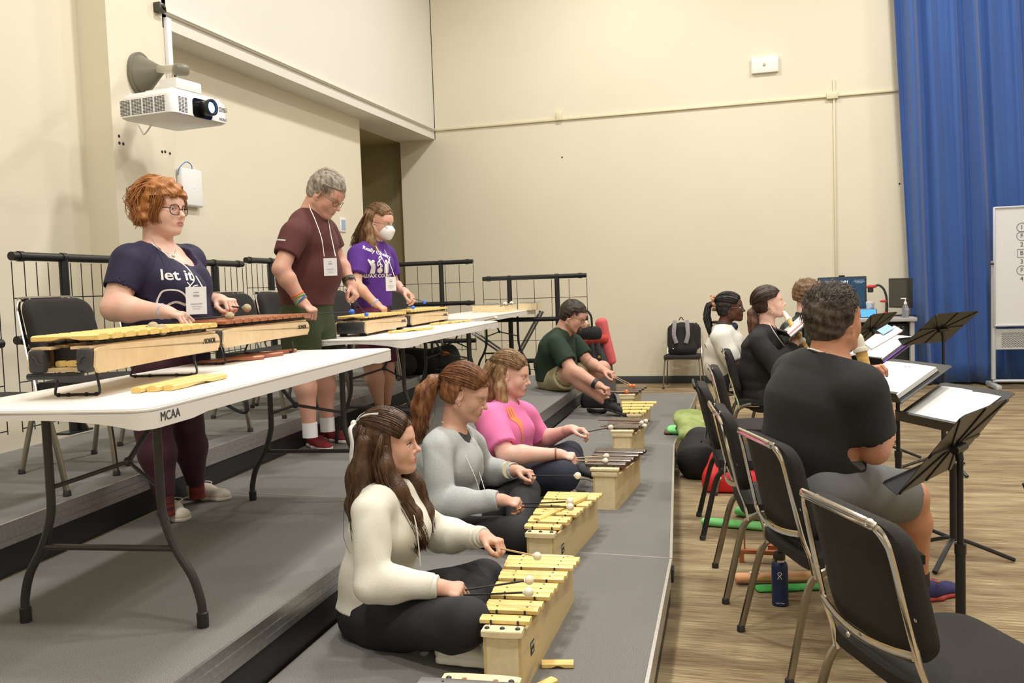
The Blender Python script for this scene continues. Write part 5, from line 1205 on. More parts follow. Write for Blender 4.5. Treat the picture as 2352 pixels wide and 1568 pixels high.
for a in range(0, 360, 24):
    q = math.radians(a); F.ell(nb+A((.062*math.cos(q)-.015, .085*math.sin(q), .0-.028*math.cos(q))), (.030, .032, .026), None, .03)
F.ell(nb+A((-.095, 0, -.035)), (.050, .085, .055), None, .04)
v, f = F.mesh(.006, post=folds(.004, 3, 50, 40)); to_obj('hood', [(relax(v, f, 2), f)], [HOOD], t)
for y in (2.86, 2.80): MB().tube(smoothpath([(-1.208,2.85,0.673), (-1.167,2.8,0.612), (-1.159,2.8,0.522), (-1.156,2.8,0.462)], 5), .0022, 6).build('drawstring', HOOD, t, world=True); break
for a, r in zip(arms, (.045, .043)):
    e = A(a['wr']); d = _n(e-A(a['el'])); MB().tube([e-d*.065, e-d*.060, e-d*.004, e-d*.001], [.037, .041, .039, .034], 18).build('cuff', HOOD, t, world=True)
BLKC = cloth_mat('black_trousers', (.012, .012, .015), (.02, .02, .024), rough=.8)
pants(t, J, legs, BLKC, frac=1.90, r=(.105, .078, .050), amp=.008, h=.0075, foot=.201, k=.02)
shoe(t, (-1.053,2.641,0.2), (-0.871,2.624,0.2), L=.245, w=.046, h=.085, m=mat('white_trainer', (.74, .72, .64), .6), sole=mat('trainer_sole', (.80, .79, .74), .5), lace=LACEW, up=(0, .35, 1), soleh=.03)
shoe(t, (-1.05, 2.82, .215), (-.86, 2.84, .215), L=.235, w=.044, h=.08, m=mat('white_trainer', (.74, .72, .64), .6), sole=mat('trainer_sole', (.80, .79, .74), .5), up=(0, -.4, 1), soleh=.03)
HR4 = hair_mat('dark_brown', (.045, .020, .010), (.12, .060, .028), .32)
cap_hair(H, t, HR4, th=.010, fz=.066, slope=.1, back=.022, nape=-.065, h=.003, rough=.001)
strands(H, [slerp((x*.78, .80, .56-abs(x)*.55), (x*.12, -1, .55), 11, .11, .17) for x in np.linspace(-1.15, 1.15, 13)], 900, [.002, .005, .004], .0014, HR4, t, 2, 'crown_hair', rag=0)
hairvol(H, t, HR4, [[(.070, .0, .0, .022), (.085, .0, -.06, .026), (.090, .035, -.15, .034), (.082, .078, -.25, .034), (.070, .098, -.34, .022)], [(-.070, .02, .0, .020), (-.085, .035, -.08, .024), (-.095, .07, -.18, .032), (-.090, .098, -.28, .030), (-.083, .105, -.35, .018)], [(.06, -.07, .02, .035), (.06, -.09, -.08, .042), (.07, -.11, -.20, .045), (.07, -.11, -.32, .035)], [(-.06, -.07, .02, .035), (-.06, -.09, -.08, .042), (-.07, -.11, -.20, .045), (-.07, -.11, -.32, .035)], [(0, -.09, 0, .04), (0, -.115, -.12, .05), (0, -.12, -.30, .04)]], 'long_hair', .0045)
strands(H, [[spt((x, .35-abs(x)*.25, .15), .10), (x*.084, -.025, -.03), (x*.095, .0, -.12), (x*.090, .055, -.22), (x*.082, .090, -.32), (x*.066, .105, -.40)] for x in (1, 1.08)], 520, [.004, .016, .026, .030, .018], .0019, HR4, t, 5, 'front_hair', wave=.008)
strands(H, [[spt((-1, .1, .15), .10), (-.084, .0, -.03), (-.100, .04, -.12), (-.10, .075, -.22), (-.095, .100, -.32), (-.085, .105, -.39)]], 360, [.004, .014, .024, .028, .016], .0019, HR4, t, 7, 'front_hair', wave=.008)
strands(H, [[spt((x, -.7, .5), .13), spt((x, -.9, -.1), .14), (x*.085, -.10, -.08), (x*.11, -.125, -.18), (x*.12, -.12, -.30), (x*.11, -.10, -.42)] for x in (-1, -.5, 0, .5, 1)], 620, [.003, .009, .016, .018, .012], .0019, HR4, t, 8, 'back_hair', wave=.010)
RIB = mat('white_ribbon', (.86, .84, .80), .5)
ti = V(H.w(spt((.35, -1, .62), .20)))
def ribbon(pts, w, m_, t, side): 
    mb = MB(); P = smoothpath([V(H.w(p)) for p in pts], 6); s_ = V(H.d(side)); vs = []
    for p in P: vs += [p-s_*w/2, p+s_*w/2]
    mb.add(vs, [(2*i, 2*i+1, 2*i+3, 2*i+2) for i in range(len(P)-1)]); o = mb.build('ribbon', m_, t, world=True, auto=0); md = o.modifiers.new('s', 'SOLIDIFY'); md.thickness = .0012; return o
ribbon([(.055, -.020, .118), (.035, -.075, .112), (.020, -.115, .085)], .018, RIB, t, (.4, .3, .8))
ribbon([(.02, -.112, .09), (.05, -.125, .07), (.066, -.118, .02), (.062, -.128, -.04), (.072, -.118, -.09)], .020, RIB, t, (.6, .8, 0))
ribbon([(-.045, -.05, .118), (-.01, -.095, .110), (.015, -.118, .085)], .018, RIB, t, (.2, .5, .8))
MB().sphere(H.w((.018, -.118, .085)), (.012, .010, .014), 8).build('ribbon_knot', RIB, t, world=True)
eyes(H, t, (0, 1, .02), mat('iris_dark', (.03, .02, .015), .2)); brows(H, t, mat('brow_dark', (.03, .015, .008), .8), .0032)
for q in (-1, 1):
    MB().tube(smoothpath([H.w((q*.016, .0835, .0035)), H.w((q*.025, .0870, .0075)), H.w((q*.036, .0835, .0070)), H.w((q*.046, .0750, .0015))], 4), .0012, 5).build('eyelashes', PUP, t, world=True)
band(A(arms[1]['wr'])-_n(A(arms[1]['wr'])-A(arms[1]['el']))*-.004, A(arms[1]['wr'])-A(arms[1]['el']), .030, .014, mat('white_band', (.75, .73, .66), .5), 'wristband', t)
mallet(g[0], (-0.758,2.743,0.455), 'upper one of two cream ball mallets in the near hand of the white hoodie girl', GM, .0150, CREAM, back=.05)
mallet(g[0]+A((0, -.012, -.012)), (-0.731,2.631,0.455), 'lower one of two cream ball mallets in the near hand of the white hoodie girl', GM, .0155, CREAM, back=.05)
mallet(g[1], (-0.792,2.98,0.46), 'cream ball mallet on a wooden stick in the far hand of the white hoodie girl', GM, .0150, CREAM, SHAFTW, back=.03)

# ---------------------------------------------------------------- 5 grey sweatshirt woman
t = thing('person', 'person with auburn ponytail and light grey sweatshirt sitting cross legged, looking down', 'person', (-1.409,3.925,0.2))
H = Head((-1.459,4.2,0.875), 6, -20, 0, 1.12)
J = dict(pelvis=(-1.552,4.2,0.17), waist=(-1.568,4.2,0.336), chest=(-1.556,4.2,0.531), neck=(-1.525,4.2,0.7), shR=(-1.539,4.02,0.656), shL=(-1.535,4.42,0.602), x=XL, w=[(.185, .130), (.165, .130), (.170, .125), (.145, .08)], sh=1.05, extra=[((-1.479,4.18,0.53), (.08, .13, .085))])
ar = (.058, .050, .030)
arms = [dict(sh=(-1.537,3.98,0.642), el=(-1.492,3.9,0.394), wr=(-1.203,3.92,0.419), d=(1, .1, -.15), tv=(0, .8, .6), n=(0, .3, -1), r=ar, curl=(1.0, 1.3, .8), s=1.0),
        dict(sh=(-1.519,4.46,0.573), el=(-1.484,4.58,0.402), wr=(-1.276,4.44,0.448), d=(1, -.15, -.05), tv=(0, -1, .3), n=(0, -.2, -1), r=ar, curl=(.85, 1.2, .8), s=1.0, thumb='pinch')]
legs = [((-1.498,4.08,0.173), (-1.112,3.86,0.277), (-1.355,4.15,0.105)), ((-1.573,4.32,0.124), (-1.253,4.5,0.32), (-1.167,4.05,0.207))]
b, g = body(t, H, J, SK2, arms, (), neck=.050, armr=ar, down=1.0)
GREY = cloth_mat('grey_marl', (.40, .42, .42), (.52, .54, .54), s=260)
F = Fld(); torso_fld(F, J, .001, .05); nb = A(J['neck'])
def exT(P, D):
    ax = _n(nb-A(J['chest'])); v = P-nb; z = v@ax; q = np.linalg.norm(v-z[:, None]*ax, axis=1); D = np.maximum(D, .060-q); return np.maximum(D, z-.004)
v, f = F.mesh(.008, post=folds(.001, 1, extra=exT)); to_obj('tank_top', [(relax(v, f, 1), f)], [cloth_mat('charcoal', (.05, .052, .055))], t)
shirt(t, J, arms, 1.95, GREY, off=.016, hem=(-1.552,4.2,0.176), neckr=.092, scoop=(A(J['neck'])+A((.075, -.01, .025)), .092), amp=.008, armr=(.054, .050, .036), seed=12, h=.007, fz=45, fx=28, name='sweatshirt')
BLKC = cloth_mat('black_trousers', (.012, .012, .015), (.02, .02, .024), rough=.8)
pants(t, J, legs, BLKC, frac=1.95, r=(.115, .085, .050), amp=.006, h=.008, foot=.201, k=.02)
shoe(t, (-1.345,4.35,0.16), (-1.197,4.42,0.153), L=.25, w=.046, h=.075, m=mat('black_shoe', (.012, .012, .014), .6), sole=mat('black_sole', (.02, .02, .02), .6), up=(0, .2, 1))
HR5 = hair_mat('auburn', (.13, .045, .018), (.34, .15, .06), .33)
cap_hair(H, t, HR5, th=.012, fz=.066, slope=.1, back=-.014, nape=-.05, h=.004, rough=.0012)
strands(H, [slerp((x*.78, .82, .52-abs(x)*.30), (x*.12, -1, .05), 11, .12, .22) for x in np.linspace(-1.25, 1.25, 13)], 900, [.002, .007, .004], .0015, HR5, t, 2, 'crown_hair', rag=0)
strands(H, [[spt((x, .1, -.1), .06), spt((x*.8, -.5, -.25), .10), spt((0, -1, .0), .22)] for x in (-1, 1)], 120, [.003, .004, .003], .0014, HR5, t, 3, 'nape_hair', rag=0)
tl = [(0, -.118, .02), (0, -.150, .005), (.01, -.170, -.05), (.012, -.168, -.12), (.012, -.150, -.20), (.010, -.135, -.27)]
hairvol(H, t, HR5, [[(*p, r) for p, r in zip(tl, (.018, .032, .042, .042, .032, .016))]], 'ponytail')
strands(H, [tl, [(p[0]+.02, p[1]+.01, p[2]) for p in tl], [(p[0]-.02, p[1]-.012, p[2]) for p in tl]], 420, [.006, .024, .032, .026, .016], .0019, HR5, t, 4, 'ponytail_strands', wave=.010)
MB().tube([H.w((.018*math.cos(i*PI/6), -.128, .018+.018*math.sin(i*PI/6))) for i in range(12)], .005, 6, closed=True).build('hair_tie', mat('grey_tie', (.10, .10, .10), .8), t, world=True)
eyes(H, t, (0, 1, -.6)); brows(H, t, mat('brow_brown', (.08, .035, .015), .8), .0024)
MB().sphere(H.w((.079, .003, -.040)), .0045, 8).build('earring', CHROME, t, world=True)
for s_, q in ((A((-.035, -.055, .01)), 1), (A((-.03, .06, .01)), 1)): pass
MB().tube(smoothpath([V(nb+A((-.045, -.045, .045))), V(nb+A((.02, -.075, .0))), (-1.384,4.05,0.526), (-1.351,4.05,0.421), (-1.352,4.06,0.345)], 5), .0018, 5).tube(smoothpath([V(nb+A((-.045, .045, .045))), V(nb+A((.06, .05, -.01))), (-1.398,4.18,0.51), (-1.341,4.1,0.41), (-1.35,4.08,0.34)], 5), .0018, 5).build('lanyard_cord', mat('white_cord', (.85, .83, .80), .7), t, world=True)
band(A(arms[0]['wr'])+A((.088, -.01, -.035)), (.6, 0, -.8), .0105, .004, mat('gold', (.75, .5, .2), .25, 1), 'ring', t)
band(A(arms[1]['wr'])-A((.045, 0, 0)), A(arms[1]['wr'])-A(arms[1]['el']), .042, .016, mat('cream_band', (.70, .66, .52), .6), 'wristband', t)
mallet(g[0], (-0.867,3.86,0.437), 'upper one of two cream ball mallets in the near hand of the grey sweatshirt woman', GM, .0165, CREAM, back=.04)
mallet(g[0]+A((0, -.01, -.012)), (-0.844,3.76,0.439), 'lower one of two cream ball mallets in the near hand of the grey sweatshirt woman', GM, .0165, CREAM, back=.04)
mallet(g[1], (-0.933,4.35,0.448), 'cream ball mallet in the far hand of the grey sweatshirt woman', GM, .0175, CREAM, back=.04)
# ---------------------------------------------------------------- 6 pink shirt woman
t = thing('person', 'person with half tied light brown hair and bright pink t-shirt sitting on the riser', 'person', (-1.492,5.219,0.2))
H = Head((-1.454,5,0.885), 5, -10, 0, 1.08)
J = dict(pelvis=(-1.476,5,0.28), waist=(-1.504,5,0.39), chest=(-1.503,5,0.57), neck=(-1.486,5,0.732), shR=(-1.512,4.8,0.677), shL=(-1.477,5.22,0.634), x=XL, w=[(.20, .14), (.18, .145), (.175, .130), (.145, .08)], sh=1.05, extra=[((-1.426,4.98,0.562), (.085, .14, .085))])
ar = (.064, .052, .030)
arms = [dict(sh=(-1.51,4.76,0.666), el=(-1.39,4.64,0.489), wr=(-1.108,4.7,0.486), d=(1, .1, -.18), tv=(0, .8, .6), n=(0, .3, -1), r=ar, curl=(1.05, 1.3, .8), s=1.0),
        dict(sh=(-1.462,5.26,0.601), el=(-1.383,5.36,0.44), wr=(-1.151,5.22,0.536), d=(1, -.1, .02), tv=(0, -1, .2), n=(0, -.2, -1), r=ar, curl=(.7, .9, .6), s=1.0, thumb='pinch')]
legs = [((-1.421,4.88,0.29), (-1.076,4.66,0.378), (-1.247,5,0.23)), ((-1.476,5.12,0.262), (-1.189,5.32,0.361), (-1.083,4.85,0.318))]
b, g = body(t, H, J, SK1, arms, (), neck=.050, armr=ar, down=.8, fat=.4)
PINK = cloth_mat('pink', (.82, .18, .42), (.88, .24, .50))
top = shirt(t, J, arms, .80, PINK, off=.014, hem=(-1.481,5,0.306), neckr=.078, amp=.007, armr=ar, seed=15, h=.008, sleeve_w=.018)
m = MB(); c = A((-1.293,4.7,0.645)); rr = A((.85, .5, 0))
for ph in (0, 1, 2):
    e = [c+rr*(x*.055)+A((0, 0, z*.12)) for x, z in [(q.x, q.y) for q in smoothpath([(-.9+ph*.3, .6, 0), (-.5+ph*.3, .1, 0), (.1+ph*.2, -.1, 0), (.5, -.5+ph*.2, 0), (.6, -1.1, 0)], 6)]]; vs = []
    for i, p in enumerate(e): d_ = _n(e[min(i+1, len(e)-1)]-e[max(i-1, 0)]); nn = np.cross(d_, A((.5, -.85, 0))); vs += [p+nn*.006, p-nn*.006]
    m.add(vs, [(2*i, 2*i+1, 2*i+3, 2*i+2) for i in range(len(e)-1)], False)
decal(m, top, (-.5, .86, 0), .003).build('shirt_print', mat('orange_print', (.90, .30, .10), .7), t, world=True)
pants(t, J, legs, cloth_mat('navy_trousers', (.012, .016, .035), (.018, .022, .045), rough=.8), frac=1.95, r=(.115, .085, .055), amp=.006, h=.008, foot=.201, k=.02)
shoe(t, (-1.141,5,0.322), (-0.968,4.92,0.335), L=.26, w=.047, h=.075, m=mat('black_shoe', (.012, .012, .014), .6), sole=mat('cream_sole', (.62, .56, .44), .6), up=(0, -.2, 1), name='shoe')
shoe(t, (-1.27,4.782,0.2), (-1.13,4.822,0.2), L=.25, w=.047, h=.075, m=mat('cream_camo', (.45, .40, .28), .8, noise=((25, 25, 25), (.03, .03, .03), .50, .56)), sole=mat('cream_sole', (.62, .56, .44), .6), up=(0, -.1, 1), name='shoe')
HR6 = hair_mat('light_brown', (.20, .105, .045), (.42, .27, .14), .33)
cap_hair(H, t, HR6, th=.010, fz=.068, slope=.1, back=-.010, nape=-.06, h=.005, rough=.0012)
strands(H, [slerp((x*.78, .82, .54-abs(x)*.35), (x*.12, -1, .25), 11, .10, .18) for x in np.linspace(-1.2, 1.2, 13)], 750, [.002, .007, .004], .0016, HR6, t, 2, 'crown_hair', rag=0)
hairvol(H, t, HR6, [[(.068, -.035, .0, .026), (.085, -.03, -.07, .028), (.090, -.01, -.13, .026), (.085, .02, -.19, .016)], [(-.07, -.02, .0, .024), (-.088, .0, -.08, .026), (-.09, .03, -.15, .016)], [(0, -.095, .03, .05), (0, -.115, -.05, .055), (0, -.11, -.13, .05), (0, -.10, -.19, .03)]], 'straight_hair', .006)
strands(H, [[spt((x, -.25, .1), .10), (x*.085, -.04, -.05), (x*.092, -.01, -.13), (x*.085, .035, -.205)] for x in (1, 1.1)], 260, [.004, .013, .016, .008], .0018, HR6, t, 5, 'side_hair', wave=.004)
strands(H, [[spt((-1, -.1, .1), .10), (-.09, .0, -.06), (-.09, .04, -.16)]], 120, [.004, .013, .010], .0018, HR6, t, 6, 'side_hair', wave=.004)
strands(H, [[spt((x, -.85, .3), .16), (x*.07, -.13, -.05), (x*.085, -.13, -.14), (x*.085, -.115, -.21)] for x in (-1, -.4, .3, 1)], 380, [.004, .010, .012, .008], .0019, HR6, t, 7, 'back_hair', wave=.004)
eyes(H, t, (0, 1, -.45)); brows(H, t, mat('brow_brown', (.08, .035, .015), .8), .0024)
MB().tube([H.w((.081, .002, -.042)), H.w((.082, .003, -.075))], .0012, 5).sphere(H.w((.082, .003, -.078)), .003, 6).build('earring', CHROME, t, world=True)
band(A(arms[0]['wr'])-A((.018, 0, 0)), A(arms[0]['wr'])-A(arms[0]['el']), .033, .010, mat('rust_bracelet', (.42, .10, .04), .5, noise=((150, 150, 150), (.25, .05, .02), .4, .6)), 'bracelet', t)
mallet(g[0], (-0.867,4.8,0.461), 'upper one of two cream ball mallets in the near hand of the pink shirt woman', GM, .0155, CREAM, SHAFTW, back=.16)
mallet(g[0]+A((0, -.01, -.01)), (-0.858,4.72,0.451), 'lower one of two cream ball mallets in the near hand of the pink shirt woman', GM, .0155, CREAM, SHAFTW, back=.13)
mallet(g[1], (-0.926,5.3,0.538), 'cream ball mallet in the far hand of the pink shirt woman', GM, .0155, CREAM, back=.04)
RB = 'mallets resting on the far dark xylophone'; BRS = mat('brown_shaft', (.20, .09, .04), .5)
for a_, b_, lab in (((-1.198,6.31,0.42), (-0.838,6.217,0.425), 'upper mallet lying across the far dark xylophone'), ((-1.116,6.098,0.42), (-0.857,6.138,0.425), 'mallet with pale stick lying across the far dark xylophone'), ((-1.13,6.04,0.42), (-0.819,6.009,0.425), 'lower mallet lying across the far dark xylophone')):
    mallet(A(a_)+A((.05, 0, .004)), A(b_)+A((0, 0, .010)), lab, RB, .0150, CREAM, BRS, back=.05)
mallet((-2.148,6.856,1.145), (-2.133,6.973,1.15), 'white headed mallet lying on the table before the glockenspiels', 'mallets by the glockenspiels', .016, CREAM, BRS, back=.1)
mallet((-2.009,6.708,1.25), (-2.207,7.504,1.25), 'left white ball mallet resting on top of the glockenspiels', 'mallets by the glockenspiels', .018, CREAM, BRS, back=.05)
mallet((-2.028,6.954,1.25), (-2.236,7.811,1.25), 'right white ball mallet resting on top of the glockenspiels', 'mallets by the glockenspiels', .018, CREAM, BRS, back=.05)
# ---------------------------------------------------------------- 7 green shirt man
t = thing('person', 'person with dark hair, goatee, dark green shirt and khaki shorts on the riser edge', 'person', (-2.083,8.665,0.4))
H = Head((-1.801,8.4,1.093), -2, -24, 0, 1.24)
J = dict(pelvis=(-2.032,8.5,0.496), waist=(-2.028,8.5,0.624), chest=(-1.976,8.45,0.797), neck=(-1.894,8.42,0.973), shR=(-1.932,8.2,0.872), shL=(-1.903,8.68,0.864), x=XL, w=[(.20, .16), (.19, .165), (.20, .150), (.17, .09)], sh=1.2, extra=[((-1.947,8.45,0.627), (.15, .16, .14))])
ar = (.072, .058, .038)
arms = [dict(sh=(-1.898,8.12,0.844), el=(-1.751,8.02,0.626), wr=(-1.492,7.95,0.489), d=(.9, -.1, -.35), tv=(0, 1, .3), r=ar, curl=(1.1, 1.4, .9), s=1.25),
        dict(sh=(-1.869,8.72,0.818), el=(-1.706,8.62,0.635), wr=(-1.526,8.42,0.576), d=(.9, -.2, -.25), tv=(0, -1, .2), r=ar, curl=(.8, 1.1, .7), s=1.25, thumb='pinch')]
legs = [((-1.954,8.35,0.478), (-1.767,8.05,0.587), (-1.42,8.05,0.314)), ((-1.982,8.62,0.465), (-1.589,8.72,0.564), (-1.792,8.65,0.427))]
b, g = body(t, H, J, SK5, arms, legs, male=True, neck=.060, armr=ar, legr=(.105, .078, .048), down=.8, hb=.011, hh=.006)
GRN = cloth_mat('forest_green', (.012, .030, .016), (.016, .038, .02))
shirt(t, J, arms, .72, GRN, off=.014, hem=(-2.032,8.5,0.479), neckr=.080, scoop=(A(J['neck'])+A((.10, -.02, -.02)), .06), amp=.007, armr=ar, seed=18, h=.010, sleeve_w=.014, name='polo_shirt')
pants(t, J, legs, cloth_mat('khaki', (.42, .36, .20), (.48, .42, .25)), frac=.66, r=(.135, .115, .09), amp=.006, h=.010, name='shorts', foot=.403)
shoe(t, (-1.477,8.05,0.262), (-1.248,8,0.223), L=.33, w=.058, h=.10, m=mat('black_shoe', (.012, .012, .014), .6), sole=mat('black_sole', (.02, .02, .02), .6), up=(.25, 0, 1))
e = A(legs[0][2]); MB().tube([e+A((-.02, 0, .04)), e+A((.01, 0, -.06))], .052, 14).build('sock', BLKP, t, world=True)
HR7 = hair_mat('dark_short', (.022, .013, .009), (.055, .035, .024), .45)
cap_hair(H, t, HR7, th=.010, fz=.066, slope=.2, back=.006, nape=-.05, h=.005, rough=.002)
short_hair(H, t, HR7, 900, lambda p: .028+.014*max(0, p[2]/.1), lambda p: (p[0], .9-1.2*(p[2] < .03), -.9 if p[2] < .07 else .1), fz=.058, r=.0016, up=.4)
eyes(H, t, (0, 1, -.5)); brows(H, t, mat('brow_dark', (.03, .015, .008), .8), .0032); glasses(H, t, mat('thin_frame', (.06, .05, .05), .3, .5), .0225, .0155, .15, th=.0011)
F = Fld(); F.ell(H.w((0, .078, -.088)), A((.030, .024, .024))*H.s, H.R, .01); F.cap(H.w((-.026, .090, -.052)), H.w((.026, .090, -.052)), .006*H.s, None, .01)
for q in (-1, 1): F.cap(H.w((q*.027, .085, -.05)), H.w((q*.024, .078, -.085)), .006*H.s, None, .01)
v, f = F.mesh(.005, post=folds(.001, 2, 90, 90)); to_obj('goatee', [(v, f)], [HR7], t)
band(A(arms[0]['wr'])-_n(A(arms[0]['wr'])-A(arms[0]['el']))*.03, A(arms[0]['wr'])-A(arms[0]['el']), .046, .034, BLKP, 'watch_strap', t)
mallet(g[0], (-1.243,7.98,0.426), 'orange ball mallet in the near hand of the green shirt man', GM, .0165, ORANGE, SHAFTW, back=.03)
mallet(g[1], (-1.259,8.3,0.44), 'left of two orange ball mallets in the far hand of the green shirt man', GM, .0165, ORANGE, SHAFTW, back=.03)
mallet(g[1]+A((.01, 0, .01)), (-1.23,8.35,0.434), 'right of two orange ball mallets in the far hand of the green shirt man', GM, .0165, ORANGE, SHAFTW, back=.03)

# ---------------------------------------------------------------- recorders
RTAN = mat('recorder_tan', (.62, .38, .10), .35, noise=((8, 8, 60), (.70, .46, .15), .4, .6)); RCR = mat('recorder_cream', (.80, .76, .64), .35)
def recorder(p0, p1, label, r=.013, keys=False, beak=(0, 0, 1)):
    p0, p1 = A(p0), A(p1); L = np.linalg.norm(p1-p0); d = _n(p1-p0); R = V(d).to_track_quat('Z', 'Y').to_matrix(); t = thing('recorder', label, 'recorder', tuple(p0), 0, 'cream and tan recorders')
    def seg(prof, m, nm): MB().lathe([(rr*r, z*L) for rr, z in prof], p0, R, 18).build(nm, m, t, world=True)
    seg([(.7, 0), (.95, .02), (1.05, .05), (1.05, .13), (1.35, .135), (1.45, .15), (1.45, .175), (1.2, .18)], RCR, 'head_joint')
    b = _n(A(beak)-d*(A(beak)@d)); MB().box(p0-d*.004+b*r*.1, (r*1.5, r*.8, .03), R, bev=.003).build('beak', RCR, t, world=True)
    seg([(1.05, .18), (1.1, .185), (.98, .50), (1.1, .505), (1.1, .52), (.95, .525), (.92, .60)], RTAN, 'body_joint')
    seg([(1.0, .60), (1.4, .605), (1.45, .62), (1.45, .65), (1.3, .66), (1.0, .665)], RCR, 'ring')
    seg([(.90, .665), (.85, .90), (1.0, .905)], RTAN, 'lower_joint'); seg([(1.0, .90), (1.3, .91), (1.35, .94), (1.1, 1.0), (.9, 1.0)], RCR, 'foot_joint')
    m = MB()
    for k in range(6): m.lathe([(.0035, 0), (.0035, .0006)], p0+d*L*(.55+.055*k)*1.0+b*r*.93, V(b).to_track_quat('Z', 'Y').to_matrix(), 8)
    m.build('finger_holes', INK, t, world=True)
    if keys:
        m = MB()
        for k in range(3): m.tube(smoothpath([p0+d*L*(.30+.07*k)+b*r, p0+d*L*(.31+.07*k)+b*r*2.4, p0+d*L*(.35+.07*k)+b*r*2.2, p0+d*L*(.36+.07*k)+b*r], 4), .003, 6)
        m.build('key', RCR, t, world=True)
    return t
# ---------------------------------------------------------------- 8 white shirt woman
t = thing('person', 'person with dark locs in a tan scrunchie, glasses, white shirt and headphones round the neck', 'person', (-.22, 8.35, 0))
H = Head((-0.336,8.3,1.136), -3, 3, 0, 1.10)
J = dict(pelvis=(-0.373,8.35,0.503), waist=(-0.423,8.32,0.637), chest=(-0.396,8.3,0.816), neck=(-0.4,8.3,0.981), shR=(-0.417,8.08,0.901), shL=(-0.374,8.54,0.879), x=XL, w=[(.21, .15), (.18, .14), (.19, .14), (.15, .085)], sh=1.05, extra=[((-0.32,8.3,0.795), (.08, .14, .10))])
ar = (.062, .052, .032)
arms = [dict(sh=(-0.411,8.02,0.882), el=(-0.288,7.95,0.644), wr=(-0.144,8,0.607), d=(1, .1, .1), tv=(0, 1, .3), r=ar), dict(sh=(-0.361,8.6,0.843), el=(-0.274,8.66,0.584), wr=(-0.133,8.5,0.598), d=(1, 0, .1), tv=(0, -1, .3), r=ar)]
legs = [((-0.337,8.22,0.501), (0.017,8.15,0.515), (.30, 8.15, .10)), ((-0.332,8.48,0.481), (0.045,8.52,0.506), (.30, 8.5, .10))]
b, g = body(t, H, J, SK4, arms, male=False, neck=.050, armr=ar, hb=.011, hh=.0055, lips=mat('lip_deep', (.12, .04, .035), .45))
WSH = cloth_mat('white_shirt', (.74, .72, .64), (.80, .78, .72), s=200)
shirt(t, J, arms, .88, WSH, off=.016, hem=(-0.42,8.35,0.487), neckr=.07, amp=.011, armr=ar, seed=21, h=.010, sleeve_w=.018, fz=30, fx=30)
pants(t, J, legs, cloth_mat('dark_trousers', (.02, .022, .028)), frac=1.95, r=(.115, .085, .055), amp=.005, h=.011)
for l in legs: shoe(t, (l[2][0]-.06, l[2][1], .001), (l[2][0]+.2, l[2][1], .001), L=.26, m=mat('black_shoe', (.012, .012, .014), .6), sole=mat('black_sole', (.02, .02, .02), .6))
HR8 = hair_mat('black_locs', (.010, .008, .008), (.030, .024, .022), .55)
cap_hair(H, t, HR8, th=.012, fz=.072, slope=.1, back=.012, nape=-.055, h=.006, rough=.003, freq=120)
strands(H, [slerp((x*.78, .80, .56-abs(x)*.45), (x*.12, -1, .30), 11, .14, .24) for x in np.linspace(-1.2, 1.2, 11)], 60, [.001, .004, .004], .0055, HR8, t, 2, 'braids', rag=0, taper=.9)
gl = [[(0, -.125, .06), (x*.3, -.175, .03), (x*.6, -.195, -.06), (x*.8, -.175, -.16), (x*.9, -.150, -.235)] for x in (-.05, 0, .05, .10)]
strands(H, gl, 60, [.008, .022, .026, .026, .026], .0060, HR8, t, 4, 'locs', wave=.006, taper=.8, rag=.4)
m = MB(); SCR = mat('tan_scrunchie', (.55, .30, .17), .7)
for k, (y, z) in enumerate(((-.135, .075), (-.128, .035))):
    pts = [H.w((.036*math.cos(a)*(1+.15*math.sin(5*a)), y+.010*math.sin(7*a+k), z+.034*math.sin(a)*(1+.15*math.cos(4*a)))) for a in [i*PI/12 for i in range(24)]]
    m.tube(pts, [.012+.004*math.sin(i*2.1) for i in range(24)], 8, closed=True)
m.build('scrunchie', SCR, t, world=True)
eyes(H, t); brows(H, t, HR8, .003); glasses(H, t, mat('silver_frame', (.45, .45, .47), .25, .9), .0235, .0175, .2, th=.0014, glass=True)
m = MB(); nb = A(J['neck']); m.tube(smoothpath([nb+A((.06, -.075, .01)), nb+A((-.02, -.095, .03)), nb+A((-.085, -.05, .035)), nb+A((-.10, .0, .035)), nb+A((-.085, .05, .035)), nb+A((-.02, .09, .03)), nb+A((.06, .075, .01))], 5), .011, 8)
o = thing('headphones', 'dark blue headphones worn round the neck of the woman in the white shirt', 'headphones', tuple(nb)); m.build('headband', BLKP, o, world=True)
for q in (-1, 1): MB().lathe([(.01, -.022), (.036, -.018), (.040, 0), (.036, .018), (.01, .022)], nb+A((.085, q*.055, -.012)), Mx.Rotation(PI/2, 3, 'X') @ Mx.Rotation(.5*q, 3, 'Y'), 18).build('earcup', mat('navy_cup', (.015, .03, .06), .4), o, world=True)
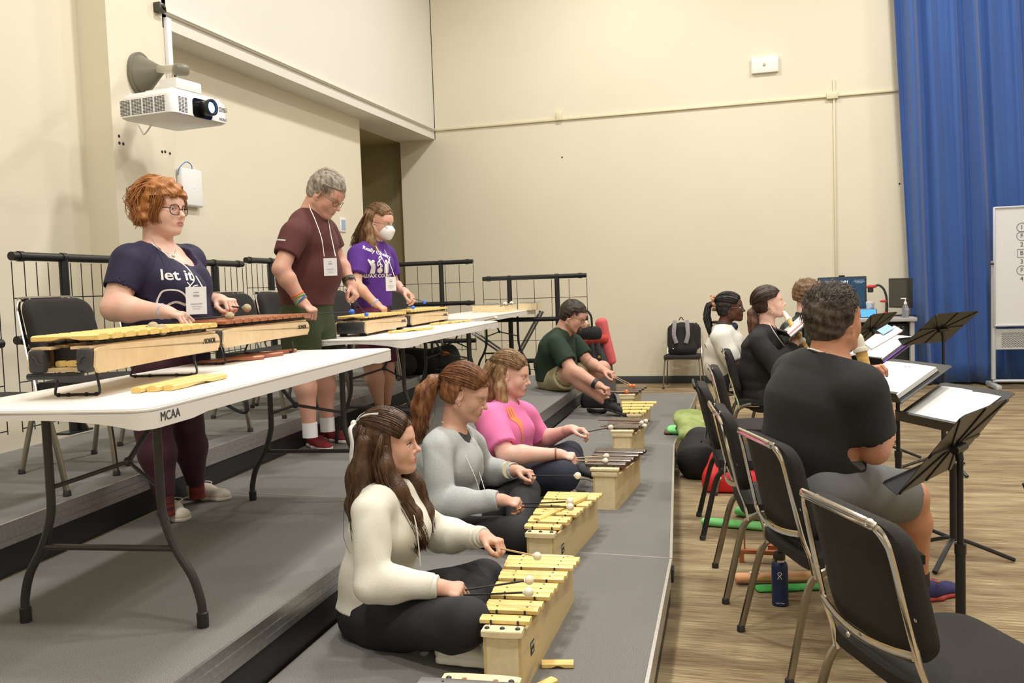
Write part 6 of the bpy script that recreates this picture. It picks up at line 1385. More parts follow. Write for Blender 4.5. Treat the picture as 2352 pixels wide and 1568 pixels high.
# ---------------------------------------------------------------- 9 black cardigan woman
t = thing('person', 'person with low dark brown ponytail and black cardigan playing a recorder', 'person', (.0, 7.6, 0))
H = Head((-0.004,7.6,1.189), 4, 9, 0, 1.14)
J = dict(pelvis=(-0.078,7.62,0.465), waist=(-0.096,7.6,0.618), chest=(-0.059,7.6,0.814), neck=(-0.021,7.6,1.002), shR=(-0.089,7.38,0.911), shL=(-0.024,7.84,0.887), x=XL, w=[(.21, .16), (.18, .145), (.19, .14), (.16, .085)], sh=1.1, extra=[((0.037,7.6,0.795), (.08, .14, .10))])
ar = (.062, .052, .030)
arms = [dict(sh=(-0.088,7.32,0.894), el=(0.065,7.22,0.697), wr=(0.188,7.4,0.871), d=(.5, .5, .6), n=(.2, .8, -.3), tv=(0, .3, 1), r=ar, curl=(.8, .9, .6), s=1.0), dict(sh=(-0.003,7.9,0.853), el=(0.125,7.95,0.666), wr=(0.19,7.74,0.89), d=(.5, -.5, .6), n=(.2, -.8, -.3), tv=(0, -.3, 1), r=ar, curl=(.8, .9, .6), s=1.0)]
legs = [((-0.054,7.5,0.462), (0.213,7.45,0.486), (.45, 7.45, .10)), ((-0.055,7.76,0.448), (0.241,7.8,0.468), (.47, 7.8, .10))]
b, g = body(t, H, J, SK1, arms, neck=.052, armr=ar, hb=.011, hh=.005)
CARD = cloth_mat('black_cardigan', (.009, .008, .009), (.015, .013, .014), s=200)
shirt(t, J, arms, 1.9, CARD, off=.020, hem=(-0.101,7.6,0.342), neckr=.075, scoop=(A(J['neck'])+A((.10, 0, .02)), .075), amp=.009, armr=(.058, .050, .036), seed=23, h=.010, name='cardigan')
pants(t, J, legs, cloth_mat('dark_trousers', (.02, .022, .028)), frac=1.95, r=(.115, .085, .055), amp=.005, h=.011)
for l in legs: shoe(t, (l[2][0]-.06, l[2][1], .001), (l[2][0]+.2, l[2][1], .001), L=.26, m=mat('black_shoe', (.012, .012, .014), .6), sole=mat('black_sole', (.02, .02, .02), .6))
HR9 = hair_mat('espresso', (.025, .013, .010), (.07, .035, .022), .35)
cap_hair(H, t, HR9, th=.012, fz=.070, slope=.1, back=-.012, nape=-.055, h=.005, rough=.0012)
strands(H, [slerp((x*.78, .82, .54-abs(x)*.35), (x*.12, -1, -.15), 11, .10, .16) for x in np.linspace(-1.25, 1.25, 13)], 600, [.002, .006, .004], .0017, HR9, t, 2, 'crown_hair', rag=0)
tl = [(0, -.100, -.02), (0, -.125, -.045), (.01, -.130, -.11), (.012, -.135, -.17), (.012, -.155, -.24)]
HR9b = hair_mat('ponytail_brown', (.06, .025, .014), (.16, .075, .04), .35)
hairvol(H, t, HR9b, [[(*p, r) for p, r in zip(tl, (.022, .030, .036, .036, .012))]], 'ponytail', .006)
strands(H, [tl, [(p[0]+.015, p[1]+.01, p[2]) for p in tl], [(p[0]-.015, p[1]-.01, p[2]) for p in tl]], 300, [.004, .022, .028, .028, .02], .0020, HR9b, t, 4, 'ponytail_strands', wave=.006)
eyes(H, t, (0, 1, .15)); brows(H, t, HR9, .0026)
MB().tube([H.w((.081, .002, -.042)), H.w((.082, .003, -.062))], .0012, 5).sphere(H.w((.082, .003, -.068)), .005, 8).build('earring', CHROME, t, world=True)
MB().tube(smoothpath([(-0.007,7.42,1.039), (0.054,7.38,0.936), (0.122,7.42,0.836)], 5), .003, 6).build('lanyard_cord', mat('white_cord', (.85, .83, .80), .7), t, world=True)
recorder((0.112,7.58,1.113), (0.319,7.3,0.768), 'recorder held to the lips by the woman in the black cardigan', .019)
# ---------------------------------------------------------------- 10 plaid shirt man
PLAID = cloth_mat('dark_plaid', (.010, .018, .016)); nt = PLAID.node_tree; bs = nt.nodes['Principled BSDF']; ck = nt.nodes.new('ShaderNodeTexChecker'); tc = nt.nodes.new('ShaderNodeTexCoord'); ck.inputs['Scale'].default_value = 16
ck.inputs['Color1'].default_value = (.008, .010, .012, 1); ck.inputs['Color2'].default_value = (.035, .05, .035, 1); nt.links.new(tc.outputs['Object'], ck.inputs[0]); nt.links.new(ck.outputs[0], bs.inputs['Base Color'])
t = thing('person', 'person with wavy brown hair and dark plaid shirt seated behind the recorder players', 'person', (.25, 8.5, 0))
H = Head((0.334,8.5,1.221), -18, -8, 0, 1.14)
J = dict(pelvis=(0.257,8.5,0.555), waist=(0.259,8.5,0.693), chest=(0.277,8.5,0.85), neck=(0.302,8.5,1.026), shR=(0.176,8.3,0.942), shL=(0.399,8.72,0.914), x=(-.3, -1, 0), w=[(.20, .15), (.18, .14), (.20, .14), (.17, .085)], sh=1.15)
arms = [dict(sh=(0.16,8.26,0.917), el=(0.148,8.2,0.692), wr=(0.289,8.1,0.65), d=(1, 0, .1), tv=(0, 1, .3), r=ar), dict(sh=(0.415,8.74,0.884), el=(0.463,8.7,0.654), wr=(0.483,8.4,0.64), d=(.8, -.4, .1), tv=(0, -1, .3), r=ar)]
legs = [((0.279,8.38,0.558), (0.524,8.2,0.575), (.62, 8.2, .10)), ((0.308,8.66,0.538), (0.587,8.6,0.562), (.68, 8.6, .10))]
b, g = body(t, H, J, SK1, arms, male=True, neck=.052, hb=.012, hh=.0055)
shirt(t, J, arms, 1.9, PLAID, off=.018, hem=(0.257,8.5,0.507), neckr=.066, amp=.008, armr=(.058, .050, .036), seed=27, h=.011)
F = Fld(); nb = A(J['neck'])
for a in range(0, 360, 24): q = math.radians(a); F.ell(nb+A((.062*math.cos(q), .066*math.sin(q), .010-.022*math.cos(q))), (.020, .020, .026), None, .025)
v, f = F.mesh(.007); to_obj('collar', [(relax(v, f, 1), f)], [PLAID], t)
pants(t, J, legs, cloth_mat('dark_trousers', (.02, .022, .028)), frac=1.95, r=(.115, .085, .055), amp=.005, h=.012)
for l in legs: shoe(t, (l[2][0]-.06, l[2][1], .001), (l[2][0]+.2, l[2][1], .001), L=.28, m=mat('black_shoe', (.012, .012, .014), .6), sole=mat('black_sole', (.02, .02, .02), .6))
HR10 = hair_mat('chestnut', (.10, .05, .022), (.26, .15, .07), .4)
cap_hair(H, t, HR10, th=.018, fz=.062, slope=.2, back=.004, nape=-.045, h=.005, rough=.003)
short_hair(H, t, HR10, 800, lambda p: .045+.02*max(0, p[2]/.1), lambda p: (p[0]+.3, 1.0-1.4*(p[2] < .03), -.7 if p[2] < .05 else .05), fz=.055, r=.0018, up=.45, curl=.1)
eyes(H, t, (.5, 1, -.2)); brows(H, t, HR10, .003)
# ---------------------------------------------------------------- 11 black t-shirt man
t = thing('person', 'person with short curly greying hair, black t-shirt and grey shorts seen from behind', 'person', (.22, 3.6, 0))
H = Head((0.233,3.58,1.227), 44, 3, 0, 1.06)
XT = A((.64, -.77, 0))
J = dict(pelvis=(0.139,3.55,0.624), waist=(0.15,3.55,0.765), chest=(0.171,3.55,0.923), neck=(0.217,3.56,1.084), shR=(0.296,3.42,0.996), shL=(0.109,3.72,1.016), x=tuple(XT), w=[(.190, .140), (.185, .145), (.200, .145), (.175, .095)], sh=1.2)
ar = (.066, .054, .034)
arms = [dict(sh=(0.304,3.4,0.975), el=(0.356,3.46,0.766), wr=(0.414,3.62,0.881), d=(-.25, .35, 1), n=(-1, .3, -.1), tv=(-.3, .9, .2), r=ar, curl=(.95, 1.2, .8), s=1.0),
        dict(sh=(0.1,3.76,0.998), el=(0.229,4.05,0.743), wr=(0.361,3.98,0.948), d=(.45, -.3, .85), n=(.8, -.4, -.4), tv=(.2, .3, .9), r=ar, curl=(.8, 1.0, .7), s=1.0)]
legs = [((0.201,3.46,0.624), (0.549,3.98,0.476), (0.594,4.1,0.113)), ((0.147,3.74,0.577), (0.404,4.35,0.515), (0.439,4.45,0.206))]
b, g = body(t, H, J, SK3, arms, legs, male=True, neck=.060, armr=ar, legr=(.10, .072, .042), hh=.0035)
TEE = cloth_mat('black_tee', (.009, .009, .010), (.013, .013, .014), rough=.85)
top = shirt(t, J, arms, .72, TEE, off=.016, hem=(0.139,3.55,0.585), neckr=.080, amp=.006, armr=ar, seed=31, h=.008, sleeve_w=.022, fz=26, fx=16)
pants(t, J, legs, cloth_mat('grey_shorts', (.13, .135, .14), (.17, .175, .18), rough=.7), frac=.84, r=(.125, .105, .09), amp=.009, name='shorts', fz=1) if False else pants(t, J, legs, cloth_mat('grey_shorts', (.13, .135, .14), (.17, .175, .18), rough=.7), frac=.84, r=(.125, .105, .09), amp=.009, name='shorts')
for l in legs:
    e = A(l[2]); shoe(t, (e[0]-.05, e[1]-.05, .001), (e[0]+.16, e[1]+.12, .001), L=.285, w=.05, h=.09, m=mat('navy_running', (.020, .018, .10), .7), sole=mat('red_sole', (.45, .05, .05), .6), lace=mat('orange_lace', (.90, .16, .04), .6))
    MB().tube([e+A((0, 0, .01)), e+A((0, 0, -.05))], .044, 14).build('sock', BLKP, t, world=True)
HR11 = hair_mat('dark_curly', (.035, .022, .015), (.10, .075, .055), .5)
cap_hair(H, t, HR11, th=.010, fz=.070, slope=.2, back=.006, nape=-.060, h=.004, rough=.003, freq=130)
short_hair(H, t, HR11, 3200, lambda p: .018+.036*max(0, min(1, (p[2]+.02)/.1)), lambda p: (p[0]*1.2, .3-.9*(p[2] < .05), -.9 if p[2] < .05 else .1), fz=.060, r=.0016, up=.55, curl=.55, zmin=-.075)
HR11b = hair_mat('side_grey', (.14, .12, .10), (.26, .24, .22), .5)
eyes(H, t); brows(H, t, HR11, .003)
MB().tube(smoothpath([H.w((.05, .03, -.12)), A(J['neck'])+XT*.075+A((-.02, .0, .012)), A(J['neck'])+A((-.065, -.055, .045)), A(J['neck'])-XT*.07+A((-.03, -.01, .035)), A(J['neck'])-XT*.06+A((.05, .05, .0))], 6), .003, 6).build('lanyard_cord', mat('white_cord', (.85, .83, .80), .7), t, world=True)
recorder((0.331,3.8,1.163), (0.414,3.74,0.77), 'large cream and tan recorder played by the man in the black t-shirt', .0205, keys=True, beak=(-.6, -.3, .6))
# ---------------------------------------------------------------- music stands
def music_stand(x, y, z, yaw, tilt, label, base=True, sz=(.50, .34)):
    t = thing('music_stand', label, 'music stand', (x, y, 0), 0, 'black music stands'); a = math.radians(yaw); n = A((math.cos(a), math.sin(a), 0)); k = math.radians(tilt)
    u = A((0, 0, 1))*math.cos(k)-n*math.sin(k); w = np.cross(u, np.cross(n, u)); nn = np.cross(np.cross(u, n), u); nn = _n(n*math.cos(k)+A((0, 0, 1))*math.sin(k)); w = np.cross(u, nn); c = A((0, 0, z))+nn*.02
    R = Mx(np.stack([w, u, nn], 1).tolist()); W_, H_ = sz
    poly = [(-W_/2, -H_/2), (W_/2, -H_/2), (W_/2, H_/2-.01), (W_/2-.03, H_/2), (-W_/2+.03, H_/2), (-W_/2, H_/2-.01)]
    MB().prism(poly, -.001, .001, R, c).build('desk', BLK, t)
    MB().box(c-u*H_/2+nn*.028, (W_, .002, .056), R).box(c-u*(H_/2-.006)+nn*.056, (W_, .014, .002), R).build('ledge', BLK, t)
    for x0, y0, x1, y1 in ((-W_*.48, -H_*.48, -.03, 0), (W_*.48, -H_*.48, .03, 0), (-W_*.48, H_*.48, -.03, 0), (W_*.48, H_*.48, .03, 0), (-W_*.48, 0, W_*.48, 0), (0, -H_*.48, 0, H_*.48)):
        MB().tube([c+w*x0+u*y0-nn*.003, c+w*x1+u*y1-nn*.003], .004, 6, flat=(.004, .010), up=tuple(nn)).build('rib', BLK, t)
    MB().tube([c-w*.05-nn*.018, c+w*.05-nn*.018], .014, 12).tube([c-nn*.012, A((0, 0, z-.04))], .013, 10).build('hub', BLK, t)
    MB().tube([(0, 0, z-.03), (0, 0, .42)], .0105, 12).build('upper_pole', BLK, t); MB().tube([(0, 0, .46), (0, 0, .10)], .0165, 14).tube([(0, 0, .475), (0, 0, .44)], .019, 14).build('pole', BLK, t)
    for q in (0, 120, 240):
        b_ = math.radians(yaw+q+35); d = A((math.cos(b_), math.sin(b_), 0)); MB().tube(smoothpath([A((0, 0, .105)), d*.05+A((0, 0, .10)), d*.27+A((0, 0, .012))], 4), .01, 8, flat=(.010, .013), up=(0, 0, 1)).build('leg', BLK, t)
    return dict(o=A((x, y, 0))+c, w=w, u=u, n=nn, R=R, H=H_, W=W_, t=t)
def sheets(S, off, size, th, label, cat='sheet music', m=None, rotk=0, grp='sheet music on the stands', lines=True, name='sheet_music'):
    """paper lying on the desk S; off=(across, up from the ledge)"""
    w, u, n = S['w'], S['u'], S['n']
    if rotk: a = math.radians(rotk); w, u = w*math.cos(a)+u*math.sin(a), u*math.cos(a)-w*math.sin(a)
    c = S['o']+S['w']*off[0]+S['u']*(-S['H']/2+.003+off[1]+size[1]/2)+n*(.003+th/2+(off[2] if len(off) > 2 else 0)); R = Mx(np.stack([w, u, n], 1).tolist())
    t = thing(name, label, cat, tuple(c), 0, grp); vs = []; N = 10
    m_ = MB()
    for j in range(2):
        for i in range(N+1):
            x = -size[0]/2+size[0]*i/N; z = .5*th+.004*math.sin(PI*i/N)
            for zz in (z, -.5*th): vs.append(w*x+u*(size[1]*(j-.5))+n*zz)
    fs = []
    for i in range(N): a = 2*i; b_ = 2*(N+1)+2*i; fs += [(a, a+2, b_+2, b_), (a+1, b_+1, b_+3, a+3), (a, a+1, a+3, a+2), (b_, b_+2, b_+3, b_+1)]
    k = 2*(N+1); fs += [(0, k, k+1, 1), (2*N, 2*N+1, k+2*N+1, k+2*N)]
    m_.add(vs, fs, False).build('paper', m or PAPER, t)
    if lines:
        m_ = MB()
        for r_ in range(5):
            yy = size[1]*(.34-.16*r_)
            for q in range(3): m_.box(w*0+u*(yy-.006*q)+n*(.5*th+.0047), (size[0]*.78, .0007, .0003), R)
        m_.build('staves', mat('stave_grey', (.55, .55, .56), .7), t)
    return t
S1 = music_stand((0.611,3.31,0)[0], (0.611,3.31,0)[1], .80, 152, 36, 'nearest black music stand seen from behind at the right')
sheets(S1, (-.06, 0), (.40, .29), .010, 'thick score whose white edge shows behind the nearest music stand')
tt = thing('plastic_folder', 'clear bluish plastic folder lying in the ledge of the nearest music stand', 'folder', tuple(S1['o'])); MB().box(-S1['u']*.15+S1['w']*(-.12)+S1['n']*.030, (.22, .02, .004), Mx(np.stack([S1['w'], S1['n'], S1['u']], 1).tolist())).build('cover', mat('clear_blue', (.10, .14, .28), .15, trans=.3), tt)
S2 = music_stand((0.837,4.702,0)[0], (0.837,4.702,0)[1], .735, 208, 60, 'black music stand with two loose white pages behind the nearest stand')
sheets(S2, (-.10, .0), (.22, .30), .003, 'left white page on the second music stand', lines=False); sheets(S2, (.10, .01), (.21, .28), .003, 'right white page on the second music stand', lines=False)
S3 = music_stand((0.634,5.024,0)[0], (0.634,5.024,0)[1], .83, 208, 60, 'black music stand with a thick white folder right of the black shirt man')
sheets(S3, (.0, .0), (.40, .28), .022, 'thick white folder of music with a handwritten word on its corner', lines=False)
text('ALSM', .022, S3['o']+S3['w']*.02+S3['u']*.08+S3['n']*.0325, tuple(S3['w']), tuple(S3['u']), .0004).build('lettering', mat('pencil', (.35, .36, .5), .6), [o for o in bpy.data.objects if o.name.startswith('sheet_music')][-1], world=True)
S4 = music_stand((0.805,7.259,0)[0], (0.805,7.259,0)[1], .82, 208, 58, 'black music stand holding a purple tablet and papers beyond the black shirt man', sz=(.56, .36))
sheets(S4, (.0, .02, .01), (.44, .30), .012, 'messy stack of white papers on the stand beyond the black shirt man')
sheets(S4, (-.05, .14, .03), (.17, .26), .008, 'long white booklet sticking up from the messy papers', rotk=-18, lines=False)
sheets(S4, (-.10, .30, .05), (.14, .09), .004, 'light blue sheet at the top of the messy papers', m=mat('light_blue_paper', (.35, .58, .82), .7), rotk=-18, lines=False)
tb = thing('tablet', 'tablet in a purple case leaning under the messy papers', 'tablet', tuple(S4['o'])); Rt = Mx(np.stack([S4['w'], S4['u'], S4['n']], 1).tolist())
MB().box(-S4['u']*.02+S4['w']*.20+S4['n']*.016, (.14, .30, .012), Rt, bev=.004).build('case', mat('purple_case', (.16, .04, .38), .4), tb); MB().box(-S4['u']*.02+S4['w']*.20+S4['n']*.0235, (.115, .27, .002), Rt).build('screen', BLKP, tb)
S5 = music_stand((1.164,6.865,0)[0], (1.164,6.865,0)[1], .99, 137, 49, 'black music stand seen from behind in front of the blue curtain')
sheets(S5, (-.03, 0), (.36, .28), .006, 'sheet of music whose pale edge shows behind the stand by the curtain')
S6 = music_stand(1.02, 3.02, .70, 195, 68, 'black music stand cut by the right edge holding a recorder')
recorder(S6['o']+S6['n']*.035-S6['w']*.22+S6['u']*.06, S6['o']+S6['n']*.035+S6['w']*.18-S6['u']*.02, 'recorder lying on the music stand cut by the right edge', .016)
tt = thing('blue_cloth', 'bright blue cloth on the music stand cut by the right edge', 'cloth', tuple(S6['o'])); MB().sphere(S6['n']*.02+S6['u']*.08, (.05, .06, .014), 10, S6['R']).build('fabric', mat('bright_blue', (.03, .10, .75), .7), tt)
S7 = music_stand((0.255,7.437,0)[0], (0.255,7.437,0)[1], 1.03, 190, 50, 'black music stand in front of the woman in the black cardigan')
sheets(S7, (.02, 0), (.40, .30), .008, 'printed music with a pink strip before the woman in the cardigan'); sheets(S7, (.16, 0, .012), (.03, .30), .004, 'pink paper strip along the printed music', m=mat('pink_paper', (.75, .30, .30), .7), lines=False, cat='paper strip', name='paper_strip')
S8 = music_stand((0.839,8.082,0)[0], (0.839,8.082,0)[1], .93, 150, 40, 'black music stand seen from behind in front of the desk')
sheets(S4, (.24, .02, .0), (.10, .30), .004, 'black folder under the papers beyond the black shirt man', m=BLKP, lines=False)
# ---------------------------------------------------------------- projector
P0 = A((-3.93, 5.414, 2.674)); ang = math.radians(-6.5); ex_ = A((math.cos(math.radians(90-6.5)), math.sin(math.radians(90-6.5)), 0)); ey_ = A((-math.sin(math.radians(90-6.5)), math.cos(math.radians(90-6.5)), 0))
# ex_: along the lens face (away from camera), ey_: towards the wall
t = thing('projector', 'white ceiling projector with glowing blue lens on a wall arm', 'projector', tuple(P0)); Rp = Mx(np.stack([-ey_, ex_, A((0, 0, 1))], 1).tolist())     # x towards room, y away, z up
def pp(a, b, z): return -ey_*a+ex_*b+A((0, 0, z))      # a: +towards room (0 at lens face), b: along lens face
def q3(a, b, z): return pp(a, b, z)
body_c = pp(-.245, .287, .070)
m = MB(); pr = rrect(.49, .574, .05, 5); ring = [(.93, .93, 0.0), (1, 1, .012), (1, 1, .135), (.97, .97, .150), (.86, .88, .178)]; vs = []
for sx, sy, z in ring: vs += [A(pp(-.245, .287, z))+(-ey_)*x*sx+ex_*y*sy for x, y in pr]
n = len(pr); fs = [(i*n+k, i*n+(k+1) % n, (i+1)*n+(k+1) % n, (i+1)*n+k) for i in range(4) for k in range(n)] + [tuple(range(n))[::-1], tuple(4*n+k for k in range(n))]
m.add(vs, fs).build('housing', WHITE, t)
DK = mat('vent_dark', (.05, .05, .05), .6); m = MB()
for g_ in range(4):
    for c_ in range(4):
        for r_ in range(11): m.box(pp(-.075-.105*g_-.0235*c_, -.0005, .026+.0098*r_), (.019, .002, .0052), Rp)
m.build('side_grille', DK, t); m = MB()
for c_ in range(3):
    for r_ in range(11): m.box(pp(.0005, .075+.030*c_, .026+.0098*r_), (.002, .024, .0045), Rp)
for r_ in range(4): m.box(pp(.0005, .52, .118-.009*r_), (.002, .09, .0035), Rp)
m.build('front_grille', DK, t)
Rl = Mx(np.stack([ex_, A((0, 0, 1)), -ey_], 1).tolist())
m = MB().prism([(p[0]*1.0, p[1]) for p in rrect(.20, .135, .03, 4)], -.002, .002, Rl, pp(.001, .30, .075)); m.build('lens_recess', mat('gloss_black', (.006, .006, .007), .12), t)
m = MB().lathe([(.052, -.01), (.055, .0), (.055, .06), (.060, .066), (.058, .085), (.047, .086), (.045, .070)], pp(0, .31, .080), Rl, 28); m.build('lens_barrel', mat('satin_black', (.010, .010, .011), .3), t)
MB().sphere(pp(.066, .31, .080), (.044, .044, .010), 14, Rl).build('lens_glass', mat('lens_glow', (.2, .3, 1), .1, emit=((.25, .42, 1), 7)), t)
MB().sphere(pp(.0745, .31, .080), (.026, .026, .004), 12, Rl).build('lens_hotspot', mat('lens_hot', (1, 1, 1), .1, emit=((.85, .92, 1), 14)), t)
text('EPSON', .026, pp(.002, .515, .035), tuple(-ex_), (0, 0, -1), .0006, .0008).build('lettering', mat('logo_grey', (.25, .26, .30), .5), t)
MB().box(pp(.001, .095, .012), (.003, .03, .006), Rp).build('status_light', mat('violet_led', (.3, .2, 1), .4, emit=((.3, .25, 1), 4)), t)
for a_, b_ in ((-.06, .06), (-.06, .53), (-.43, .06)): MB().lathe([(.02, 0), (.019, .02), (.014, .022)], pp(a_, b_, .168), None, 14).build('foot', WHITE, t)
WM = mat('offwhite_metal', (.82, .82, .80), .4)
MB().box(pp(-.20, .30, .196), (.24, .42, .012), Rp, bev=.004).build('mount_plate', WM, t); MB().box(pp(-.16, .27, .245), (.16, .26, .075), Rp, bev=.012).box(pp(-.27, .24, .235), (.12, .10, .05), Rp, bev=.01).build('mount_box', WM, t)
MB().tube([pp(-.22, .27, .28), pp(-.22, .27, .345)], .028, 14).build('mount_neck', CHROME, t)
TP = mat('taupe_plastic', (.20, .185, .145), .35); o = thing('projector_arm', 'taupe oval wall plate and arm holding the projector', 'wall mount', (-4.62, 5.98, 3.12))
poly = [(.14*math.cos(a), .165*math.sin(a)) for a in [i*PI/14 for i in range(28)]]
MB().prism(poly, 0, .03, Mx(((0, 0, 1), (1, 0, 0), (0, 1, 0))), (0, 0, 0)).build('wall_plate', TP, o)
F = Fld(); F.flat((.03, 0, 0), (.20, 0, .015), (.13, .15), (.04, .035), (0, 1, 0), None, .03); v, f = F.mesh(.008, np.array((.005, -.25, -.25)), np.array((.30, .25, .25))); to_obj('cone_cover', [(relax(v+A((-4.62, 5.98, 3.12)), f, 2), f)], [TP], o)
e0 = A((-4.42, 5.98, 3.135)); e1 = P0+pp(-.16, .27, .375); MB().box((e0+e1)/2, (.085, np.linalg.norm(e1-e0), .05), frame(_n(e1-e0)), bev=.01).build('arm_beam', mat('cream_beam', (.62, .59, .50), .35), o, world=True)
MB().box(e1+_n(e1-e0)*.03+A((0, 0, -.01)), (.11, .10, .085), frame(_n(e1-e0)), bev=.03, seg=3).build('arm_end', TP, o, world=True)
MB().tube(smoothpath([P0+pp(-.46, .30, .03), P0+pp(-.50, .25, -.06), P0+pp(-.56, .28, -.03), P0+pp(-.62, .30, .05)], 5), .006, 6).build('cable', WM, o, world=True)
# ---------------------------------------------------------------- curtain
CUR = mat('blue_curtain', (.028, .085, .30), .75, noise=((3, 3, .6), (.035, .11, .36), .3, .7), sheen=.25); rs = np.random.RandomState(4); N = 420; vs = []; Z = [0.03, .5, 1.2, 2.2, 3.4, 4.6, 5.8, 6.5]
ph = np.cumsum(.22+.20*rs.rand(N)); am = .045+.04*np.sin(np.arange(N)*.11)+.02*rs.rand(N)
for zi, z in enumerate(Z):
    k = z/6.5
    for i in range(N):
        x0 = 1.715-.055*z*.70+(4.9)*i/N; dx = .02*math.sin(ph[i]*.5+zi*.6)
        vs.append((x0+dx*(1-k), 12.12+am[i]*math.sin(ph[i]+.35*math.sin(zi*.9+i*.02))+.03*math.sin(ph[i]*.37+2), z))
fs = [(j*N+i, j*N+i+1, (j+1)*N+i+1, (j+1)*N+i) for j in range(len(Z)-1) for i in range(N-1)]
o = MB().add(vs, fs).build('curtain', CUR, None, auto=0); tag(o, 'tall blue pleated curtain hanging beside the desk', 'curtain'); md = o.modifiers.new('sub', 'SUBSURF'); md.levels = md.render_levels = 1; md2 = o.modifiers.new('sol', 'SOLIDIFY'); md2.thickness = .006
# ---------------------------------------------------------------- whiteboard
t = thing('whiteboard', 'mobile whiteboard on a grey metal frame cut by the right edge', 'whiteboard', (3.2, 11.6, 0)); GM_ = mat('grey_metal_paint', (.55, .57, .60), .4, .3)
MB().box((.02, 0, 1.43), (1.40, .02, 1.36)).build('panel', mat('board_white', (.72, .73, .76), .25), t)
m = MB()
for z in (2.11, .75): m.box((.02, -.005, z), (1.42, .035, .025), bev=.008)
for x in (-.69, .73): m.box((x, -.005, 1.43), (.025, .035, 1.38), bev=.008)
m.build('frame', GM_, t); MB().box((.02, .03, .59), (1.42, .02, .24)).build('lower_panel', GM_, t)
m = MB()
for r_ in range(14):
    for c_ in range(40): m.box((-.60+.031*c_+(.015 if r_ % 2 else 0), .019, .50+.0125*r_), (.018, .002, .0055))
m.build('perforations', DK, t)
for s_ in (-1, 1):
    MB().tube([(s_*.71+.02, .035, 1.50), (s_*.71+.02, .035, .12)], .026, 14).build('post', GM_, t); MB().box((s_*.71+.02, .035, .05), (.06, .55, .05), bev=.01).build('foot', GM_, t)
MB().tube([(-.70, .035, .10), (.74, .035, .10)], .018, 12).build('bottom_bar', GM_, t); MB().tube([(-.735, -.02, 1.47), (-.70, -.03, 1.47)], .014, 10).build('knob', BLKP, t)
m = MB()
for k, s_ in enumerate(('1', 'F', '2', 'B', '3', 'F', '4')):
    c = V((2.795,11.588,1.873)) + V((0, 0, -.098*k)) - V((3.2, 11.6, 0)); merge(m, text(s_, .07, c, (1, 0, 0), (0, 0, 1), .001))
    if k in (0, 1, 5): m.tube([c+V((.052*math.cos(a), 0, .052*math.sin(a))) for a in [i*PI/9 for i in range(18)]], .003, 4, closed=True)
    if k == 3: m.tube([c+V(v_) for v_ in ((-.045, 0, -.045), (.045, 0, -.045), (.045, 0, .045), (-.045, 0, .045))], .003, 4, closed=True)
m.build('writing', mat('marker_grey', (.10, .10, .12), .6), t)
# ---------------------------------------------------------------- presenter desk with its equipment
t = thing('presenter_desk', 'grey presenter desk with black equipment rack beside the blue curtain', 'desk', (1.1, 11.7, 0)); DG = mat('desk_grey', (.40, .40, .41), .45)
MB().box((0, 0, .855), (1.10, .72, .045), bev=.008).build('desktop', DG, t)
for x in (-.52, .50): MB().box((x, 0, .417), (.045, .66, .83)).build('side_panel', DG, t)
MB().box((-.01, .30, .42), (.98, .02, .80)).build('back_panel', DG, t); MB().box((.23, .02, .42), (.48, .50, .76), bev=.005).build('rack', BLKP, t)
m = MB()
for r_ in range(2):
    for c_ in range(9): m.box((.05+.045*c_, -.232, .765-.03*r_), (.026, .004, .006))
m.build('rack_vents', GM_, t)
for x, cc, nm in ((.30, (.1, 1, .2), 'green'), (.33, (.1, 1, .2), 'green'), (.385, (1, .05, .03), 'red')): MB().sphere((x, -.235, .705), .006 if nm == 'green' else .011, 6).build('indicator_light', mat('led_'+nm, cc, .4, emit=(cc, 4)), t)
def mon(x, y, z, w, h, rz, label, name, screen, content=None, tilt=0):
    t = thing(name, label, 'monitor', (x, y, z), rz)
    MB().box((0, 0, .10+h/2), (w, .035, h), bev=.006).build('bezel', BLKP, t); MB().box((0, -.0185, .10+h/2), (w-.03, .002, h-.03)).build('screen', screen, t)
    MB().tube([(0, .03, .16), (0, .06, .02)], .02, 10).build('neck', BLKP, t); MB().box((0, .04, .008), (.24, .18, .016), bev=.004).build('stand_base', BLKP, t); return t
t1 = mon(.865, 11.86, .8775, .57, .40, 0, 'large monitor showing a clock on a dark blue screen', 'monitor', mat('screen_navy', (.01, .04, .08), .3, emit=((.012, .055, .105), 1.6)))
SW = mat('screen_text', (.6, .7, .8), .5, emit=((.7, .8, .9), 1.5)); text('2:01', .055, (.03, -.021, .430), (1, 0, 0), (0, 0, 1), .0005, .001).build('clock_digits', mat('screen_text_bright', (.9, .9, .95), .5, emit=((1, 1, 1), 2.5)), t1)
text('Friday, July 7', .012, (.03, -.021, .385), (1, 0, 0), (0, 0, 1), .0004).build('date_text', SW, t1)
m = text('GEORGE MASON', .017, (-.14, -.021, .447), (1, 0, 0), (0, 0, 1), .0004, .0005); merge(m, text('UNIVERSITY', .017, (-.155, -.021, .431), (1, 0, 0), (0, 0, 1), .0004, .0005))
for k, (s_, x) in enumerate((('Event Login', -.185), ('Username: Mason-GS', -.17), ('Password: MasonGuest2023', -.155))): merge(m, text(s_, .012, (x, -.021, .395-.017*k), (1, 0, 0), (0, 0, 1), .0004))
for k, s_ in enumerate(('Please login to GS-User', 'Contact Mason Event Svcs', 'for any assistance')): merge(m, text(s_, .012, (.20, -.021, .452-.016*k), (1, 0, 0), (0, 0, 1), .0004))
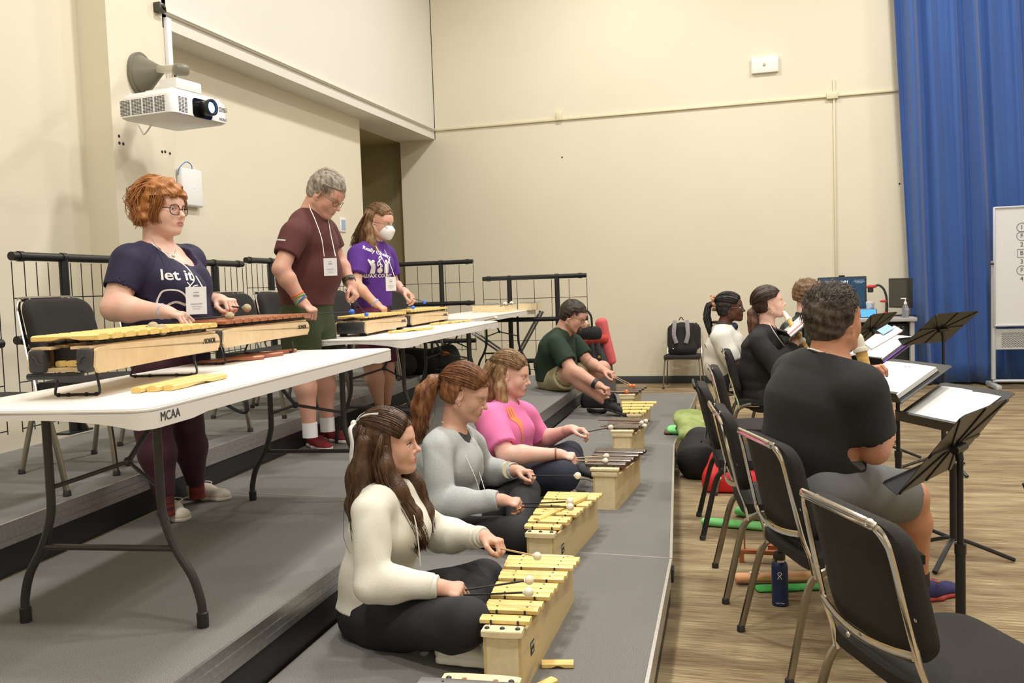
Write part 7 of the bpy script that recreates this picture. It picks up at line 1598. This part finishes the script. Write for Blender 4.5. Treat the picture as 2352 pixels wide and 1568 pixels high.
m.build('screen_lettering', SW, t1); text('G', .040, (-.262, -.021, .445), (1, 0, 0), (0, 0, 1), .0004, .001).build('emblem', mat('emblem_gold', (.6, .5, .1), .5, emit=((.5, .42, .08), 1.2)), t1); text('m', .030, (-.243, -.0215, .436), (1, 0, 0), (0, 0, 1), .0004, .001).build('emblem', mat('emblem_green', (.1, .4, .2), .5, emit=((.06, .30, .12), 1.2)), t1)
MB().box((.0, -.005, .51), (.07, .03, .02), bev=.005).build('webcam', BLKP, t1)
mon(1.53, 11.80, .8775, .42, .36, math.radians(-62), 'second monitor turned sideways at the right end of the desk', 'monitor', mat('screen_off', (.05, .048, .040), .12))
t = thing('document_camera', 'red document camera with curved black neck on the desk', 'document camera', (1.33, 11.55, .8775)); RD = mat('gloss_red', (.55, .02, .015), .2, coat=.5)
F = Fld(); F.ell((0, 0, .012), (.095, .075, .038), None, .02); F.cap((.0, 0, .03), (.0, 0, .05), .03, .022, .02)
v, f = F.mesh(.006, post=lambda P, D: np.maximum(D, .0-P[:, 2])); to_obj('base', [(relax(v+A(t.location), f, 1), f)], [RD], t)
MB().tube(smoothpath([(.01, 0, .05), (.015, 0, .15), (.01, 0, .25), (-.02, 0, .34), (-.07, 0, .385), (-.11, 0, .38)], 6), [.017]*8+[.013]*23, 10).build('neck', BLKP, t)
MB().sphere((-.155, 0, .372), (.065, .04, .022), 12).build('head', RD, t); MB().lathe([(.032, 0), (.032, -.055), (.026, -.06)], (-.165, 0, .362), None, 18).build('lens', BLKP, t)
MB().sphere((-.025, -.02, .195), (.042, .03, .016), 10).build('lamp_head', RD, t); MB().sphere((0, -.055, .042), (.012, .006, .008), 8).build('power_light', mat('blue_led2', (.3, .5, 1), .3, emit=((.4, .6, 1), 4)), t)
t = thing('control_tablet', 'small touch panel with a blue screen on the desk', 'touch panel', (1.13, 11.46, .8775)); Rt = Mx.Rotation(math.radians(62), 3, 'X')
MB().box((0, 0, .055), (.19, .115, .012), Rt, bev=.004).box((0, .03, .008), (.17, .09, .016), bev=.005).build('case', BLKP, t); MB().box((0, -.0075, .0588), (.172, .098, .001), Rt).build('screen', mat('screen_blue', (.05, .3, .8), .3, emit=((.05, .33, .85), 1.6)), t)
for x in (-.025, .025): MB().box((x, -.0085, .045), (.03, .025, .0012), Rt).build('button', mat('screen_pink', (.8, .2, .5), .4, emit=((.8, .25, .55), 1.5)), t)
t = thing('wipes_canister', 'white and blue canister of wipes behind the touch panel', 'canister', (1.17, 11.66, .8775)); MB().lathe([(.045, 0), (.048, .005), (.048, .16), (.046, .165)], n=20).build('can', mat('blue_label', (.55, .66, .80), .4, noise=((30, 30, 30), (.12, .25, .50), .55, .6)), t); MB().lathe([(.048, .165), (.049, .185), (.03, .195), (.01, .197)], n=20).build('lid', WHITE, t)
t = thing('sanitizer_bottle', 'clear hand sanitizer bottle with white pump on the desk corner', 'bottle', (1.535, 11.44, .8775))
MB().lathe([(.036, 0), (.039, .006), (.039, .09), (.03, .13), (.016, .15), (.014, .16)], n=20).build('bottle', mat('clear_plastic', (.80, .84, .86), .1, trans=.85, ior=1.3), t); MB().lathe([(.033, .004), (.035, .085), (.0, .0855)], n=20).build('gel', mat('gel', (.60, .66, .72), .15, trans=.6, ior=1.33), t)
MB().lathe([(.018, .155), (.018, .18), (.006, .185), (.006, .215), (.010, .217)], n=14).box((-.02, 0, .222), (.06, .018, .012), bev=.004).tube([(0, 0, .16), (.006, 0, .02)], .003, 6).build('pump', WHITE, t)
tag(MB().box((1.05, 11.42, .8785), (.46, .10, .002)).build('desk_papers', PAPER), 'white papers lying along the front of the desk', 'papers')
# ---------------------------------------------------------------- bags and small things
BF = mat('bag_black', (.010, .010, .012), .75, bump=(80, .3)); 
def blobbag(name, label, cat, loc, prims, m, h=.010, amp=.006, seed=1, grp=None):
    t = thing(name, label, cat, loc, 0, grp); F = Fld()
    for p in prims: F.flat(A(loc)+A(p[0]), A(loc)+A(p[1]), p[2], p[3], p[4] if len(p) > 4 else (1, 0, 0), None, .03)
    z0 = loc[2]+.002; v, f = F.mesh(h, post=folds(amp, seed, 22, 22, lambda P, D: np.maximum(D, z0-P[:, 2]))); to_obj('bag_body', [(relax(v, f, 2), f)], [m], t); return t
q = (-1.104,11.86,0.688); t = blobbag('backpack', 'black backpack with grey straps standing on the chair by the back wall', 'backpack', (-1.105, 11.87, .435), [((0, 0, .08), (0, .03, .34), (.16, .10), (.13, .08)), ((-.12, .0, .06), (.13, 0, .06), (.06, .09), (.06, .09), (0, 1, 0))], BF, amp=.004)
GS = mat('grey_heather', (.26, .25, .27), .9, noise=((120, 120, 120), (.40, .39, .41), .4, .6))
for s_ in (-1, 1): MB().tube(smoothpath([(s_*.075, -.085, .45), (s_*.085, -.115, .36), (s_*.088, -.125, .26), (s_*.060, -.115, .16)], 4), .01, 8, flat=(.026, .008), up=(1, 0, 0)).build('shoulder_strap', GS, t)
MB().tube(smoothpath([(-.03, -.04, .45), (0, -.04, .49), (.03, -.04, .45)], 4), .006, 6).build('handle', BF, t); MB().add([(-.115, -.112, .085), (-.09, -.118, .085), (-.105, -.115, .10)], [(0, 1, 2)], False).build('logo_mark', WHITE, t)
t = blobbag('hiking_backpack', 'large red and grey hiking backpack leaning behind the green shirt man', 'backpack', (-1.93, 10.35, .002), [((0, 0, .14), (-.03, 0, .72), (.20, .16), (.15, .12)), ((.05, -.03, .30), (.10, -.02, .62), (.10, .10), (.08, .08))], mat('grey_pack', (.10, .10, .10), .8), amp=.012)
for p0, p1, r0, r1, m_, nm in (((.06, -.10, .95), (.17, -.08, .50), (.07, .05), (.05, .04), mat('coral', (.72, .13, .14), .7), 'coral_panel'), ((-.15, -.12, .74), (.10, -.12, .76), (.06, .05), (.06, .05), mat('red_pack', (.55, .06, .04), .7), 'red_panel'), ((.0, -.14, .33), (.12, -.12, .40), (.05, .03), (.04, .03), mat('red_pack', (.55, .06, .04), .7), 'red_panel')):
    F = Fld(); L = A(t.location); F.flat(L+A(p0), L+A(p1), r0, r1, (1, 0, 0), None, .02); v, f = F.mesh(.010, post=folds(.005, 5, 22, 22)); to_obj(nm, [(relax(v, f, 1), f)], [m_], t)
for x0, x1 in ((-.04, .04), (.03, .10)): MB().tube(smoothpath([(x0, -.17, .72), (x0+.02, -.19, .55), (x1, -.17, .38)], 4), .01, 8, flat=(.022, .006), up=(1, 0, 0)).build('strap', mat('dark_grey_strap', (.05, .05, .052), .8), t)
MB().box((.045, -.196, .56), (.045, .004, .06)).build('patch', BLKP, t); MB().box((.045, -.199, .56), (.03, .002, .03)).build('patch_emblem', mat('gold_patch', (.55, .38, .08), .6), t)
t = blobbag('handbag', 'black handbag hanging on the guard rail behind the green shirt man', 'handbag', tuple(A((-1.909,9.95,0.722))-A((.12, 0, -.05))), [((-.12, 0, .06), (.16, 0, .07), (.085, .06), (.085, .06), (0, 0, 1))], BF, amp=.004)
for dy in (-.03, .03): MB().tube(smoothpath([(-.05, dy, .13), (-.04, dy, .27), (.03, dy, .34), (.10, dy, .27), (.11, dy, .13)], 5), .006, 6).build('handle', BF, t)
MB().sphere((.02, -.02, .17), (.075, .03, .05), 8).build('patterned_scarf', mat('orange_scarf', (.65, .30, .14), .8, noise=((40, 40, 40), (.85, .75, .6), .45, .55)), t)
for k, (px, prims, lab) in enumerate((((-3.32,7.597,0.6), [((-.12, 0, .10), (.12, 0, .12), (.10, .10), (.10, .11))], 'black bag on the top riser, left of three by the far rail'), ((-3.196,7.898,0.6), [((-.14, 0, .13), (.12, 0, .12), (.13, .12), (.12, .12))], 'black bag on the top riser, middle of three by the far rail'), ((-2.967,7.963,0.6), [((-.12, 0, .12), (.08, 0, .14), (.12, .10), (.14, .09))], 'grey and black bag on the top riser, right of three by the far rail'))):
    o = blobbag('duffel_bag', lab, 'bag', (px[0], min(px[1], 9.35), .6), prims, BF if k < 2 else mat('charcoal_bag', (.04, .04, .042), .8), seed=k+3, grp='bags on the top riser')
MB().sphere((.05, -.10, .20), (.05, .03, .02), 8).build('orange_tab', ORANGE, o)
t = blobbag('black_bag', 'black shoulder bag on the floor behind the far table legs', 'bag', (-3.15, 10.15, .002), [((-.15, 0, .12), (.15, 0, .14), (.13, .12), (.15, .12))], BF); MB().tube(smoothpath([(-.1, 0, .25), (-.05, 0, .40), (.08, 0, .38), (.12, 0, .25)], 4), .008, 6).build('strap', BF, t)
# folded grey stand behind the far table
t = thing('folding_trolley', 'folded grey metal stand leaning behind the farthest table', 'folded stand', (-2.6, 10.3, 0)); TG = mat('trolley_grey', (.25, .25, .26), .35, .6)
TO = A((-2.6, 10.3, 0))
for dy in (0, .16):
    D_ = A((0, dy, 0))-TO; MB().tube([A((-3.043,10.2,0.318))+D_, A((-2.58,10.2,1.093))+D_], .014, 8).tube([A((-3.42,10.2,0.859))+D_, A((-2.997,10.2,0.567))+D_], .014, 8).build('rail', TG, t)
MB().tube([A((-2.58,10.2,1.093))-TO, A((-2.62,10.36,1.088))-TO], .016, 8).build('grip', BLKP, t)
# black strap under the nearest table
t = thing('bag_strap', 'black padded strap looping down beneath the nearest table', 'strap', (-3.016,4.55,0.87)); c = A((-3.016,4.55,0.87))
MB().tube(smoothpath([A((-3.102,4.55,0.896))-c, A((-3.084,4.55,0.807))-c, A((-2.99,4.5,0.763))-c, A((-2.907,4.5,0.731))-c, A((-2.882,4.5,0.756))-c, A((-2.9,4.5,0.839))-c, A((-2.963,4.55,0.896))-c], 5), .01, 8, flat=(.018, .007), up=(0, 1, 0)).build('strap_loop', BF, t)
# things on and beside the lowest riser
LG = mat('lime_pouch', (.20, .72, .22), .75, noise=((14, 14, 14), (.28, .82, .30), .3, .7)); 
t = blobbag('lime_pouch', 'lime green pouch with a black zip lying flat on the lowest riser', 'pouch', (-0.714,7.113,0.2), [((-.05, 0, .03), (.06, 0, .03), (.09, .03), (.09, .03), (0, 1, 0))], LG, h=.008); MB().tube([(0, -.11, .055), (.0, .0, .064), (0, .10, .055)], .006, 6).build('zip', BLKP, t)
blobbag('brown_pouch', 'flat brown pouch beside the lime green pouch', 'pouch', (-0.781,7.108,0.2), [((-.02, 0, .015), (.02, 0, .015), (.09, .014), (.09, .014), (0, 1, 0))], mat('brown_cloth', (.12, .08, .05), .8), h=.007)
t = blobbag('umbrella', 'small folded black umbrella beside the lime green pouch', 'umbrella', (-0.659,7.221,0.2), [((-.02, .16, .03), (.0, .0, .035), (.035, .03), (.04, .034)), ((0, 0, .035), (.04, -.14, .025), (.04, .034), (.02, .018))], BF, h=.007)
t = blobbag('lime_pouch', 'larger lime green pouch hanging over the riser edge by the black legged chair', 'pouch', (-0.534,6.829,0.2), [((-.10, -.05, .035), (.03, .05, .06), (.07, .035), (.075, .04), (0, 1, 0))], LG, h=.008); MB().tube([(-.08, -.10, .06), (-.05, .0, .085), (-.02, .10, .09)], .006, 6).build('zip', BLKP, t)
blobbag('olive_jacket', 'olive green jacket draped between the chairs beside the riser', 'jacket', (-.58, 6.75, .002), [((0, -.05, .24), (.02, .25, .34), (.05, .10), (.06, .16), (0, 1, 0))], mat('olive_cloth', (.22, .28, .08), .85, noise=((12, 12, 12), (.32, .38, .14), .4, .6)), amp=.010)
blobbag('backpack', 'black backpack on the floor against the riser behind the black legged chair', 'backpack', (-.50, 6.45, .002), [((0, 0, .12), (0, .10, .22), (.15, .18), (.12, .12))], BF, amp=.010)
t = blobbag('red_bag', 'bright red bag on the floor behind the black legged chair', 'bag', (-.28, 6.02, .002), [((-.10, 0, .06), (.16, 0, .06), (.07, .10), (.07, .10), (0, 1, 0)), ((-.10, .02, .10), (-.08, .05, .22), (.05, .06), (.04, .05))], mat('red_cloth', (.75, .02, .02), .6), amp=.008)
blobbag('black_bag', 'black bag on the carpet under the second chair', 'bag', (.10, 6.8, .002), [((-.10, 0, .08), (.16, 0, .08), (.08, .14), (.08, .14))], BF)
t = blobbag('lime_pouch', 'long lime green recorder pouch lying on the carpet between chair legs', 'pouch', (-0.215,5.126,0), [((-.16, .03, .025), (.20, -.03, .025), (.030, .022), (.034, .024), (0, 1, 0))], LG, h=.006, amp=.003); 
blobbag('lime_pouch', 'short pointed lime green pouch beyond the long one on the carpet', 'pouch', (-0.132,5.358,0), [((-.06, .04, .03), (.10, -.06, .025), (.035, .026), (.020, .018), (0, 1, 0))], LG, h=.006, amp=.003)
t = blobbag('orange_pouch', 'peach orange recorder pouch lying behind the water bottle', 'pouch', (-0.016,4.208,0), [((-.14, -.03, .03), (.20, .05, .03), (.034, .022), (.030, .020), (0, 1, 0))], mat('peach_cloth', (.80, .40, .20), .75, noise=((10, 10, 10), (.86, .48, .26), .3, .7)), h=.006, amp=.003); MB().box((-.07, -.015, .054), (.045, .022, .002), Mx.Rotation(.4, 3, 'Z')).build('white_tag', WHITE, t)
blobbag('green_pouch', 'green pouch mostly hidden under the peach orange pouch', 'pouch', tuple(A((-0.013,4.136,0))+A((.02, .0, .0))), [((-.08, -.03, .008), (.20, .05, .008), (.04, .012), (.036, .012), (0, 1, 0))], mat('green_cloth', (.06, .42, .08), .8), h=.006, amp=.001)
t = thing('wooden_stand', 'small brown wooden recorder stand on the carpet behind the water bottle', 'recorder stand', (-0.073,4.514,0)); WB = mat('brown_wood', (.36, .12, .04), .45)
MB().box((0, 0, .055), (.20, .03, .022), bev=.003).build('rail', WB, t)
for x in (-.08, .08): MB().box((x, 0, .022), (.022, .035, .044)).build('foot', WB, t)
MB().box((.07, .05, .075), (.05, .08, .02)).build('cross_rail', WB, t); MB().tube([(-.065, 0, .06), (-.065, 0, .20)], .004, 8).build('peg', WB, t)
t = thing('water_bottle', 'dark navy steel water bottle with black lid on the carpet', 'water bottle', (0.023,3.94,0)); NB = mat('navy_powdercoat', (.008, .022, .085), .4)
MB().lathe([(.030, 0), (.0345, .004), (.0345, .165), (.032, .180), (.024, .190)], n=28).build('body', NB, t); MB().lathe([(.0235, .188), (.0235, .200)], n=24).build('neck_ring', CHROME, t)
MB().lathe([(.0245, .199), (.0245, .225), (.022, .229)], n=24).box((0, 0, .236), (.014, .05, .012), bev=.004).build('lid', BLKP, t)
cv = _n(A((0, 0, 0))-A((0.023,3.94,0))*A((1, 1, 0))); rt = np.cross(A((0, 0, 1)), cv)*1.0; c0 = cv*.0352+A((0, 0, .135)); m = MB(); rt = -np.cross(cv, A((0, 0, 1)))
for s_ in (-1, 1): m.tube(smoothpath([c0+rt*(s_*.008)+A((0, 0, -.014)), c0+rt*(s_*.003)+A((0, 0, -.004))+cv*.001, c0-rt*(s_*.003)+A((0, 0, .002))+cv*.001, c0-rt*(s_*.009)+A((0, 0, .010))], 4), .0013, 5)
m.tube([c0+rt*(.008*math.cos(a))+A((0, 0, .008+.008*math.sin(a))) for a in [i*PI/8 for i in range(9)]], .0012, 5).build('emblem', WHITE, t)
text('Hydro Flask', .0075, cv*.0352+A((0, 0, .018)), tuple(rt), (0, 0, 1), .0004).build('lettering', WHITE, t)
t = blobbag('black_bag', 'black bag tucked under the far end of the middle riser by the black trainer', 'bag', (-1.613,8.579,0.2), [((-.12, 0, .05), (.12, 0, .05), (.06, .10), (.06, .10), (0, 1, 0))], BF)
tag(MB().tube(smoothpath([A((-1.653,8.282,0.2))+A((0, 0, .02)), A((-1.535,8.09,0.2))+A((0, 0, .03)), A((-1.482,8.203,0.2))+A((0, 0, .02))], 4), .02, 8).build('black_case', BF), 'small black case lying before the bag under the riser end', 'case')
